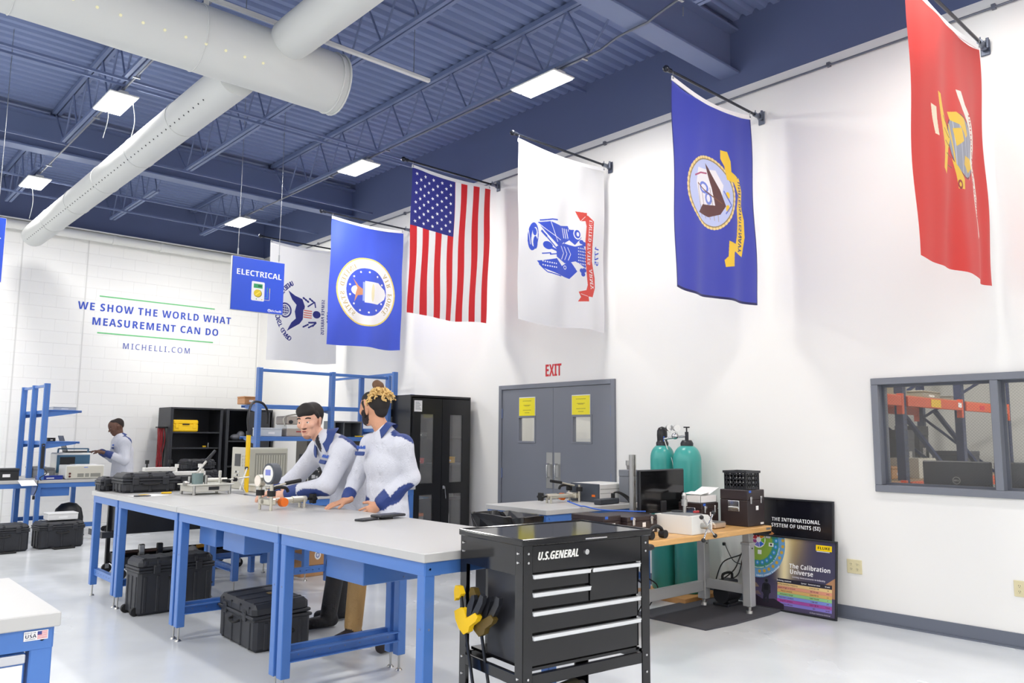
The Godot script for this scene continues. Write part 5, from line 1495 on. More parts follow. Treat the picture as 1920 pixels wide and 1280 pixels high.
func bench_things():
	var st: Material = mats["steel"]
	pump("nickel hand pump with a round digital gauge before the leaning man", Vector3(2.64, 0.966, -5.52), 0.12, true)
	# comparator with a square base and press lever
	var t = thing("pressure_comparator", "squat metal pressure comparator with glass jar beside black cases", "comparator", Vector3(2.9, 0.966, -7.34), 0.1)
	var pale = mat("pale_metal", c8(214, 213, 205), 0.35, 0.3)
	obj("base", G.new().box(Vector3(0, 0.055, 0), Vector3(0.36, 0.06, 0.26), 0.006).box(Vector3(0, 0.088, 0), Vector3(0.4, 0.012, 0.3), 0.004), pale, t)
	for sx in [-0.17, 0.17]:
		for sz in [-0.12, 0.12]:
			obj("foot", G.new().cyl(Vector3(sx, 0, sz), Vector3(sx, 0.085, sz), 0.014, -1, 10), st, t)
	obj("display", G.new().bb(-0.04, 0.06, 0.04, 0.07, 0.13, 0.132), mats["black_plastic"], t)
	obj("glass_jar", G.new().cyl(Vector3(-0.1, 0.094, 0.03), Vector3(-0.1, 0.19, 0.03), 0.05, -1, 18), mat("jar_glass", c8(120, 140, 140), 0.1, 0.1), t)
	obj("jar_rod", G.new().cyl(Vector3(-0.03, 0.094, 0.05), Vector3(-0.03, 0.17, 0.05), 0.016, -1, 10).cyl(Vector3(-0.16, 0.094, 0.0), Vector3(-0.16, 0.16, 0.0), 0.012, -1, 10), st, t)
	obj("side_knob", G.new().cyl(Vector3(-0.22, 0.1, 0.02), Vector3(-0.18, 0.1, 0.02), 0.022, -1, 12), st, t)
	obj("ram", G.new().cyl(Vector3(0.0, 0.12, -0.02), Vector3(0.2, 0.12, 0.0), 0.02, -1, 12), pale, t)
	obj("flange", G.new().cyl(Vector3(0.1, 0.094, 0.06), Vector3(0.1, 0.16, 0.06), 0.012, -1, 8).box(Vector3(0.1, 0.18, 0.06), Vector3(0.03, 0.06, 0.012), 0.005).box(Vector3(0.0, 0.19, -0.08), Vector3(0.03, 0.07, 0.012), 0.005), pale, t)
	obj("black_knob", G.new().cyl(Vector3(0.14, 0.11, 0.1), Vector3(0.14, 0.13, 0.1), 0.035, -1, 14).cyl(Vector3(0.26, 0.12, 0.02), Vector3(0.29, 0.12, 0.02), 0.018, -1, 10), mats["rubber"], t)
	obj("lever_arm", G.new().cyl(Vector3(-0.05, 0.19, -0.08), Vector3(0.06, 0.3, -0.12), 0.011, -1, 8), pale, t)
	obj("outrigger", G.new().cyl(Vector3(0.2, 0.12, 0.02), Vector3(0.42, 0.14, 0.02), 0.007, -1, 8).cyl(Vector3(0.3, 0.13, 0.02), Vector3(0.36, 0.0, 0.06), 0.006, -1, 8), pale, t)
	obj("lever_grip", G.new().cyl(Vector3(0.05, 0.29, -0.117), Vector3(0.15, 0.385, -0.15), 0.018, 0.014, 10), mats["black_plastic"], t)
	# white beams laid on the cases
	for k in 2:
		var w = thing("white_beam", ["white flat beam with black knobs on the big hard case", "white flat beam across the right-hand hard case"][k], "beam", [Vector3(2.72, 1.145, -8.05), Vector3(2.98, 1.105, -7.98)][k], [0.05, -0.06][k])
		obj("bar", G.new().box(Vector3(0, 0.02, 0), Vector3(0.3, 0.04, 0.07), 0.005), mats["white_plastic"], w)
		for sx in [-0.12, 0.1]:
			obj("knob", G.new().cyl(Vector3(sx, 0.04, 0), Vector3(sx, 0.075, 0), 0.008, -1, 8).cyl(Vector3(sx, 0.075, 0), Vector3(sx, 0.11, 0), 0.018, -1, 10), mats["rubber"] if k == 0 else mats["white_plastic"], w)
	var pp = thing("paper_sheet", "white sheet with a dark disc on the bench by the cases", "paper", Vector3(2.42, 0.966, -7.4), 0.4)
	obj("sheet", G.new().bb(-0.14, 0.14, 0, 0.001, -0.1, 0.1), mats["paper"], pp)
	obj("dark_disc", G.new().cyl(Vector3(-0.08, 0.001, 0.02), Vector3(-0.08, 0.006, 0.02), 0.07, -1, 24), mats["dark_case"], pp)
	obj("yellow_note", G.new().bb(-0.05, 0.03, 0.0065, 0.008, -0.07, -0.02), mats["yellow"], pp)
	var yk = thing("yellow_marker", "small yellow marker lying on the bench beside comparator", "marker", Vector3(2.62, 0.966, -7.55), 0.1)
	obj("barrel", G.new().cyl(Vector3(-0.04, 0.008, 0), Vector3(0.03, 0.008, 0), 0.008, -1, 8), mats["yellow"], yk)
	obj("cap", G.new().cyl(Vector3(0.03, 0.008, 0), Vector3(0.05, 0.008, 0), 0.009, -1, 8), mats["yellow"], yk)
	# phone and tablet
	var ph = thing("tablet", "black tablet in a rugged case lying on the near bench", "tablet", Vector3(2.96, 0.966, -4.47), 0.15)
	obj("grip_ring", G.new().cyl(Vector3(0, 0, 0), Vector3(0, 0.012, 0), 0.045, -1, 20), mats["rubber"], ph)
	obj("shell", G.new().box(Vector3(0.02, 0.02, 0), Vector3(0.22, 0.016, 0.11), 0.006), mats["black_plastic"], ph)
	obj("screen", G.new().box(Vector3(0.02, 0.0285, 0), Vector3(0.2, 0.001, 0.095)), mats["black_steel"], ph)
	var p2 = thing("phone", "black phone beside the tablet on the near bench", "phone", Vector3(2.8, 0.966, -4.45), 0.3)
	obj("shell", G.new().box(Vector3(0, 0.006, 0), Vector3(0.15, 0.012, 0.075), 0.004), mats["black_plastic"], p2)
	obj("screen", G.new().box(Vector3(0, 0.0123, 0), Vector3(0.14, 0.0006, 0.066)), mats["black_steel"], p2)
	# beige analyser with screen and keys
	var an = thing("signal_analyser", "beige bench analyser with small screen and keypad", "instrument", Vector3(3.86, 0.931, -8.3))
	obj("cabinet", G.new().box(Vector3(0, 0.22, 0), Vector3(0.44, 0.43, 0.4), 0.01), mat("analyser_beige", c8(178, 178, 166), 0.5), an)
	obj("bezel", G.new().box(Vector3(-0.222, 0.22, 0), Vector3(0.02, 0.44, 0.41), 0.006), mats["beige"], an)
	obj("screen", G.new().bb(-0.236, -0.231, 0.24, 0.37, -0.12, 0.02), mats["black_steel"], an)
	for k in 12:
		obj("key", G.new().bb(-0.238, -0.231, 0.1 + (k / 4) * 0.035, 0.12 + (k / 4) * 0.035, -0.12 + (k % 4) * 0.035, -0.1 + (k % 4) * 0.035), mats["white_plastic"] if k % 3 else mats["black_plastic"], an)
	for k in 8:
		obj("button", G.new().bb(-0.238, -0.231, 0.24 + (k % 4) * 0.034, 0.258 + (k % 4) * 0.034, 0.05 + (k / 4) * 0.05, 0.08 + (k / 4) * 0.05), mats["beige"], an)
	obj("vent_panel", G.new().bb(-0.15, 0.2, 0.1, 0.38, 0.2, 0.203), mat("vent_grey", c8(140, 140, 132), 0.6), an)
	for k in 12:
		obj("slat", G.new().bb(-0.14 + k * 0.028, -0.128 + k * 0.028, 0.12, 0.36, 0.202, 0.206), mat("analyser_beige"), an)
	shelf_box("white_instrument", Vector3(3.8, 0.931, -7.85), Vector3(0.5, 0.07, 0.3), c8(220, 220, 214), "flat white instrument on the bench in front of the analyser", "instrument")
	# articulated stand with black clamps
	var cs = thing("clamp_stand", "small stand with black clamps behind the leaning man's arm", "stand", Vector3(3.98, 0.931, -7.45))
	obj("rod", G.new().cyl(Vector3(0, 0, 0), Vector3(0, 0.36, 0), 0.007, -1, 8).cyl(Vector3(-0.1, 0.18, 0), Vector3(0.12, 0.2, 0), 0.008, -1, 8), st, cs)
	obj("foot", G.new().cyl(Vector3.ZERO, Vector3(0, 0.015, 0), 0.07, -1, 16), mats["black_plastic"], cs)
	for q in [Vector3(-0.1, 0.18, 0), Vector3(0.0, 0.19, 0.01), Vector3(0.08, 0.2, 0), Vector3(0.0, 0.25, 0)]:
		obj("clamp", G.new().box(q, Vector3(0.06, 0.045, 0.045), 0.01), mats["black_plastic"], cs)
	obj("small_screen", G.new().box(Vector3(-0.06, 0.32, 0), Vector3(0.09, 0.13, 0.02), 0.006), mats["black_plastic"], cs)
	# yellow column with a black hose
	var yp = thing("yellow_column", "yellow upright column with black hose on the rear bench", "column", Vector3(3.49, 0.931, -7.8))
	obj("tube", G.new().cyl(Vector3(0, 0, 0), Vector3(0, 0.58, 0), 0.023, -1, 16), mats["yellow"], yp)
	obj("collar", G.new().cyl(Vector3(0, 0.57, 0), Vector3(0, 0.61, 0), 0.026, -1, 16).box(Vector3(-0.02, 0.24, 0.03), Vector3(0.03, 0.03, 0.03), 0.006), mats["black_plastic"], yp)
	obj("hose", G.new().hose([Vector3(0, 0.6, 0), Vector3(0.02, 0.75, -0.08), Vector3(0.16, 0.91, -0.3), Vector3(0.36, 0.92, -0.5), Vector3(0.48, 0.84, -0.62), Vector3(0.5, 0.7, -0.65)], 0.013, 8), mats["cable"], yp)
	obj("brace", G.new().cyl(Vector3(-0.02, 0.24, 0.04), Vector3(-0.12, 0.0, 0.1), 0.008, -1, 8), mats["white_plastic"], yp)
	# on the tall rack
	shelf_box("wood_block", Vector3(3.94, 1.853, -8.88), Vector3(0.16, 0.09, 0.2), c8(196, 140, 90), "small brown wooden box on the tall rack's upper shelf", "box")
	var be = thing("benchtop_supply", "beige instrument with carry handle on the tall rack's lower shelf", "instrument", Vector3(4.58, 1.488, -8.86))
	obj("case_lower", G.new().bb(-0.22, 0.22, 0, 0.09, -0.15, 0.15, 0.008), mat("supply_tan", c8(176, 166, 156), 0.5), be)
	obj("case_upper", G.new().bb(-0.22, 0.22, 0.09, 0.14, -0.15, 0.15, 0.004), mats["white_plastic"], be)
	obj("case_top", G.new().bb(-0.22, 0.22, 0.14, 0.24, -0.15, 0.15, 0.012), mat("supply_tan"), be)
	obj("carry_handle", G.new().hose([Vector3(-0.22, 0.12, 0.1), Vector3(-0.24, 0.22, 0.1), Vector3(-0.1, 0.26, 0.1), Vector3(0.1, 0.26, 0.1), Vector3(0.24, 0.22, 0.1), Vector3(0.22, 0.12, 0.1)], 0.008, 8, 4), mats["beige"], be)
	obj("red_mark", G.new().bb(-0.1, 0.02, 0.05, 0.065, 0.15, 0.152), mat("mark_red", c8(160, 60, 60), 0.5), be)
	obj("knob", G.new().cyl(Vector3(-0.18, 0.17, 0.15), Vector3(-0.18, 0.17, 0.175), 0.022, -1, 14), mats["black_plastic"], be)
	shelf_box("organiser", Vector3(4.18, 1.488, -8.84), Vector3(0.26, 0.1, 0.22), c8(206, 212, 216), "clear plastic organiser box on the tall rack", "organiser")
	# far bench by the block wall
	var ca = thing("calibrator", "white rack calibrator with buttons on the far bench", "instrument", Vector3(3.24, 0.861, -12.82))
	obj("case", G.new().box(Vector3(0, 0.1, 0), Vector3(0.5, 0.19, 0.4), 0.008), mats["white_plastic"], ca)
	obj("front", G.new().box(Vector3(0, 0.1, 0.2), Vector3(0.48, 0.17, 0.012), 0.003), mats["beige"], ca)
	obj("button_block", G.new().bb(-0.1, -0.02, 0.03, 0.08, 0.205, 0.21).bb(0.0, 0.05, 0.03, 0.08, 0.205, 0.21).bb(0.07, 0.2, 0.03, 0.08, 0.205, 0.21), mat("vent_grey"), ca)
	obj("terminal", G.new().cyl(Vector3(-0.2, 0.08, 0.2), Vector3(-0.2, 0.08, 0.22), 0.014, -1, 10).cyl(Vector3(-0.2, 0.04, 0.2), Vector3(-0.2, 0.04, 0.22), 0.014, -1, 10), mat("terminal_dark", c8(90, 30, 34), 0.4), ca)
	obj("blue_logo", G.new().bb(-0.02, 0.03, 0.16, 0.168, 0.206, 0.209), mat("tag_blue"), ca)
	obj("top_paper", G.new().bb(-0.12, 0.2, 0.196, 0.2, -0.15, 0.15), mats["paper"], ca)
	var os = thing("oscilloscope", "blue-grey oscilloscope with carry handle under the laptop", "instrument", Vector3(3.2, 0.861, -13.28))
	obj("case", G.new().box(Vector3(0, 0.18, 0), Vector3(0.48, 0.36, 0.3), 0.015), mats["white_plastic"], os)
	obj("front", G.new().box(Vector3(0, 0.2, 0.152), Vector3(0.44, 0.26, 0.012), 0.005), mat("scope_teal", c8(62, 104, 134), 0.4), os)
	obj("screen", G.new().bb(-0.18, 0.02, 0.14, 0.3, 0.158, 0.161), mats["black_steel"], os)
	obj("handle", G.new().bar(Vector3(-0.2, 0.42, 0.12), Vector3(0.2, 0.42, 0.12), 0.03, 0.018, 0.004).bar(Vector3(-0.2, 0.36, 0.1), Vector3(-0.2, 0.42, 0.12), 0.02, 0.02).bar(Vector3(0.2, 0.36, 0.1), Vector3(0.2, 0.42, 0.12), 0.02, 0.02), mat("scope_teal"), os)
	var lp = thing("laptop", "open laptop in front of the typing man", "laptop", Vector3(3.24, 1.222, -13.32))
	obj("keyboard_base", G.new().bb(-0.12, 0.22, 0.0, 0.02, -0.14, 0.1, 0.003), mats["dark_case"], lp)
	var scr = obj("screen", G.new().bb(0, 0.34 * 0 + 0.012, 0.0, 0.24, -0.14, 0.14, 0.003), mat("laptop_grey", c8(110, 112, 114), 0.4), lp)
	scr.position = Vector3(-0.12, 0.02, 0)
	scr.rotation.z = 0.32
	shelf_box("blue_meter", Vector3(2.81, 0.861, -12.72), Vector3(0.32, 0.055, 0.12), c8(38, 60, 150), "flat deep blue instrument on the far bench edge", "instrument")
	for k in 2:
		shelf_box("grey_chassis", Vector3(2.84, 0.861, -13.2 - k * 0.5), Vector3(0.2, 0.15, 0.36), c8(120, 122, 124), ["grey instrument chassis under the cantilever rack, nearer one", "grey instrument chassis under the cantilever rack, farther one"][k], "instrument")
	shelf_box("power_supply", Vector3(2.3, 0.861, -12.9), Vector3(0.3, 0.16, 0.26), c8(34, 36, 40), "black padded instrument bag at the left picture edge", "bag")
	var pw = thing("power_strip", "black power strip fixed upright on the cantilever rack", "power strip", Vector3(2.68, 1.02, -12.604))
	obj("strip", G.new().bb(-0.02, 0.02, 0, 0.34, 0, 0.03, 0.004), mats["black_plastic"], pw)
	obj("led", G.new().bb(-0.006, 0.006, 0.31, 0.32, 0.03, 0.033), mat("led_blue", c8(60, 120, 255), 0.4), pw)
	obj("cord", G.new().hose([Vector3(0, 0.02, 0.02), Vector3(0.06, -0.06, 0.05), Vector3(-0.02, -0.12, 0.06), Vector3(0.0, -0.16, 0.03)], 0.006, 6), mats["cable"], pw)
	shelf_box("shelf_instrument", Vector3(2.95, 1.832, -13.0), Vector3(0.3, 0.05, 0.5), c8(204, 206, 208), "pale flat instrument on the cantilever rack's upper shelf", "instrument")
	shelf_box("small_meter", Vector3(2.8, 1.392, -12.75), Vector3(0.1, 0.05, 0.1), c8(24, 24, 26), "small black meter on the cantilever rack's lower shelf", "meter")
	var hp = thing("hanging_note", "white paper note hanging off the far bench edge", "note", Vector3(2.5, 0.80, -12.59))
	var nn = obj("sheet", G.new().bb(-0.1, 0.1, 0, 0.002, 0.0, 0.14), mats["paper"], hp)
	nn.rotation = Vector3(0.5, 0.2, 0)
	nn.position = Vector3(0, 0.064, 0)
	obj("cord", G.new().hose([Vector3(0.14, 0.06, 0.03), Vector3(0.13, -0.05, 0.05), Vector3(0.1, -0.14, 0.04)], 0.006, 6), mats["cable"], hp)
	obj("plug", G.new().box(Vector3(0.1, -0.17, 0.04), Vector3(0.03, 0.05, 0.02), 0.004), mats["cable"], hp)


func gas_cylinder(label: String, at: Vector3, r: float, h: float, capped: bool):
	var t = thing("gas_cylinder", label, "cylinder", at)
	var teal = mat("cylinder_teal", c8(58, 164, 156), 0.28, 0.0, {"clearcoat_enabled": true, "clearcoat": 0.4})
	var prof = [[0, 0], [r * 0.9, 0], [r, 0.02], [r, h - r * 1.1]]
	for k in 9:
		var a = PI / 2 * k / 8.0
		prof.append([0.035 + (r - 0.035) * cos(a), h - r * 1.1 + r * 1.1 * sin(a)])
	prof.append([0.034, h + 0.02])
	prof.append([0, h + 0.02])
	obj("shell", G.new().lathe(prof, Transform3D(), 32), teal, t)
	obj("neck_ring", G.new().lathe([[0.06, h - 0.02], [0.062, h + 0.02], [0.045, h + 0.05], [0, h + 0.05]], Transform3D(), 20), mats["black_plastic"], t)
	if capped:
		obj("cap", G.new().lathe([[0.05, h + 0.02], [0.052, h + 0.1], [0.05, h + 0.14], [0.036, h + 0.17], [0, h + 0.185]], Transform3D(), 20), mats["black_steel"], t)
		obj("blue_tape", G.new().box(Vector3(-0.03, h + 0.06, 0.045), Vector3(0.02, 0.05, 0.004)), mat("tool_blue"), t)
		obj("drain_tube", G.new().hose([Vector3(-0.035, h + 0.06, 0.05), Vector3(-0.03, h - 0.05, 0.09), Vector3(0.0, h - 0.2, r + 0.01), Vector3(0.02, h - 0.5, r + 0.012)], 0.005, 6), mats["white_plastic"], t)
	else:
		obj("valve", G.new().cyl(Vector3(0, h + 0.03, 0), Vector3(0, h + 0.13, 0), 0.018, -1, 12).cyl(Vector3(0, h + 0.13, 0), Vector3(0, h + 0.17, 0), 0.007, -1, 8), mats["black_plastic"], t)
		obj("hand_wheel", G.new().box(Vector3(0, h + 0.175, 0), Vector3(0.07, 0.012, 0.016), 0.004).box(Vector3(0, h + 0.175, 0), Vector3(0.016, 0.012, 0.07), 0.004), mats["black_plastic"], t)
		obj("regulator", G.new().cyl(Vector3(-0.02, h + 0.09, 0), Vector3(-0.05, h + 0.075, -0.12), 0.012, -1, 10).ball(Vector3(-0.05, h + 0.09, -0.1), Vector3(0.035, 0.035, 0.035), 14).cyl(Vector3(-0.05, h + 0.075, -0.12), Vector3(-0.07, h + 0.06, -0.22), 0.014, 0.01, 10), mats["chrome"], t)
		for q in [Vector3(-0.05, h + 0.165, -0.09), Vector3(-0.06, h + 0.17, -0.17)]:
			obj("gauge", G.new().cyl(q, q + Vector3(-0.02, 0, 0.03), 0.033, -1, 18).cyl(q + Vector3(-0.01, -0.05, 0.015), q + Vector3(-0.01, 0, 0.015), 0.008, -1, 8), mats["chrome"], t)


func wooden_chest(called, label, at: Vector3, w: float, h: float, d: float, latch_side: String, turn := 0.0):
	var t = thing(called, label, "case", at, turn)
	var m = mat("chest_dark", c8(48, 38, 40), 0.4)
	obj("body", G.new().bb(-w / 2, w / 2, 0, h * 0.72, -d / 2, d / 2, 0.004), m, t)
	obj("lid", G.new().bb(-w / 2, w / 2, h * 0.725, h, -d / 2, d / 2, 0.004), m, t)
	for s in [-1, 1]:
		if latch_side.contains("z"):
			obj("latch", G.new().box(Vector3(s * w * 0.3, h * 0.72, d / 2 + 0.004), Vector3(0.026, 0.06, 0.008), 0.003).cyl(Vector3(s * w * 0.3, h * 0.72 + 0.02, d / 2 + 0.006), Vector3(s * w * 0.3, h * 0.72 + 0.02, d / 2 + 0.014), 0.008, -1, 8), mats["chrome"], t)
	if latch_side.contains("x"):
		obj("handle_plate", G.new().box(Vector3(-w / 2 - 0.003, h * 0.55, 0), Vector3(0.006, 0.09, 0.11), 0.003), mats["chrome"], t)
		obj("handle_cup", G.new().box(Vector3(-w / 2 - 0.008, h * 0.5, 0), Vector3(0.012, 0.02, 0.1), 0.004), mats["steel"], t)
	obj("blue_tape", G.new().box(Vector3(-w * 0.35, h - 0.012, d / 2 + 0.001), Vector3(0.035, 0.02, 0.001)), mat("tool_blue"), t)
	obj("label_card", G.new().box(Vector3(w * 0.05, h * 0.5, d / 2 + 0.001), Vector3(0.04, 0.035, 0.001)).box(Vector3(w * 0.32, 0.02, d / 2 + 0.001), Vector3(0.05, 0.016, 0.001)), mats["paper"], t)
	return t


func test_corner():
	# wood-topped table with grey adjustable legs
	var t = thing("wood_table", "wood-topped table on grey square legs by the gas cylinders", "table", Vector3(5.49, 0, -4.035))
	var fn = FastNoiseLite.new()
	fn.seed = 11
	fn.frequency = 0.02
	var pic = Pic.new(512, 256, c8(214, 168, 104))
	for k in 16:
		var y = k * 16
		var tone = rng.randf_range(-0.06, 0.06)
		for x in range(0, 512, 2):
			for yy in range(0, 16, 2):
				var n = fn.get_noise_2d(x * 0.4 + k * 90, (y + yy) * 5.0) * 0.07 + tone
				pic.rect(x, y + yy, 2, 2, Color(0.85 + n, 0.66 + n, 0.41 + n * 0.8))
	var wood = mat("maple", Color.WHITE, 0.35, 0.0, {"albedo_texture": pic.tex(), "uv1_triplanar": true, "uv1_scale": Vector3(1, 1, 1)})
	obj("worktop", G.new().bb(-0.89, 0.89, 0.715, 0.76, -0.365, 0.365, 0.004), wood, t)
	obj("maker_plate", G.new().bb(0.8, 0.87, 0.73, 0.748, 0.365, 0.367), mats["steel"], t)
	var gr = mat("leg_grey", c8(172, 174, 176), 0.4, 0.2)
	for sx in [-1, 1]:
		for z in [-0.275, 0.185]:
			var lx: float = sx * 0.8
			var l = obj("leg", G.new().bb(lx - 0.04, lx + 0.04, 0.07, 0.6, z - 0.04, z + 0.04, 0.004).bb(lx - 0.034, lx + 0.034, 0.6, 0.715, z - 0.034, z + 0.034, 0.003).bb(lx - 0.046, lx + 0.046, 0.59, 0.61, z - 0.046, z + 0.046, 0.003), gr, t)
			obj("levelling_foot", G.new().cyl(Vector3(lx, 0.0, z), Vector3(lx, 0.035, z), 0.035, 0.03, 16).cyl(Vector3(lx, 0.035, z), Vector3(lx, 0.07, z), 0.018, -1, 10), mats["steel"], l)
			obj("bolt", G.new().cyl(Vector3(lx, 0.56, z + 0.04), Vector3(lx, 0.56, z + 0.044), 0.007, -1, 8), mats["black_steel"], l)
		obj("side_rail", G.new().bb(sx * 0.8 - 0.025, sx * 0.8 + 0.025, 0.17, 0.25, -0.235, 0.145, 0.003), gr, t)
	obj("long_rail", G.new().bb(-0.76, 0.76, 0.14, 0.23, -0.3, -0.25, 0.003), gr, t)
	gas_cylinder("teal gas cylinder with a black cap, left of the pair", Vector3(6.5, 0.05, -4.91), 0.12, 1.385, true)
	gas_cylinder("teal gas cylinder with regulator valve, right of the pair", Vector3(6.52, 0.05, -4.63), 0.135, 1.385, false)
	var pb = thing("cylinder_base", "low wooden base board under the gas cylinders", "board", Vector3(6.48, 0, -4.77))
	obj("board", G.new().bb(-0.28, 0.28, 0, 0.05, -0.3, 0.32, 0.004), mat("ply", c8(196, 146, 90), 0.6), pb)
	obj("edge_strip", G.new().bb(-0.29, -0.28, 0.0, 0.05, -0.3, 0.32, 0.002), mat("ply"), pb)
	wooden_chest("storage_chest", "large dark wooden chest with clasps at the wood table's end", Vector3(6.235, 0.761, -3.86), 0.27, 0.305, 0.27, "xz")
	wooden_chest("storage_chest", "lower dark wooden chest under the white carton", Vector3(5.97, 0.761, -4.13), 0.25, 0.19, 0.24, "xz")
	wooden_chest("storage_chest", "flat dark wooden case with three clasps near the cart", Vector3(5.03, 0.761, -4.19), 0.37, 0.135, 0.38, "z")
	wooden_chest("storage_chest", "second flat dark wooden case behind the clasped one", Vector3(4.73, 0.761, -4.22), 0.2, 0.15, 0.34, "")
	# open mesh crate
	var cr = thing("mesh_crate", "black lattice plastic crate on top of the large chest", "crate", Vector3(6.235, 1.067, -3.86))
	var cg: Material = mats["black_plastic"]
	obj("floor_panel", G.new().bb(-0.1, 0.1, 0, 0.006, -0.1, 0.1), cg, cr)
	for s in 4:
		var w = part("side_panel", cr)
		w.rotation.y = s * PI / 2
		var g = G.new()
		g.bb(-0.115, 0.115, 0.14, 0.16, 0.105, 0.118, 0.002).bb(-0.105, 0.105, 0, 0.02, 0.098, 0.104, 0.001)
		for k in 7:
			g.bb(-0.108 + k * 0.033, -0.09 + k * 0.033, 0.0, 0.145, 0.1, 0.106)
		for k in 3:
			g.bb(-0.105, 0.105, 0.03 + k * 0.038, 0.048 + k * 0.038, 0.1, 0.106)
		obj("lattice", g, cg, w)
	var ct = thing("white_carton", "opened white carton on the lower dark chest", "box", Vector3(5.98, 0.951, -4.12))
	obj("tray", G.new().bb(-0.12, 0.12, 0, 0.004, -0.09, 0.09).bb(-0.12, 0.12, 0, 0.06, 0.087, 0.09).bb(-0.12, 0.12, 0, 0.06, -0.09, -0.087).bb(-0.12, -0.117, 0, 0.06, -0.09, 0.09).bb(0.117, 0.12, 0, 0.06, -0.09, 0.09), mats["paper"], ct)
	var fl = obj("flap", G.new().bb(-0.12, 0.0, 0, 0.003, -0.09, 0.09).bb(-0.003, 0.0, -0.03, 0, -0.09, 0.09), mats["paper"], ct)
	fl.position = Vector3(-0.0, 0.085, 0)
	fl.rotation.z = 0.12
	var f2 = obj("flap", G.new().bb(0.0, 0.16, 0, 0.003, -0.09, 0.09), mats["paper"], ct)
	f2.position = Vector3(0.1, 0.06, -0.06)
	f2.rotation.z = 0.35
	# monitor seen from behind
	var mo = thing("monitor", "black flat monitor with a dark screen on the wood table", "monitor", Vector3(5.72, 0.761, -4.34), 0.03)
	obj("panel", G.new().box(Vector3(0, 0.285, 0), Vector3(0.66, 0.37, 0.035), 0.008), mats["black_plastic"], mo)
	obj("screen", G.new().box(Vector3(0, 0.287, 0.0178), Vector3(0.63, 0.34, 0.001)), mat("screen_off", c8(14, 15, 18), 0.12), mo)
	obj("stand", G.new().bb(-0.04, 0.04, 0.01, 0.2, 0.0, 0.03, 0.004).bb(-0.12, 0.12, 0, 0.012, -0.05, 0.09, 0.003), mats["black_plastic"], mo)
	# slotted steel post
	var po = thing("slotted_post", "tall slotted steel post standing behind the flat cases", "post", Vector3(5.1, 0.761, -4.385 + 0.39 * 0.0), 0.2)
	obj("channel", G.new().bb(-0.025, -0.02, 0, 0.6, -0.02, 0.02).bb(0.02, 0.025, 0, 0.6, -0.02, 0.02).bb(-0.025, 0.025, 0, 0.6, -0.02, -0.016).bb(-0.025, -0.008, 0, 0.6, 0.016, 0.02).bb(0.008, 0.025, 0, 0.6, 0.016, 0.02), mats["steel"], po)
	for k in 4:
		obj("slot", G.new().bb(-0.007, 0.007, 0.12 + k * 0.13, 0.16 + k * 0.13, 0.0155, 0.0185), mats["black_steel"], po)
	obj("foot_plate", G.new().bb(-0.05, 0.05, 0, 0.008, -0.04, 0.04), mats["steel"], po)
	po.position = Vector3(5.33, 0.761, -4.34)
	# dead-weight tester with a four-spoke handle
	var dw = thing("deadweight_tester", "white deadweight tester with four black-knobbed spokes on the wood table", "tester", Vector3(5.43, 0.761, -3.87), 0.06)
	obj("housing", G.new().prism([Vector2(-0.2, 0), Vector2(0.1, 0), Vector2(0.1, 0.1), Vector2(0.04, 0.14), Vector2(-0.2, 0.14)], 0.34, Transform3D(Basis(), Vector3(0, 0, -0.17))), mats["white_plastic"], dw)
	obj("deck_plate", G.new().bb(-0.17, 0.03, 0.14, 0.146, -0.13, 0.13), mat("deck_grey", c8(130, 132, 134), 0.4), dw)
	obj("piston_post", G.new().cyl(Vector3(0.0, 0.14, -0.02), Vector3(0.0, 0.2, -0.02), 0.014, -1, 12).cyl(Vector3(0, 0.2, -0.02), Vector3(0, 0.25, -0.02), 0.026, -1, 14).cyl(Vector3(0, 0.25, -0.02), Vector3(0, 0.28, -0.02), 0.018, 0.02, 14).cyl(Vector3(0, 0.28, -0.02), Vector3(0, 0.305, -0.02), 0.022, 0.012, 14), mats["steel"], dw)
	obj("oil_cup", G.new().cyl(Vector3(0.02, 0.14, -0.1), Vector3(0.02, 0.155, -0.1), 0.05, -1, 18), mats["black_plastic"], dw)
	obj("red_lever", G.new().bb(0.0, 0.06, 0.15, 0.165, 0.06, 0.08), mat("lever_red", c8(190, 50, 56), 0.5), dw)
	var hub = Vector3(-0.06, 0.06, 0.17)
	obj("hub", G.new().cyl(hub - Vector3(0, 0, 0.02), hub + Vector3(0, 0, 0.07), 0.022, -1, 14), mats["steel"], dw)
	for k in 4:
		var a = PI / 4 + PI / 2 * k + 0.12
		var e = hub + Vector3(cos(a) * 0.125, sin(a) * 0.125, 0.06)
		var sp = obj("spoke", G.new().cyl(hub + Vector3(0, 0, 0.055), e, 0.007, -1, 8), mats["chrome"], dw)
		obj("spoke_knob", G.new().ball(e, Vector3(0.018, 0.018, 0.018), 12), mats["black_steel"], sp)
	dw.position.y = 0.762
	var sc = thing("precision_scale", "small silver scale in front of the lower chest", "scale", Vector3(5.83, 0.761, -3.9), 0.05)
	obj("body", G.new().bb(-0.09, 0.09, 0.004, 0.045, -0.08, 0.08, 0.006), mat("champagne", c8(204, 188, 170), 0.3, 0.6), sc)
	obj("pan", G.new().bb(-0.085, 0.085, 0.045, 0.052, -0.075, 0.075, 0.002), mats["steel"], sc)
	for sx in [-0.07, 0.07]:
		obj("foot", G.new().bb(sx - 0.01, sx + 0.01, 0, 0.006, -0.07, 0.07), mats["rubber"], sc)
	var hs = thing("headset", "black coiled headset cable at the wood table's near edge", "headset", Vector3(4.86, 0.761, -3.74))
	obj("band", G.new().hose([Vector3(-0.08, 0.02, 0), Vector3(-0.06, 0.07, 0.0), Vector3(0, 0.09, 0), Vector3(0.06, 0.07, 0), Vector3(0.08, 0.02, 0)], 0.014, 8), mats["cable"], hs)
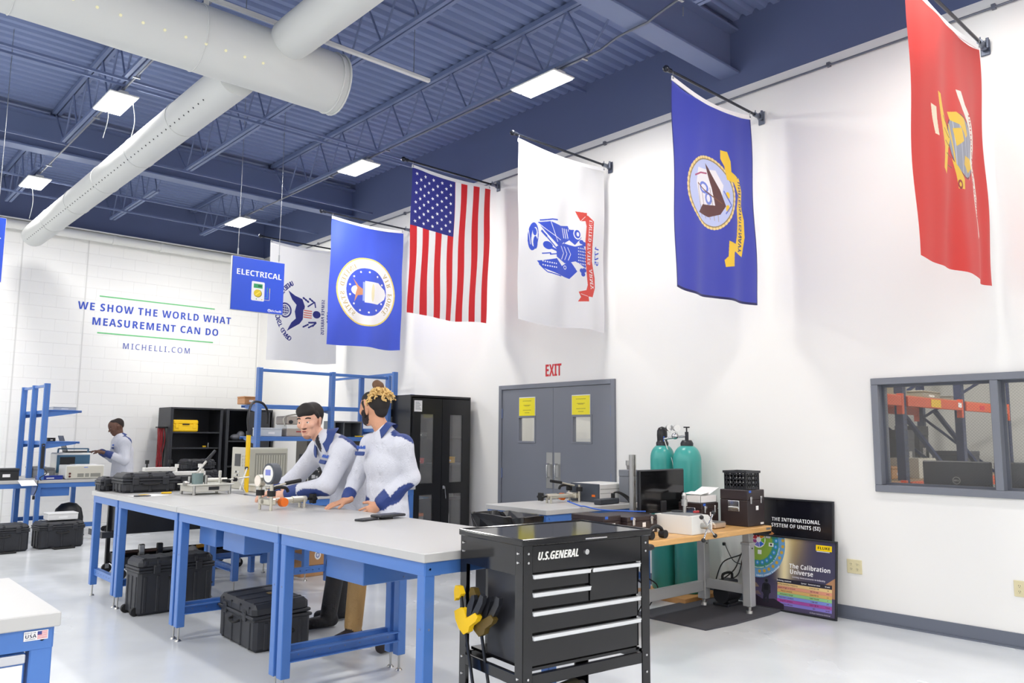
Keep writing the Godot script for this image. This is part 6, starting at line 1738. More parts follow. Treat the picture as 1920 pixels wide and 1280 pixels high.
	for sx in [-0.08, 0.08]:
		obj("ear_pad", G.new().cyl(Vector3(sx, 0.03, -0.02), Vector3(sx, 0.03, 0.03), 0.03, -1, 14), mats["rubber"], hs)
	# on the pale bench before the doors
	pump("pump with black knobs on the bench before the grey doors", Vector3(5.56, 0.901, -5.25), PI - 0.1, false)
	var wi = thing("white_analyser", "white instrument with dark front on the bench before doors", "instrument", Vector3(5.85, 0.901, -5.2))
	obj("case", G.new().box(Vector3(0.03, 0.085, 0), Vector3(0.4, 0.17, 0.36), 0.008), mats["white_plastic"], wi)
	obj("front", G.new().box(Vector3(-0.175, 0.085, 0), Vector3(0.02, 0.17, 0.36), 0.004), mat("gauge_grey"), wi)
	obj("seam", G.new().bb(-0.16, 0.23, 0.08, 0.083, 0.18, 0.182).bb(-0.16, 0.23, 0.12, 0.123, 0.18, 0.182), mat("vent_grey"), wi)
	obj("orange_switch", G.new().bb(-0.19, -0.184, 0.05, 0.07, 0.1, 0.14), mats["orange"], wi)
	var ps = thing("power_block", "black power block with plugs on the bench before doors", "power strip", Vector3(5.62, 0.901, -4.88), 0.1)
	obj("block", G.new().box(Vector3(0, 0.025, 0), Vector3(0.3, 0.05, 0.08), 0.008), mat("block_grey", c8(52, 56, 64), 0.5), ps)
	obj("plug", G.new().box(Vector3(0.1, 0.07, 0), Vector3(0.035, 0.05, 0.03), 0.006), mats["cable"], ps)
	for k in 3:
		obj("cord", G.new().hose([Vector3(0.1, 0.09, 0), Vector3(0.14 + k * 0.02, 0.1, 0.02), Vector3(0.22 + k * 0.03, 0.03, 0.08), Vector3(0.24 + k * 0.03, -0.1, 0.15), Vector3(0.2 + k * 0.04, -0.35, 0.18), Vector3(0.3 + k * 0.05, -0.7, 0.1)], 0.006, 6), mats["cable"], ps)
	var bc = thing("blue_cable", "bright blue network cable lying across the bench edge", "cable", Vector3(0, 0, 0))
	obj("lead", G.new().hose([Vector3(5.25, 0.93, -5.0), Vector3(5.2, 0.91, -4.82), Vector3(5.15, 0.915, -4.72), Vector3(5.1, 0.905, -4.5), Vector3(5.2, 0.905, -4.25), Vector3(5.32, 0.9, -4.2)], 0.006, 6), mat("tool_blue"), bc)
	obj("connector", G.new().box(Vector3(5.25, 0.935, -5.01), Vector3(0.014, 0.012, 0.02)), mat("tool_blue"), bc)
	shelf_box("rear_case", Vector3(5.98, 0.901, -4.92), Vector3(0.14, 0.3, 0.12), c8(120, 124, 132), "grey metal cabinet standing behind the monitor", "instrument")
	var ag = thing("adapter_post", "small nickel adapter standing behind the monitor", "adapter", Vector3(5.98, 1.204, -4.92))
	obj("stem", G.new().cyl(Vector3.ZERO, Vector3(0, 0.04, 0), 0.012, 0.02, 12), mats["steel"], ag)
	obj("head", G.new().cyl(Vector3(0, 0.04, 0), Vector3(0, 0.085, 0), 0.024, -1, 14), mats["steel"], ag)
	# waste bin with black liner
	var bn = thing("waste_bin", "black lined waste bin beside the pale bench", "bin", Vector3(4.46, 0, -4.96))
	obj("bin", G.new().bb(-0.12, 0.12, 0, 0.76, -0.26, 0.26, 0.02), mats["dark_case"], bn)
	var lg = G.new()
	var lf = FastNoiseLite.new()
	lf.seed = 4
	lf.frequency = 3.0
	var prev = []
	for ring in [[0.135, 0.28, 0.66], [0.15, 0.3, 0.74], [0.165, 0.315, 0.83], [0.17, 0.32, 0.872], [0.15, 0.3, 0.874], [0.135, 0.285, 0.83], [0.11, 0.25, 0.7]]:
		var cur = []
		for k in 40:
			var a = TAU * k / 40
			var sx: float = signf(cos(a)) * pow(absf(cos(a)), 0.35) * ring[0]
			var sz: float = signf(sin(a)) * pow(absf(sin(a)), 0.35) * ring[1]
			var n = lf.get_noise_3d(sx * 4, ring[2] * 2, sz * 4) * 0.022
			cur.append(Vector3(sx + n, ring[2] + n * 0.7, sz + n))
		if prev.size():
			for k in 40:
				lg.quad(prev[k], prev[(k + 1) % 40], cur[(k + 1) % 40], cur[k], Vector3(0, ring[2], 0), -1)
		prev = cur
	for k in 40:
		lg.tri(prev[k], prev[(k + 1) % 40], Vector3(0, 0.66, 0), Vector3(0, 0, 0), -1)
	obj("liner", lg, mat("bag_black", c8(28, 28, 30), 0.22), bn)
	# floor mat, tangle of cords, small pump under the table
	var fm = thing("floor_mat", "dark grey anti-fatigue mat under the wood table", "mat", Vector3(6.1, 0, -4.06))
	obj("mat", G.new().prism([Vector2(-0.6, -0.3), Vector2(-0.25, -0.34), Vector2(0.3, -0.34), Vector2(0.52, -0.32), Vector2(0.55, -0.28), Vector2(0.55, 0.45), Vector2(-0.6, 0.45)], 0.012, Transform3D(Basis(Vector3(1, 0, 0), Vector3(0, 0, -1), Vector3(0, 1, 0)), Vector3.ZERO)), mat("mat_grey", c8(70, 71, 78), 0.8), fm)
	obj("border", G.new().bb(-0.58, 0.53, 0.012, 0.014, 0.29, 0.315), mat("mat_grey"), fm)
	var vp = thing("vacuum_pump", "small dark vacuum pump on the floor behind the table leg", "pump", Vector3(6.5, 0.013, -4.18))
	obj("motor", G.new().cyl(Vector3(-0.14, 0.1, 0), Vector3(0.08, 0.1, 0), 0.08, -1, 20), mats["black_plastic"], vp)
	obj("body", G.new().box(Vector3(-0.02, 0.12, 0), Vector3(0.16, 0.2, 0.12), 0.01), mats["dark_case"], vp)
	obj("base", G.new().box(Vector3(-0.03, 0.01, 0), Vector3(0.24, 0.02, 0.16), 0.004), mats["dark_case"], vp)
	obj("handle", G.new().hose([Vector3(-0.1, 0.2, 0), Vector3(-0.1, 0.27, 0), Vector3(0.04, 0.27, 0), Vector3(0.04, 0.2, 0)], 0.012, 8, 4), mats["rubber"], vp)
	var cords = [[Vector3(6.78, 0.47, -4.16), Vector3(6.7, 0.44, -4.17), Vector3(6.62, 0.3, -4.2), Vector3(6.56, 0.2, -4.3)], [Vector3(6.78, 0.45, -4.15), Vector3(6.7, 0.42, -4.2), Vector3(6.66, 0.34, -4.35), Vector3(6.6, 0.15, -4.4)], [Vector3(6.78, 0.48, -4.165), Vector3(6.72, 0.4, -4.17), Vector3(6.66, 0.25, -4.19), Vector3(6.55, 0.2, -4.25)], [Vector3(6.78, 0.5, -4.4), Vector3(6.76, 0.36, -4.3), Vector3(6.77, 0.33, -4.2), Vector3(6.77, 0.33, -4.15)]]
	var cn = ["curving down steeply", "hanging farthest left", "bending toward the pump", "thin and slung along the wall"]
	for k in 4:
		var c = thing("power_cable", "black power cable from the outlet behind the wood table, %s" % cn[k], "cable")
		obj("lead", G.new().hose(cords[k], 0.006 if k < 3 else 0.004, 6), mats["cable"], c)
		obj("plug", G.new().box(cords[k][0] + Vector3(-0.012, 0, 0), Vector3(0.03, 0.03, 0.026), 0.006), mats["cable"], c)
	for k in 5:
		var x = 4.95 + k * 0.16
		var c = thing("hanging_cable", "dark cable hanging beneath the wood table, %s from the tool cart" % ["first", "second", "third", "fourth", "fifth"][k], "cable")
		obj("lead", G.new().hose([Vector3(x, 0.71, -4.42), Vector3(x + 0.05, 0.5, -4.45), Vector3(x + 0.12 - k * 0.03, 0.35, -4.47), Vector3(x + 0.22, 0.2, -4.46), Vector3(x + 0.3 - k * 0.05, 0.006, -4.5)], 0.006, 6), mats["cable"], c)
		obj("clip", G.new().box(Vector3(x, 0.712, -4.42), Vector3(0.02, 0.01, 0.02)), mats["black_plastic"], c)


func storage_room():
	var wm: Material = mat("storage_paint", c8(196, 196, 192), 0.7)
	struct("wall_storage_end", G.new().bb(12.0, 12.2, 0, 4.2, -15.2, 7.2), wm)
	struct("wall_storage_back", G.new().bb(6.95, 12.0, 0, 4.2, -15.2, -15.0), wm)
	struct("wall_storage_front", G.new().bb(6.95, 12.0, 0, 4.2, 7.0, 7.2), wm)
	struct("ceiling_storage", G.new().bb(6.95, 12.2, 4.2, 4.3, -15.2, 7.2), wm)
	struct("wall_storage_hall", G.new().bb(8.6, 8.7, 0, 4.2, -15.0, -5.2), wm)
	struct("wall_storage_partition", G.new().bb(7.9, 12.0, 0, 4.2, -5.2, -5.1), wm)
	for p in [[8.4, -3.9], [10.4, -1.5], [7.7, -8.6], [7.6, 1.5]]:
		var l = thing("storage_light", "ceiling tube light of the storage room near %s" % ["the rack", "the end wall", "the door panes", "the window's right pane"][[8.4, 10.4, 7.7, 7.6].find(p[0])], "light", Vector3(p[0], 4.12, p[1]))
		obj("housing", G.new().bb(-0.3, 0.3, 0.0, 0.07, -0.15, 0.15, 0.01), mats["white_plastic"], l)
		obj("lens", G.new().bb(-0.28, 0.28, -0.01, 0.0, -0.13, 0.13), mats["led_lens"], l)
		var a = AreaLight3D.new()
		a.name = "glow"
		a.area_size = Vector2(0.56, 0.26)
		a.light_energy = 8.0
		a.light_color = Color(1.0, 0.985, 0.96)
		a.shadow_enabled = true
		a.area_range = 30.0
		a.position = Vector3(0, -0.02, 0)
		a.rotation.x = -PI / 2
		l.add_child(a)
	# pallet rack of navy uprights and orange beams
	var t = thing("pallet_rack", "navy and orange pallet rack seen through the wired window", "rack", Vector3(0, 0, 0))
	var nv = mat("rack_navy", c8(44, 56, 92), 0.45)
	var og = mat("rack_orange", c8(224, 92, 44), 0.45)
	for x in [8.03, 9.62, 11.2]:
		for z in [-3.2, -4.2]:
			var u = obj("upright", G.new().bb(x - 0.045, x + 0.045, 0, 3.4, z - 0.04, z + 0.04, 0.003), nv, t)
			var hl = G.new()
			for k in 30:
				hl.cyl(Vector3(x - 0.018, 0.9 + k * 0.05, z + 0.04), Vector3(x - 0.018, 0.9 + k * 0.05, z + 0.042), 0.008, -1, 6).cyl(Vector3(x + 0.018, 0.9 + k * 0.05, z + 0.04), Vector3(x + 0.018, 0.9 + k * 0.05, z + 0.042), 0.008, -1, 6)
			var ho = obj("hole", hl, mats["black_steel"], u)
			ho.set_meta("kind", "stuff")
		obj("cross_brace", G.new().bar(Vector3(x, 1.0, -3.22), Vector3(x, 1.8, -4.18), 0.03, 0.03).bar(Vector3(x, 2.4, -3.22), Vector3(x, 1.8, -4.18), 0.03, 0.03), nv, t)
	for x in [[8.08, 9.57], [9.67, 11.15], [6.99, 7.98]]:
		for z in [-3.17, -4.23]:
			for y in [1.83, 1.0]:
				var b = obj("beam", G.new().bb(x[0], x[1], y, y + 0.1, z - 0.025, z + 0.025, 0.004), og, t)
				obj("connector", G.new().bb(x[1] - 0.05, x[1], y - 0.08, y + 0.12, z - 0.028, z + 0.028, 0.003), og, b)
	for x in [[8.08, 9.57], [9.67, 11.15], [6.99, 7.98]]:
		obj("deck", G.new().bb(x[0], x[1], 1.93, 1.945, -4.2, -3.19), mat("deck_board", c8(170, 150, 120), 0.7), t)
		obj("deck", G.new().bb(x[0], x[1], 1.1, 1.115, -4.2, -3.19), mat("deck_board"), t)
	obj("yellow_label", G.new().bb(8.66, 8.92, 1.84, 1.92, -3.145, -3.142), mats["yellow"], t)
	obj("white_label", G.new().bb(9.42, 9.52, 1.86, 1.91, -3.145, -3.142), mats["paper"], t)
	obj("red_label", G.new().bb(10.1, 10.25, 1.85, 1.9, -3.145, -3.142), mat("exit_red"), t)
	obj("diagonal_brace", G.new().bar(Vector3(8.75, 1.83, -3.5), Vector3(9.5, 1.14, -3.3), 0.05, 0.03).bar(Vector3(9.75, 1.83, -3.5), Vector3(10.55, 1.14, -3.3), 0.05, 0.03), nv, t)
	var stuff = [[8.7, 1.946, -3.6, 0.3, 0.22, 0.3, c8(150, 146, 136), "grey scale head on the rack's upper deck"], [9.25, 1.946, -3.55, 0.5, 0.09, 0.4, c8(160, 154, 140), "flat beige platform scale on the rack's upper deck"], [9.95, 1.946, -3.5, 0.4, 0.06, 0.35, c8(150, 146, 138), "thin beige scale on the rack's upper deck"], [8.35, 1.116, -3.55, 0.36, 0.12, 0.36, c8(200, 150, 96), "brown carton on the rack's lower deck"], [9.95, 1.116, -3.6, 0.6, 0.12, 0.4, c8(120, 116, 112), "grey instruments on the rack's lower deck far bay"], [10.6, 1.116, -3.6, 0.4, 0.26, 0.4, c8(70, 72, 80), "dark box on the rack's lower deck far bay"], [9.3, 1.116, -3.72, 0.25, 0.5, 0.2, c8(96, 98, 104), "tall grey indicator on the rack's lower deck"]]
	for k in [0, 1, 3, 4, 5, 8, 9]:
		var hh = 0.2 + 0.12 * ((k * 7) % 4)
		stuff.append([7.15 + k * 0.36, 1.116, -4.02, 0.3, hh, 0.28, [c8(40, 44, 58), c8(66, 68, 74), c8(36, 48, 84), c8(84, 80, 76)][k % 4], "dark equipment box at the back of the rack's lower deck, bay position %s" % ["a", "b", "c", "d", "e", "f", "g", "h", "i", "j", "k"][k]])
	for s in stuff:
		shelf_box("rack_box", Vector3(s[0], s[1], s[2]), Vector3(s[3], s[4], s[5]), s[6], s[7], "box")
	var sc = thing("bench_scale", "beige counting scale with sloped keypad behind the window", "scale", Vector3(8.95, 1.116, -3.42))
	obj("housing", G.new().prism([Vector2(-0.36, 0), Vector2(0.3, 0), Vector2(0.3, 0.03), Vector2(0.08, 0.2), Vector2(-0.36, 0.2)], 0.3, Transform3D(Basis(), Vector3(0, 0, -0.15))), mats["beige"], sc)
	obj("keypad", G.new().bar(Vector3(0.11, 0.182, 0.0), Vector3(0.26, 0.066, 0.0), 0.24, 0.004), mats["white_plastic"], sc)
	# desk with two dark monitors, their backs to the window
	var dk = thing("storage_desk", "dark desk just behind the wired window", "desk", Vector3(7.9, 0, -2.2))
	obj("top", G.new().bb(-0.4, 0.6, 0.7, 0.74, -0.75, 1.2, 0.004), mats["black_plastic"], dk)
	for q in [[-0.35, -0.7], [0.55, -0.7], [-0.35, 1.15], [0.55, 1.15]]:
		obj("leg", G.new().bb(q[0] - 0.025, q[0] + 0.025, 0, 0.7, q[1] - 0.025, q[1] + 0.025), mats["black_plastic"], dk)
	for k in 3:
		var z = -2.62 + k * 0.58
		var mo = thing("desk_monitor", ["black monitor back with a round emblem behind the window", "second black monitor back behind the window", "black monitor back behind the window's right pane"][k], "monitor", Vector3(7.72, 0.741, z))
		obj("panel", G.new().box(Vector3(0, 0.4, 0), Vector3(0.04, 0.36, 0.56), 0.01), mats["black_plastic"], mo)
		obj("stand", G.new().bb(0.0, 0.04, 0.01, 0.3, -0.03, 0.03).bb(-0.08, 0.1, 0, 0.012, -0.12, 0.12), mats["black_plastic"], mo)
		if k < 2:
			var ring = []
			for i in 25:
				ring.append(Vector3(-0.0215, 0.41 + sin(TAU * i / 24) * 0.03, cos(TAU * i / 24) * 0.03))
			obj("emblem", G.new().tube(ring, 0.0025, 5), mats["steel"], mo)
			lettering("emblem_letters", "DELL", 0.02, Transform3D(Basis(Vector3.UP, -PI / 2), Vector3(-0.0215, 0.41, 0)), mats["steel"], mo, sysfont(), 0, 1.0, 0.002)


# joins tapered bones [a, b, ra, rb, blend, colour, (wide axis, factor)] into one skin and adds it to st
func skin(st: SurfaceTool, bones: Array, cell: float, paint: Array):
	var lo = Vector3(1e9, 1e9, 1e9)
	var hi = -lo
	for b in bones:
		var r: float = max(b[2], b[3]) * (b[7] if b.size() > 7 else 1.0) + cell * 3
		lo = lo.min(b[0].min(b[1]) - Vector3(r, r, r))
		hi = hi.max(b[0].max(b[1]) + Vector3(r, r, r))
	var nx: int = int((hi.x - lo.x) / cell) + 2
	var ny: int = int((hi.y - lo.y) / cell) + 2
	var nz: int = int((hi.z - lo.z) / cell) + 2
	var d = PackedFloat32Array()
	d.resize(nx * ny * nz)
	d.fill(1.0)
	for b in bones:
		var a: Vector3 = b[0]
		var ba: Vector3 = b[1] - a
		var ra: float = b[2]
		var rb: float = b[3]
		var k: float = b[4]
		var l2: float = maxf(ba.length_squared(), 1e-8)
		var wide: Vector3 = b[6] if b.size() > 7 else Vector3.ZERO
		var sq: float = (1.0 - 1.0 / b[7]) if b.size() > 7 else 0.0
		var r: float = maxf(ra, rb) * (b[7] if b.size() > 7 else 1.0) + k + cell * 2.5
		var p0: Vector3 = (a.min(b[1]) - Vector3(r, r, r) - lo) / cell
		var p1: Vector3 = (a.max(b[1]) + Vector3(r, r, r) - lo) / cell
		for z in range(maxi(0, int(p0.z)), mini(nz - 1, int(p1.z)) + 1):
			for y in range(maxi(0, int(p0.y)), mini(ny - 1, int(p1.y)) + 1):
				var row: int = (z * ny + y) * nx
				for x in range(maxi(0, int(p0.x)), mini(nx - 1, int(p1.x)) + 1):
					var pa: Vector3 = lo + Vector3(x, y, z) * cell - a
					if sq != 0.0:
						var tt: float = clampf(pa.dot(ba) / l2, 0.0, 1.0)
						var off: Vector3 = pa - ba * tt
						off -= wide * (off.dot(wide) * sq)
						pa = ba * tt + off
					var t: float = clampf(pa.dot(ba) / l2, 0.0, 1.0)
					var v: float = (pa - ba * t).length() - lerpf(ra, rb, t)
					var o: float = d[row + x]
					var h: float = maxf(k - absf(v - o), 0.0) / maxf(k, 1e-6)
					d[row + x] = minf(v, o) - h * h * k * 0.25
	var at = PackedInt32Array()
	at.resize(nx * ny * nz)
	at.fill(-1)
	var verts = PackedVector3Array()
	var step = [1, nx, nx * ny]
	var corner = [0, 1, nx, nx + 1, nx * ny, nx * ny + 1, nx * ny + nx, nx * ny + nx + 1]
	for z in nz - 1:
		for y in ny - 1:
			for x in nx - 1:
				var i: int = (z * ny + y) * nx + x
				if d[i] > cell * 2.5 or d[i] < -cell * 2.5:
					continue
				var inside = 0
				for c in 8:
					if d[i + corner[c]] < 0.0:
						inside += 1
				if inside == 0 or inside == 8:
					continue
				var s = Vector3.ZERO
				var n = 0
				for c in 8:
					for ax in 3:
						if c & (1 << ax):
							continue
						var v0: float = d[i + corner[c]]
						var v1: float = d[i + corner[c | (1 << ax)]]
						if (v0 < 0.0) != (v1 < 0.0):
							var p = Vector3(c & 1, (c >> 1) & 1, (c >> 2) & 1)
							p[ax] += v0 / (v0 - v1)
							s += p
							n += 1
				at[i] = verts.size()
				verts.append(lo + (Vector3(x, y, z) + s / n) * cell)
	var cols = PackedColorArray()
	for p in verts:
		var best = 1e9
		var col = Color.WHITE
		for b in bones:
			var ba: Vector3 = b[1] - b[0]
			var pa: Vector3 = p - b[0]
			if b.size() > 7:
				pa -= b[6] * (pa.dot(b[6]) * (1.0 - 1.0 / b[7]))
			var t: float = clampf(pa.dot(ba) / maxf(ba.length_squared(), 1e-8), 0.0, 1.0)
			var v: float = (pa - ba * t).length() - lerpf(b[2], b[3], t)
			if v < best:
				best = v
				var c = b[5]
				if c is Array:
					col = c[-1][1]
					for q in c:
						if t <= q[0]:
							col = q[1]
							break
				else:
					col = c
		for q in paint:
			var l: Vector3 = q[0] * p
			if l.length_squared() < 1.0 and (q.size() < 3 or col == q[2]):
				col = q[1]
		cols.append(col)
	st.set_smooth_group(0)
	for z in range(1, nz - 1):
		for y in range(1, ny - 1):
			for x in range(1, nx - 1):
				var i: int = (z * ny + y) * nx + x
				if d[i] > cell * 2.5 or d[i] < -cell * 2.5:
					continue
				for ax in 3:
					var v0: float = d[i]
					var v1: float = d[i + step[ax]]
					if (v0 < 0.0) == (v1 < 0.0):
						continue
					var u: int = step[(ax + 1) % 3]
					var w: int = step[(ax + 2) % 3]
					var q = [at[i], at[i - u], at[i - u - w], at[i - w]]
					if q.min() < 0:
						continue
					if v0 > 0.0:
						q.reverse()
					for k in [0, 2, 1, 0, 3, 2]:
						st.set_color(cols[q[k]])
						st.add_vertex(verts[q[k]])


func lin(r, g, b) -> Color:
	return c8(r, g, b).srgb_to_linear()


func spot(c: Vector3, r: Vector3, bas := Basis.IDENTITY) -> Transform3D:
	return Transform3D(bas * Basis.from_scale(r), c).affine_inverse()


# bones of a hand: wrist, direction of the fingers, back-of-hand normal, side (+1: thumb toward dir x normal)
func hand_bones(w: Vector3, dir: Vector3, nrm: Vector3, side: float, curl: float, col: Color) -> Array:
	dir = dir.normalized()
	nrm = (nrm - dir * nrm.dot(dir)).normalized()
	var lat = dir.cross(nrm) * side
	var out = []
	out.append([w - dir * 0.03, w + dir * 0.02, 0.026, 0.027, 0.01, col, lat, 1.25])
	out.append([w + dir * 0.02, w + dir * 0.075, 0.017, 0.015, 0.012, col, lat, 2.3])
	var lens = [0.075, 0.083, 0.078, 0.062]
	for k in 4:
		var f = 0.03 - k * 0.0205
		var base: Vector3 = w + dir * (0.085 - absf(k - 1.2) * 0.006) + lat * f
		var fd: Vector3 = (dir + lat * (0.12 - k * 0.09)).normalized()
		var p = base
		var a = curl * 0.35
		for s in 3:
			var seg: float = lens[k] * [0.46, 0.3, 0.24][s]
			var q = p + (fd * cos(a) - nrm * sin(a)) * seg
			out.append([p, q, 0.0092 - s * 0.0007, 0.0085 - s * 0.0008, 0.003, col])
			p = q
			a += curl * 0.75
	var tb = w + dir * 0.025 + lat * 0.026
	var t1 = tb + (dir * 0.6 + lat * 0.75 - nrm * 0.25).normalized() * 0.04
	var t2 = t1 + (dir * 0.85 + lat * 0.4 - nrm * 0.3 * (0.5 + curl)).normalized() * 0.032
	out.append([tb, t1, 0.014, 0.0115, 0.008, col])
	out.append([t1, t2, 0.0112, 0.009, 0.003, col])
	return out


func person(label: String, base: Vector3, j: Dictionary, look: Dictionary):
	var t = thing("person", label, "person", base)
	var st = SurfaceTool.new()
	st.begin(Mesh.PRIMITIVE_TRIANGLES)
	var coat: Color = look.coat
	var navy: Color = look.navy
	var sk: Color = look.skin
	var pt: Color = look.pants
	var sh: Color = look.shoes
	var side: Vector3 = (j.ls - j.rs).normalized()
	var hs: Vector3 = (j.lh - j.rh).normalized()
	var o = base
	var B = []
	# trunk, in the coat
	B.append([j.pelvis - Vector3(0, 0.06, 0), j.waist, 0.128, 0.118, 0.05, coat, hs, 1.42])
	B.append([j.waist, j.chest, 0.118, 0.13, 0.06, coat, side, 1.38])
	B.append([j.chest, j.upper, 0.13, 0.102, 0.06, coat, side, 1.5])
	B.append([j.upper, j.neck, 0.085, 0.066, 0.05, coat, side, 1.15])
	for s in ["l", "r"]:
		B.append([j.upper.lerp(j[s + "s"], 0.35), j[s + "s"], 0.085, 0.078, 0.05, coat])
		B.append([j[s + "s"], j[s + "e"], 0.074, 0.06, 0.04, coat])
		B.append([j[s + "e"], j[s + "w"], 0.06, 0.047, 0.03, [[0.72, coat], [1.0, navy]]])
		# legs and shoes
		B.append([j[s + "h"] - Vector3(0, 0.0, 0), j[s + "k"], 0.098, 0.074, 0.035, [[0.12, coat], [1.0, pt]]])
		B.append([j[s + "k"], j[s + "a"] + Vector3(0, 0.02, 0), 0.072, 0.066, 0.03, pt])
		var ank: Vector3 = j[s + "a"]
		var toe: Vector3 = j[s + "t"]
		B.append([Vector3(ank.x, 0.05, ank.z) - (toe - ank).normalized() * 0.03, toe + Vector3(0, 0.004, 0), 0.05, 0.042, 0.015, sh])
		B.append([ank, Vector3(ank.x, 0.07, ank.z), 0.05, 0.05, 0.02, sh])
	# skirts of the coat
	B.append([j.pelvis + Vector3(0, 0.02, 0), j.pelvis - Vector3(0, 0.14, 0), 0.13, 0.135, 0.04, coat, hs, 1.45])
	var bulk: float = look.get("bulk", 1.0)
	for b in B:
		if b[5] is Color and b[5] == coat or b[5] is Array:
			b[2] *= bulk
			b[3] *= bulk
		b[0] -= o
		b[1] -= o
	var paint = []
	for q in look.get("paint", []):
		paint.append([spot(q[0] - o, q[1], q[3] if q.size() > 3 else Basis.IDENTITY), q[2], coat])
	skin(st, B, look.get("cell", 0.0125), paint)
	# hands
	for s in ["l", "r"]:
		var h: Array = j[s + "hand"]
		var hb = hand_bones(j[s + "w"] + (j[s + "w"] - j[s + "e"]).normalized() * 0.035 - o, h[0], h[1], h[2], h[3], sk)
		skin(st, hb, 0.0036, [])
	# head and neck
	var F: Vector3 = j.face.normalized()
	var R: Vector3 = F.cross(Vector3.UP).normalized()
	if j.has("tilt"):
		R = R.rotated(F, j.tilt)
	var U = R.cross(F)
	var hc: Vector3 = j.head - o
	var hz: float = look.get("head_size", 1.0)
	var H = func(f, u, r): return hc + (F * f + U * u + R * r) * hz
	var hbones = [
		[H.call(-0.032, 0.035, 0), H.call(0.024, 0.04, 0), 0.088, 0.084, 0.02, sk, R, 0.9],
		[H.call(0.034, 0.0, 0), H.call(0.04, -0.055, 0), 0.066, 0.054, 0.03, sk, R, 0.98],
		[H.call(0.02, -0.07, 0), H.call(0.058, -0.09, 0), 0.05, 0.03, 0.025, sk, R, 1.08],
		[H.call(0.094, 0.014, 0), H.call(0.117, -0.022, 0), 0.0095, 0.0135, 0.01, sk],
		[H.call(0.1, -0.026, -0.012), H.call(0.1, -0.026, 0.012), 0.009, 0.009, 0.008, sk],
		[H.call(0.082, 0.033, -0.034), H.call(0.082, 0.033, 0.034), 0.013, 0.013, 0.012, sk],
		[H.call(0.072, -0.012, -0.04), H.call(0.072, -0.012, -0.042), 0.024, 0.024, 0.02, sk],
		[H.call(0.072, -0.012, 0.04), H.call(0.072, -0.012, 0.042), 0.024, 0.024, 0.02, sk],
		[H.call(0.093, -0.05, -0.014), H.call(0.093, -0.05, 0.014), 0.009, 0.009, 0.01, sk],
		[H.call(0.09, -0.062, -0.011), H.call(0.09, -0.062, 0.011), 0.009, 0.009, 0.008, sk],
		[H.call(-0.03, -0.05, 0), j.neck - o - U * 0.0 + Vector3(0, -0.02, 0), 0.054, 0.062, 0.03, sk],
	]
	for s in [-1, 1]:
		hbones.append([H.call(-0.006, 0.018, s * 0.081), H.call(-0.002, -0.03, s * 0.077), 0.019, 0.012, 0.006, sk, R, 0.55])
	var hp = []
	for q in look.get("face_paint", []):
		hp.append([spot(H.call(q[0].x, q[0].y, q[0].z), q[1], Basis(F, U, R)), q[2], sk])
	skin(st, hbones, 0.0042, hp)
	st.generate_normals()
	var m = mat("person_skin", Color.WHITE, 0.62, 0.0, {"vertex_color_use_as_albedo": true})
	if m.normal_texture == null:
		var fn = FastNoiseLite.new()
		fn.seed = 9
		fn.frequency = 0.012
		fn.fractal_octaves = 2
		fn.domain_warp_enabled = true
		fn.domain_warp_amplitude = 25.0
		var nt = NoiseTexture2D.new()
		nt.noise = fn
		nt.width = 256
		nt.height = 256
		nt.seamless = true
		nt.as_normal_map = true
		nt.bump_strength = 9.0
		m.normal_enabled = true
		m.normal_texture = nt
		m.normal_scale = 0.9
		m.uv1_triplanar = true
		m.uv1_scale = Vector3(1.6, 0.8, 1.6)
	var body = obj("body", st.commit(), m, t)
	# eyes
	for s in [-1, 1]:
		var e = obj("eye", G.new().ball(H.call(0.0905, 0.012, s * 0.031), Vector3(0.0125, 0.0125, 0.0125), 12), mat("eye_white", c8(228, 224, 220), 0.2), t)
		obj("iris", G.new().ball(H.call(0.0988, 0.011, s * 0.0315), Vector3(0.0066, 0.0062, 0.0062), 10), mat("iris", c8(46, 32, 26), 0.2), e)
		obj("eyelid", G.new().ball(H.call(0.0893, 0.0185, s * 0.031), Vector3(0.0143, 0.0098, 0.015), 12, Basis(F, U, R)), mat("lid_%s" % sk.to_html(), sk.linear_to_srgb(), 0.6), e)
		if look.get("brow", true):
			obj("eyebrow", G.new().hose([H.call(0.097, 0.036, s * 0.014), H.call(0.097, 0.042, s * 0.034), H.call(0.083, 0.037, s * 0.054)], 0.0052, 6, 4), mat("brow_dark", look.hair.linear_to_srgb(), 0.8), t)
	# hair
	for hset in look.hair_sets:
		var hst = SurfaceTool.new()
		hst.begin(Mesh.PRIMITIVE_TRIANGLES)
		var hb = []
		for q in hset.bones:
			var bb = [H.call(q[0].x, q[0].y, q[0].z), H.call(q[1].x, q[1].y, q[1].z), q[2], q[3], q[4] if q.size() > 4 else 0.015, Color.WHITE]
			if q.size() > 5:
				bb.append(R)
				bb.append(q[5])
			hb.append(bb)
		skin(hst, hb, 0.0045, [])
		hst.generate_normals()
		obj(hset.name, hst.commit(), hset.mat, t)
	# collar
	var cg = G.new()
	var cn: Vector3 = j.neck - o
	var up: Vector3 = (j.head - j.neck).normalized()
	var fw: Vector3 = (j.chestface - up * j.chestface.dot(up)).normalized()
	var cr = fw.cross(up)
	var prev = []
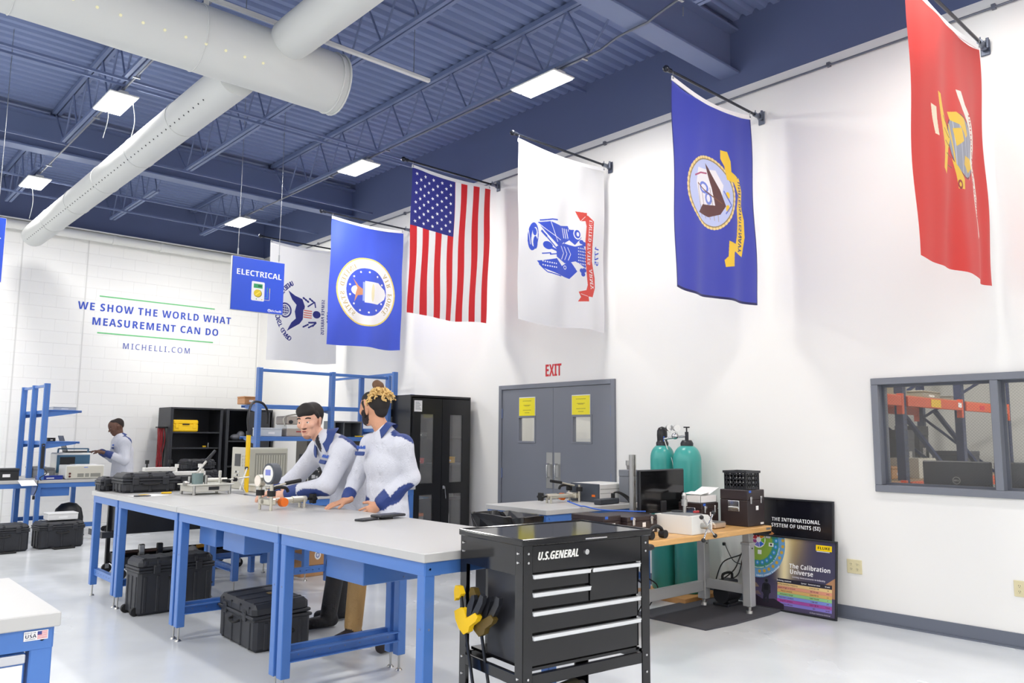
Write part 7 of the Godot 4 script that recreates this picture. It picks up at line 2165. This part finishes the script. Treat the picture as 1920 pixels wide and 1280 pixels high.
	for k in 22:
		var a = deg_to_rad(28.0 + 304.0 * k / 21.0)
		var dirv = fw * cos(a) + cr * sin(a)
		var drop = 0.045 * maxf(0.0, cos(a))
		var p0 = cn + dirv * 0.068 + up * (0.045 - drop * 0.8)
		var p1 = cn + dirv * 0.112 * look.get("collar", 1.0) - up * (0.004 + drop * 1.4) * look.get("collar", 1.0)
		if prev.size():
			cg.quad(prev[0], p0, p1, prev[1], cn, 1)
			cg.quad(prev[0] - prev[2] * 0.006, p0 - dirv * 0.006, p1 - dirv * 0.006, prev[1] - prev[2] * 0.006, cn + up * 3.0, 2)
		prev = [p0, p1, dirv]
	obj("collar", cg, mat("coat_navy", look.navy.linear_to_srgb(), 0.7), t)
	# chest pocket flap and name
	if look.has("pocket"):
		var pk: Array = look.pocket
		var x = Transform3D(Basis(pk[1], pk[2], pk[1].cross(pk[2])).orthonormalized(), pk[0] - o)
		obj("pocket_flap", G.new().prism([Vector2(-0.055, 0), Vector2(0.055, 0), Vector2(0.055, -0.022), Vector2(0.045, -0.03), Vector2(-0.045, -0.03), Vector2(-0.055, -0.022)], 0.012, x), mat("coat_navy"), t)
		lettering("coat_logo", "Michelli", 0.032, x * Transform3D(Basis(), Vector3(0.01, 0.03, 0.008)), mat("logo_blue", c8(60, 100, 190), 0.6), t, sysfont(), 0, 0.9, 0.006)
	return t


func curly(name_: String, t: Node3D, pts: Array, m: Material):
	var g = G.new()
	for p in pts:
		var c = []
		var ph = rng.randf_range(0, TAU)
		var ln: float = rng.randf_range(0.05, 0.09)
		var d: Vector3 = p[1]
		var x = d.cross(Vector3(0.3, 0.2, 0.9)).normalized()
		var y = d.cross(x)
		for k in 14:
			var f = k / 13.0
			c.append(p[0] + d * ln * f + (x * cos(ph + f * 11.0) + y * sin(ph + f * 11.0)) * 0.009 + Vector3(0, -0.02 * f * f, 0))
		g.tube(c, 0.0055, 5)
	obj(name_, g, m, t)


func people():
	var white = lin(212, 214, 224)
	var navy = lin(44, 66, 128)
	var dark = mat("hair_dark", c8(30, 25, 24), 0.75)
	# leaning man with dark hair and moustache
	var j = {
		"pelvis": Vector3(3.5, 0.97, -5.8), "waist": Vector3(3.49, 1.1, -5.78), "chest": Vector3(3.38, 1.28, -5.73), "upper": Vector3(3.28, 1.39, -5.72), "neck": Vector3(3.185, 1.475, -5.72), "head": Vector3(3.075, 1.605, -5.755),
		"ls": Vector3(3.25, 1.385, -5.52), "rs": Vector3(3.26, 1.385, -5.91), "le": Vector3(3.11, 1.12, -5.52), "re": Vector3(3.18, 1.15, -6.16), "lw": Vector3(2.965, 1.055, -5.82), "rw": Vector3(3.02, 1.05, -6.2),
		"lh": Vector3(3.49, 0.93, -5.72), "rh": Vector3(3.52, 0.93, -5.9), "lk": Vector3(3.38, 0.5, -5.78), "rk": Vector3(3.5, 0.5, -5.95), "la": Vector3(3.31, 0.09, -5.77), "ra": Vector3(3.52, 0.09, -5.95), "lt": Vector3(3.12, 0.042, -5.79), "rt": Vector3(3.35, 0.042, -6.0),
		"face": Vector3(-0.76, -0.14, 0.52), "tilt": 0.06, "chestface": Vector3(-1, 0.0, 0.12),
		"lhand": [Vector3(-0.55, -0.12, -0.8), Vector3(-0.5, 0.6, 0.5), 1.0, 0.9], "rhand": [Vector3(-0.9, -0.15, 0.1), Vector3(0.0, 1, 0), -1.0, 0.7],
	}
	var sk = lin(222, 172, 148)
	var br = lin(96, 66, 54)
	person("man in white coat with dark hair leaning over the bench", Vector3(3.4, 0, -5.8), j, {
		"bulk": 1.2, "collar": 1.28, "cell": 0.0095, "head_size": 1.07, "coat": white, "navy": navy, "skin": sk, "pants": lin(34, 36, 42), "shoes": lin(28, 28, 30), "hair": lin(30, 25, 24),
		"pocket": [Vector3(3.125, 1.31, -5.6), Vector3(-0.1, -0.05, 0.95), Vector3(0.36, 0.9, 0.1)],
		"paint": [
			[Vector3(3.33, 1.47, -5.52), Vector3(0.11, 0.09, 0.13), navy], [Vector3(3.36, 1.45, -5.72), Vector3(0.1, 0.11, 0.26), navy], [Vector3(3.34, 1.47, -5.93), Vector3(0.1, 0.08, 0.1), navy],
			[Vector3(3.06, 1.055, -5.62), Vector3(0.12, 0.055, 0.16), navy], [Vector3(3.115, 1.43, -5.695), Vector3(0.05, 0.075, 0.026), lin(40, 42, 52)],
		],
		"face_paint": [[Vector3(0.11, -0.036, 0), Vector3(0.03, 0.0085, 0.03), lin(120, 86, 72)], [Vector3(0.105, -0.056, 0), Vector3(0.016, 0.007, 0.02), lin(150, 70, 66)], [Vector3(0.07, -0.1, 0), Vector3(0.04, 0.02, 0.035), lin(176, 132, 114)]],
		"hair_sets": [{"name": "hair", "mat": dark, "bones": [[Vector3(-0.045, 0.062, 0), Vector3(0.038, 0.084, 0), 0.091, 0.07, 0.02, 0.99], [Vector3(-0.06, 0.0, 0), Vector3(-0.05, 0.05, 0), 0.066, 0.08, 0.02, 1.0], [Vector3(0.06, 0.088, -0.035), Vector3(0.06, 0.088, 0.035), 0.036, 0.036, 0.02], [Vector3(0.02, 0.06, -0.064), Vector3(0.008, 0.04, -0.07), 0.022, 0.016, 0.015], [Vector3(0.02, 0.06, 0.064), Vector3(0.008, 0.04, 0.07), 0.022, 0.016, 0.015], [Vector3(0.085, 0.085, -0.03), Vector3(0.09, 0.07, 0.03), 0.02, 0.018, 0.02]]}],
	})
	# standing man with curly blond top, seen from behind his left side
	j = {
		"pelvis": Vector3(3.38, 0.96, -5.1), "waist": Vector3(3.38, 1.1, -5.1), "chest": Vector3(3.36, 1.3, -5.09), "upper": Vector3(3.36, 1.44, -5.09), "neck": Vector3(3.345, 1.535, -5.1), "head": Vector3(3.295, 1.695, -5.185),
		"ls": Vector3(3.37, 1.435, -4.9), "rs": Vector3(3.345, 1.435, -5.28), "le": Vector3(3.44, 1.2, -4.87), "re": Vector3(3.29, 1.16, -5.4), "lw": Vector3(3.27, 1.02, -5.0), "rw": Vector3(3.16, 1.045, -5.29),
		"lh": Vector3(3.38, 0.93, -5.0), "rh": Vector3(3.37, 0.93, -5.2), "lk": Vector3(3.39, 0.5, -4.97), "rk": Vector3(3.28, 0.5, -5.3), "la": Vector3(3.37, 0.1, -4.92), "ra": Vector3(3.23, 0.1, -5.27), "lt": Vector3(3.2, 0.042, -4.85), "rt": Vector3(3.06, 0.042, -5.2),
		"face": Vector3(-0.25, 0.0, -0.96), "chestface": Vector3(-1, 0.0, -0.05),
		"lhand": [Vector3(-0.85, -0.45, -0.25), Vector3(-0.2, 0.3, 1), 1.0, 0.8], "rhand": [Vector3(-0.85, -0.28, -0.3), Vector3(-0.25, 1.0, 0.1), -1.0, 0.12],
	}
	sk = lin(206, 152, 122)
	var bd = lin(38, 28, 26)
	var blond = mat("hair_blond", c8(222, 186, 120), 0.7)
	var p2 = person("man in white coat with curly blond topknot standing at the bench", Vector3(3.35, 0, -5.1), j, {
		"cell": 0.0095, "head_size": 0.97, "coat": white, "navy": navy, "skin": sk, "pants": lin(182, 146, 94), "shoes": lin(44, 34, 34), "hair": bd,
		"pocket": [Vector3(3.195, 1.385, -5.185), Vector3(-0.05, 0, -1).normalized() * -1.0, Vector3(0.12, 1, 0)],
		"paint": [
			[Vector3(3.42, 1.5, -4.93), Vector3(0.11, 0.075, 0.14), navy], [Vector3(3.46, 1.47, -5.08), Vector3(0.1, 0.11, 0.26), navy],
			[Vector3(3.37, 1.1, -4.9), Vector3(0.13, 0.045, 0.1), navy, Basis(Vector3(0, 0, 1), 0.85)], [Vector3(3.3, 1.035, -5.22), Vector3(0.2, 0.022, 0.1), navy],
		],
		"face_paint": [[Vector3(0.075, -0.075, 0), Vector3(0.06, 0.05, 0.075), bd], [Vector3(0.03, -0.055, 0.06), Vector3(0.04, 0.06, 0.05), bd], [Vector3(0.03, -0.055, -0.06), Vector3(0.04, 0.06, 0.05), bd]],
		"hair_sets": [{"name": "hair", "mat": dark, "bones": [[Vector3(-0.05, 0.055, 0), Vector3(0.035, 0.08, 0), 0.087, 0.066, 0.02, 0.97], [Vector3(-0.075, -0.005, 0), Vector3(-0.06, 0.05, 0), 0.055, 0.078, 0.02, 1.0], [Vector3(0.045, 0.055, -0.06), Vector3(0.012, 0.0, -0.074), 0.02, 0.011, 0.01], [Vector3(0.045, 0.055, 0.06), Vector3(0.012, 0.0, 0.074), 0.02, 0.011, 0.01], [Vector3(0.012, 0.0, -0.074), Vector3(0.03, -0.05, -0.06), 0.01, 0.014, 0.01], [Vector3(0.012, 0.0, 0.074), Vector3(0.03, -0.05, 0.06), 0.01, 0.014, 0.01]]}, {"name": "topknot", "mat": mat("hair_brown", c8(104, 74, 50), 0.7), "bones": [[Vector3(-0.05, 0.185, 0.0), Vector3(-0.03, 0.2, 0.0), 0.04, 0.036, 0.01]]}, {"name": "blond_curls", "mat": blond, "bones": [[Vector3(-0.055, 0.12, -0.01), Vector3(-0.005, 0.135, 0.01), 0.05, 0.042, 0.02], [Vector3(-0.1, 0.05, -0.01), Vector3(-0.08, 0.11, 0.0), 0.038, 0.05, 0.02]]}],
	})
	var F: Vector3 = j.face.normalized()
	var R = F.cross(Vector3.UP).normalized()
	var U = R.cross(F)
	var hc: Vector3 = j.head - Vector3(3.35, 0, -5.1)
	var pts = []
	for k in 90:
		var a = rng.randf_range(0, TAU)
		var e = rng.randf_range(0.1, 1.3)
		var dv = (F * cos(a) * cos(e) + R * sin(a) * cos(e) + U * sin(e)).normalized()
		pts.append([hc + U * 0.11 + F * -0.055 + dv * 0.05, (dv * 0.7 - U * 0.6 - F * 0.35).normalized()])
	curly("curls", p2, pts, blond)
	# third man in profile, looking down
	j = {
		"pelvis": Vector3(3.98, 0.93, -13.45), "waist": Vector3(3.98, 1.06, -13.45), "chest": Vector3(3.96, 1.23, -13.45), "upper": Vector3(3.93, 1.37, -13.45), "neck": Vector3(3.91, 1.46, -13.45), "head": Vector3(3.85, 1.605, -13.45),
		"ls": Vector3(3.94, 1.37, -13.26), "rs": Vector3(3.94, 1.37, -13.64), "le": Vector3(3.93, 1.1, -13.2), "re": Vector3(3.9, 1.12, -13.7), "lw": Vector3(3.7, 1.2, -13.27), "rw": Vector3(3.68, 1.22, -13.5),
		"lh": Vector3(3.98, 0.9, -13.36), "rh": Vector3(3.98, 0.9, -13.54), "lk": Vector3(3.96, 0.48, -13.35), "rk": Vector3(3.97, 0.48, -13.55), "la": Vector3(3.98, 0.09, -13.35), "ra": Vector3(3.99, 0.09, -13.56), "lt": Vector3(3.79, 0.042, -13.34), "rt": Vector3(3.8, 0.042, -13.57),
		"face": Vector3(-0.9, -0.34, 0.1), "chestface": Vector3(-1, 0, 0.1),
		"lhand": [Vector3(-0.95, 0.15, -0.2), Vector3(0.1, 1, 0), 1.0, 0.5], "rhand": [Vector3(-0.95, 0.1, 0.1), Vector3(0.1, 1, 0), -1.0, 0.5],
	}
	sk = lin(106, 74, 60)
	person("third man in white coat typing by the block wall", Vector3(3.97, 0, -13.45), j, {
		"bulk": 1.12, "coat": white, "navy": navy, "skin": sk, "pants": lin(34, 38, 54), "shoes": lin(28, 28, 30), "hair": lin(34, 28, 26),
		"pocket": [Vector3(3.8, 1.3, -13.36), Vector3(-0.1, 0, 1).normalized(), Vector3(0.1, 1, 0)],
		"paint": [[Vector3(4.0, 1.42, -13.3), Vector3(0.1, 0.09, 0.12), navy], [Vector3(4.02, 1.41, -13.45), Vector3(0.09, 0.11, 0.24), navy]],
		"face_paint": [[Vector3(0.1, -0.056, 0), Vector3(0.02, 0.009, 0.02), lin(90, 50, 48)]],
		"hair_sets": [{"name": "hair", "mat": mat("hair_short", c8(42, 34, 32), 0.85), "bones": [[Vector3(-0.045, 0.047, 0), Vector3(0.02, 0.06, 0), 0.084, 0.07, 0.02, 0.97], [Vector3(-0.06, 0.01, 0), Vector3(-0.055, 0.05, 0), 0.058, 0.07, 0.02, 1.0]]}],
	})
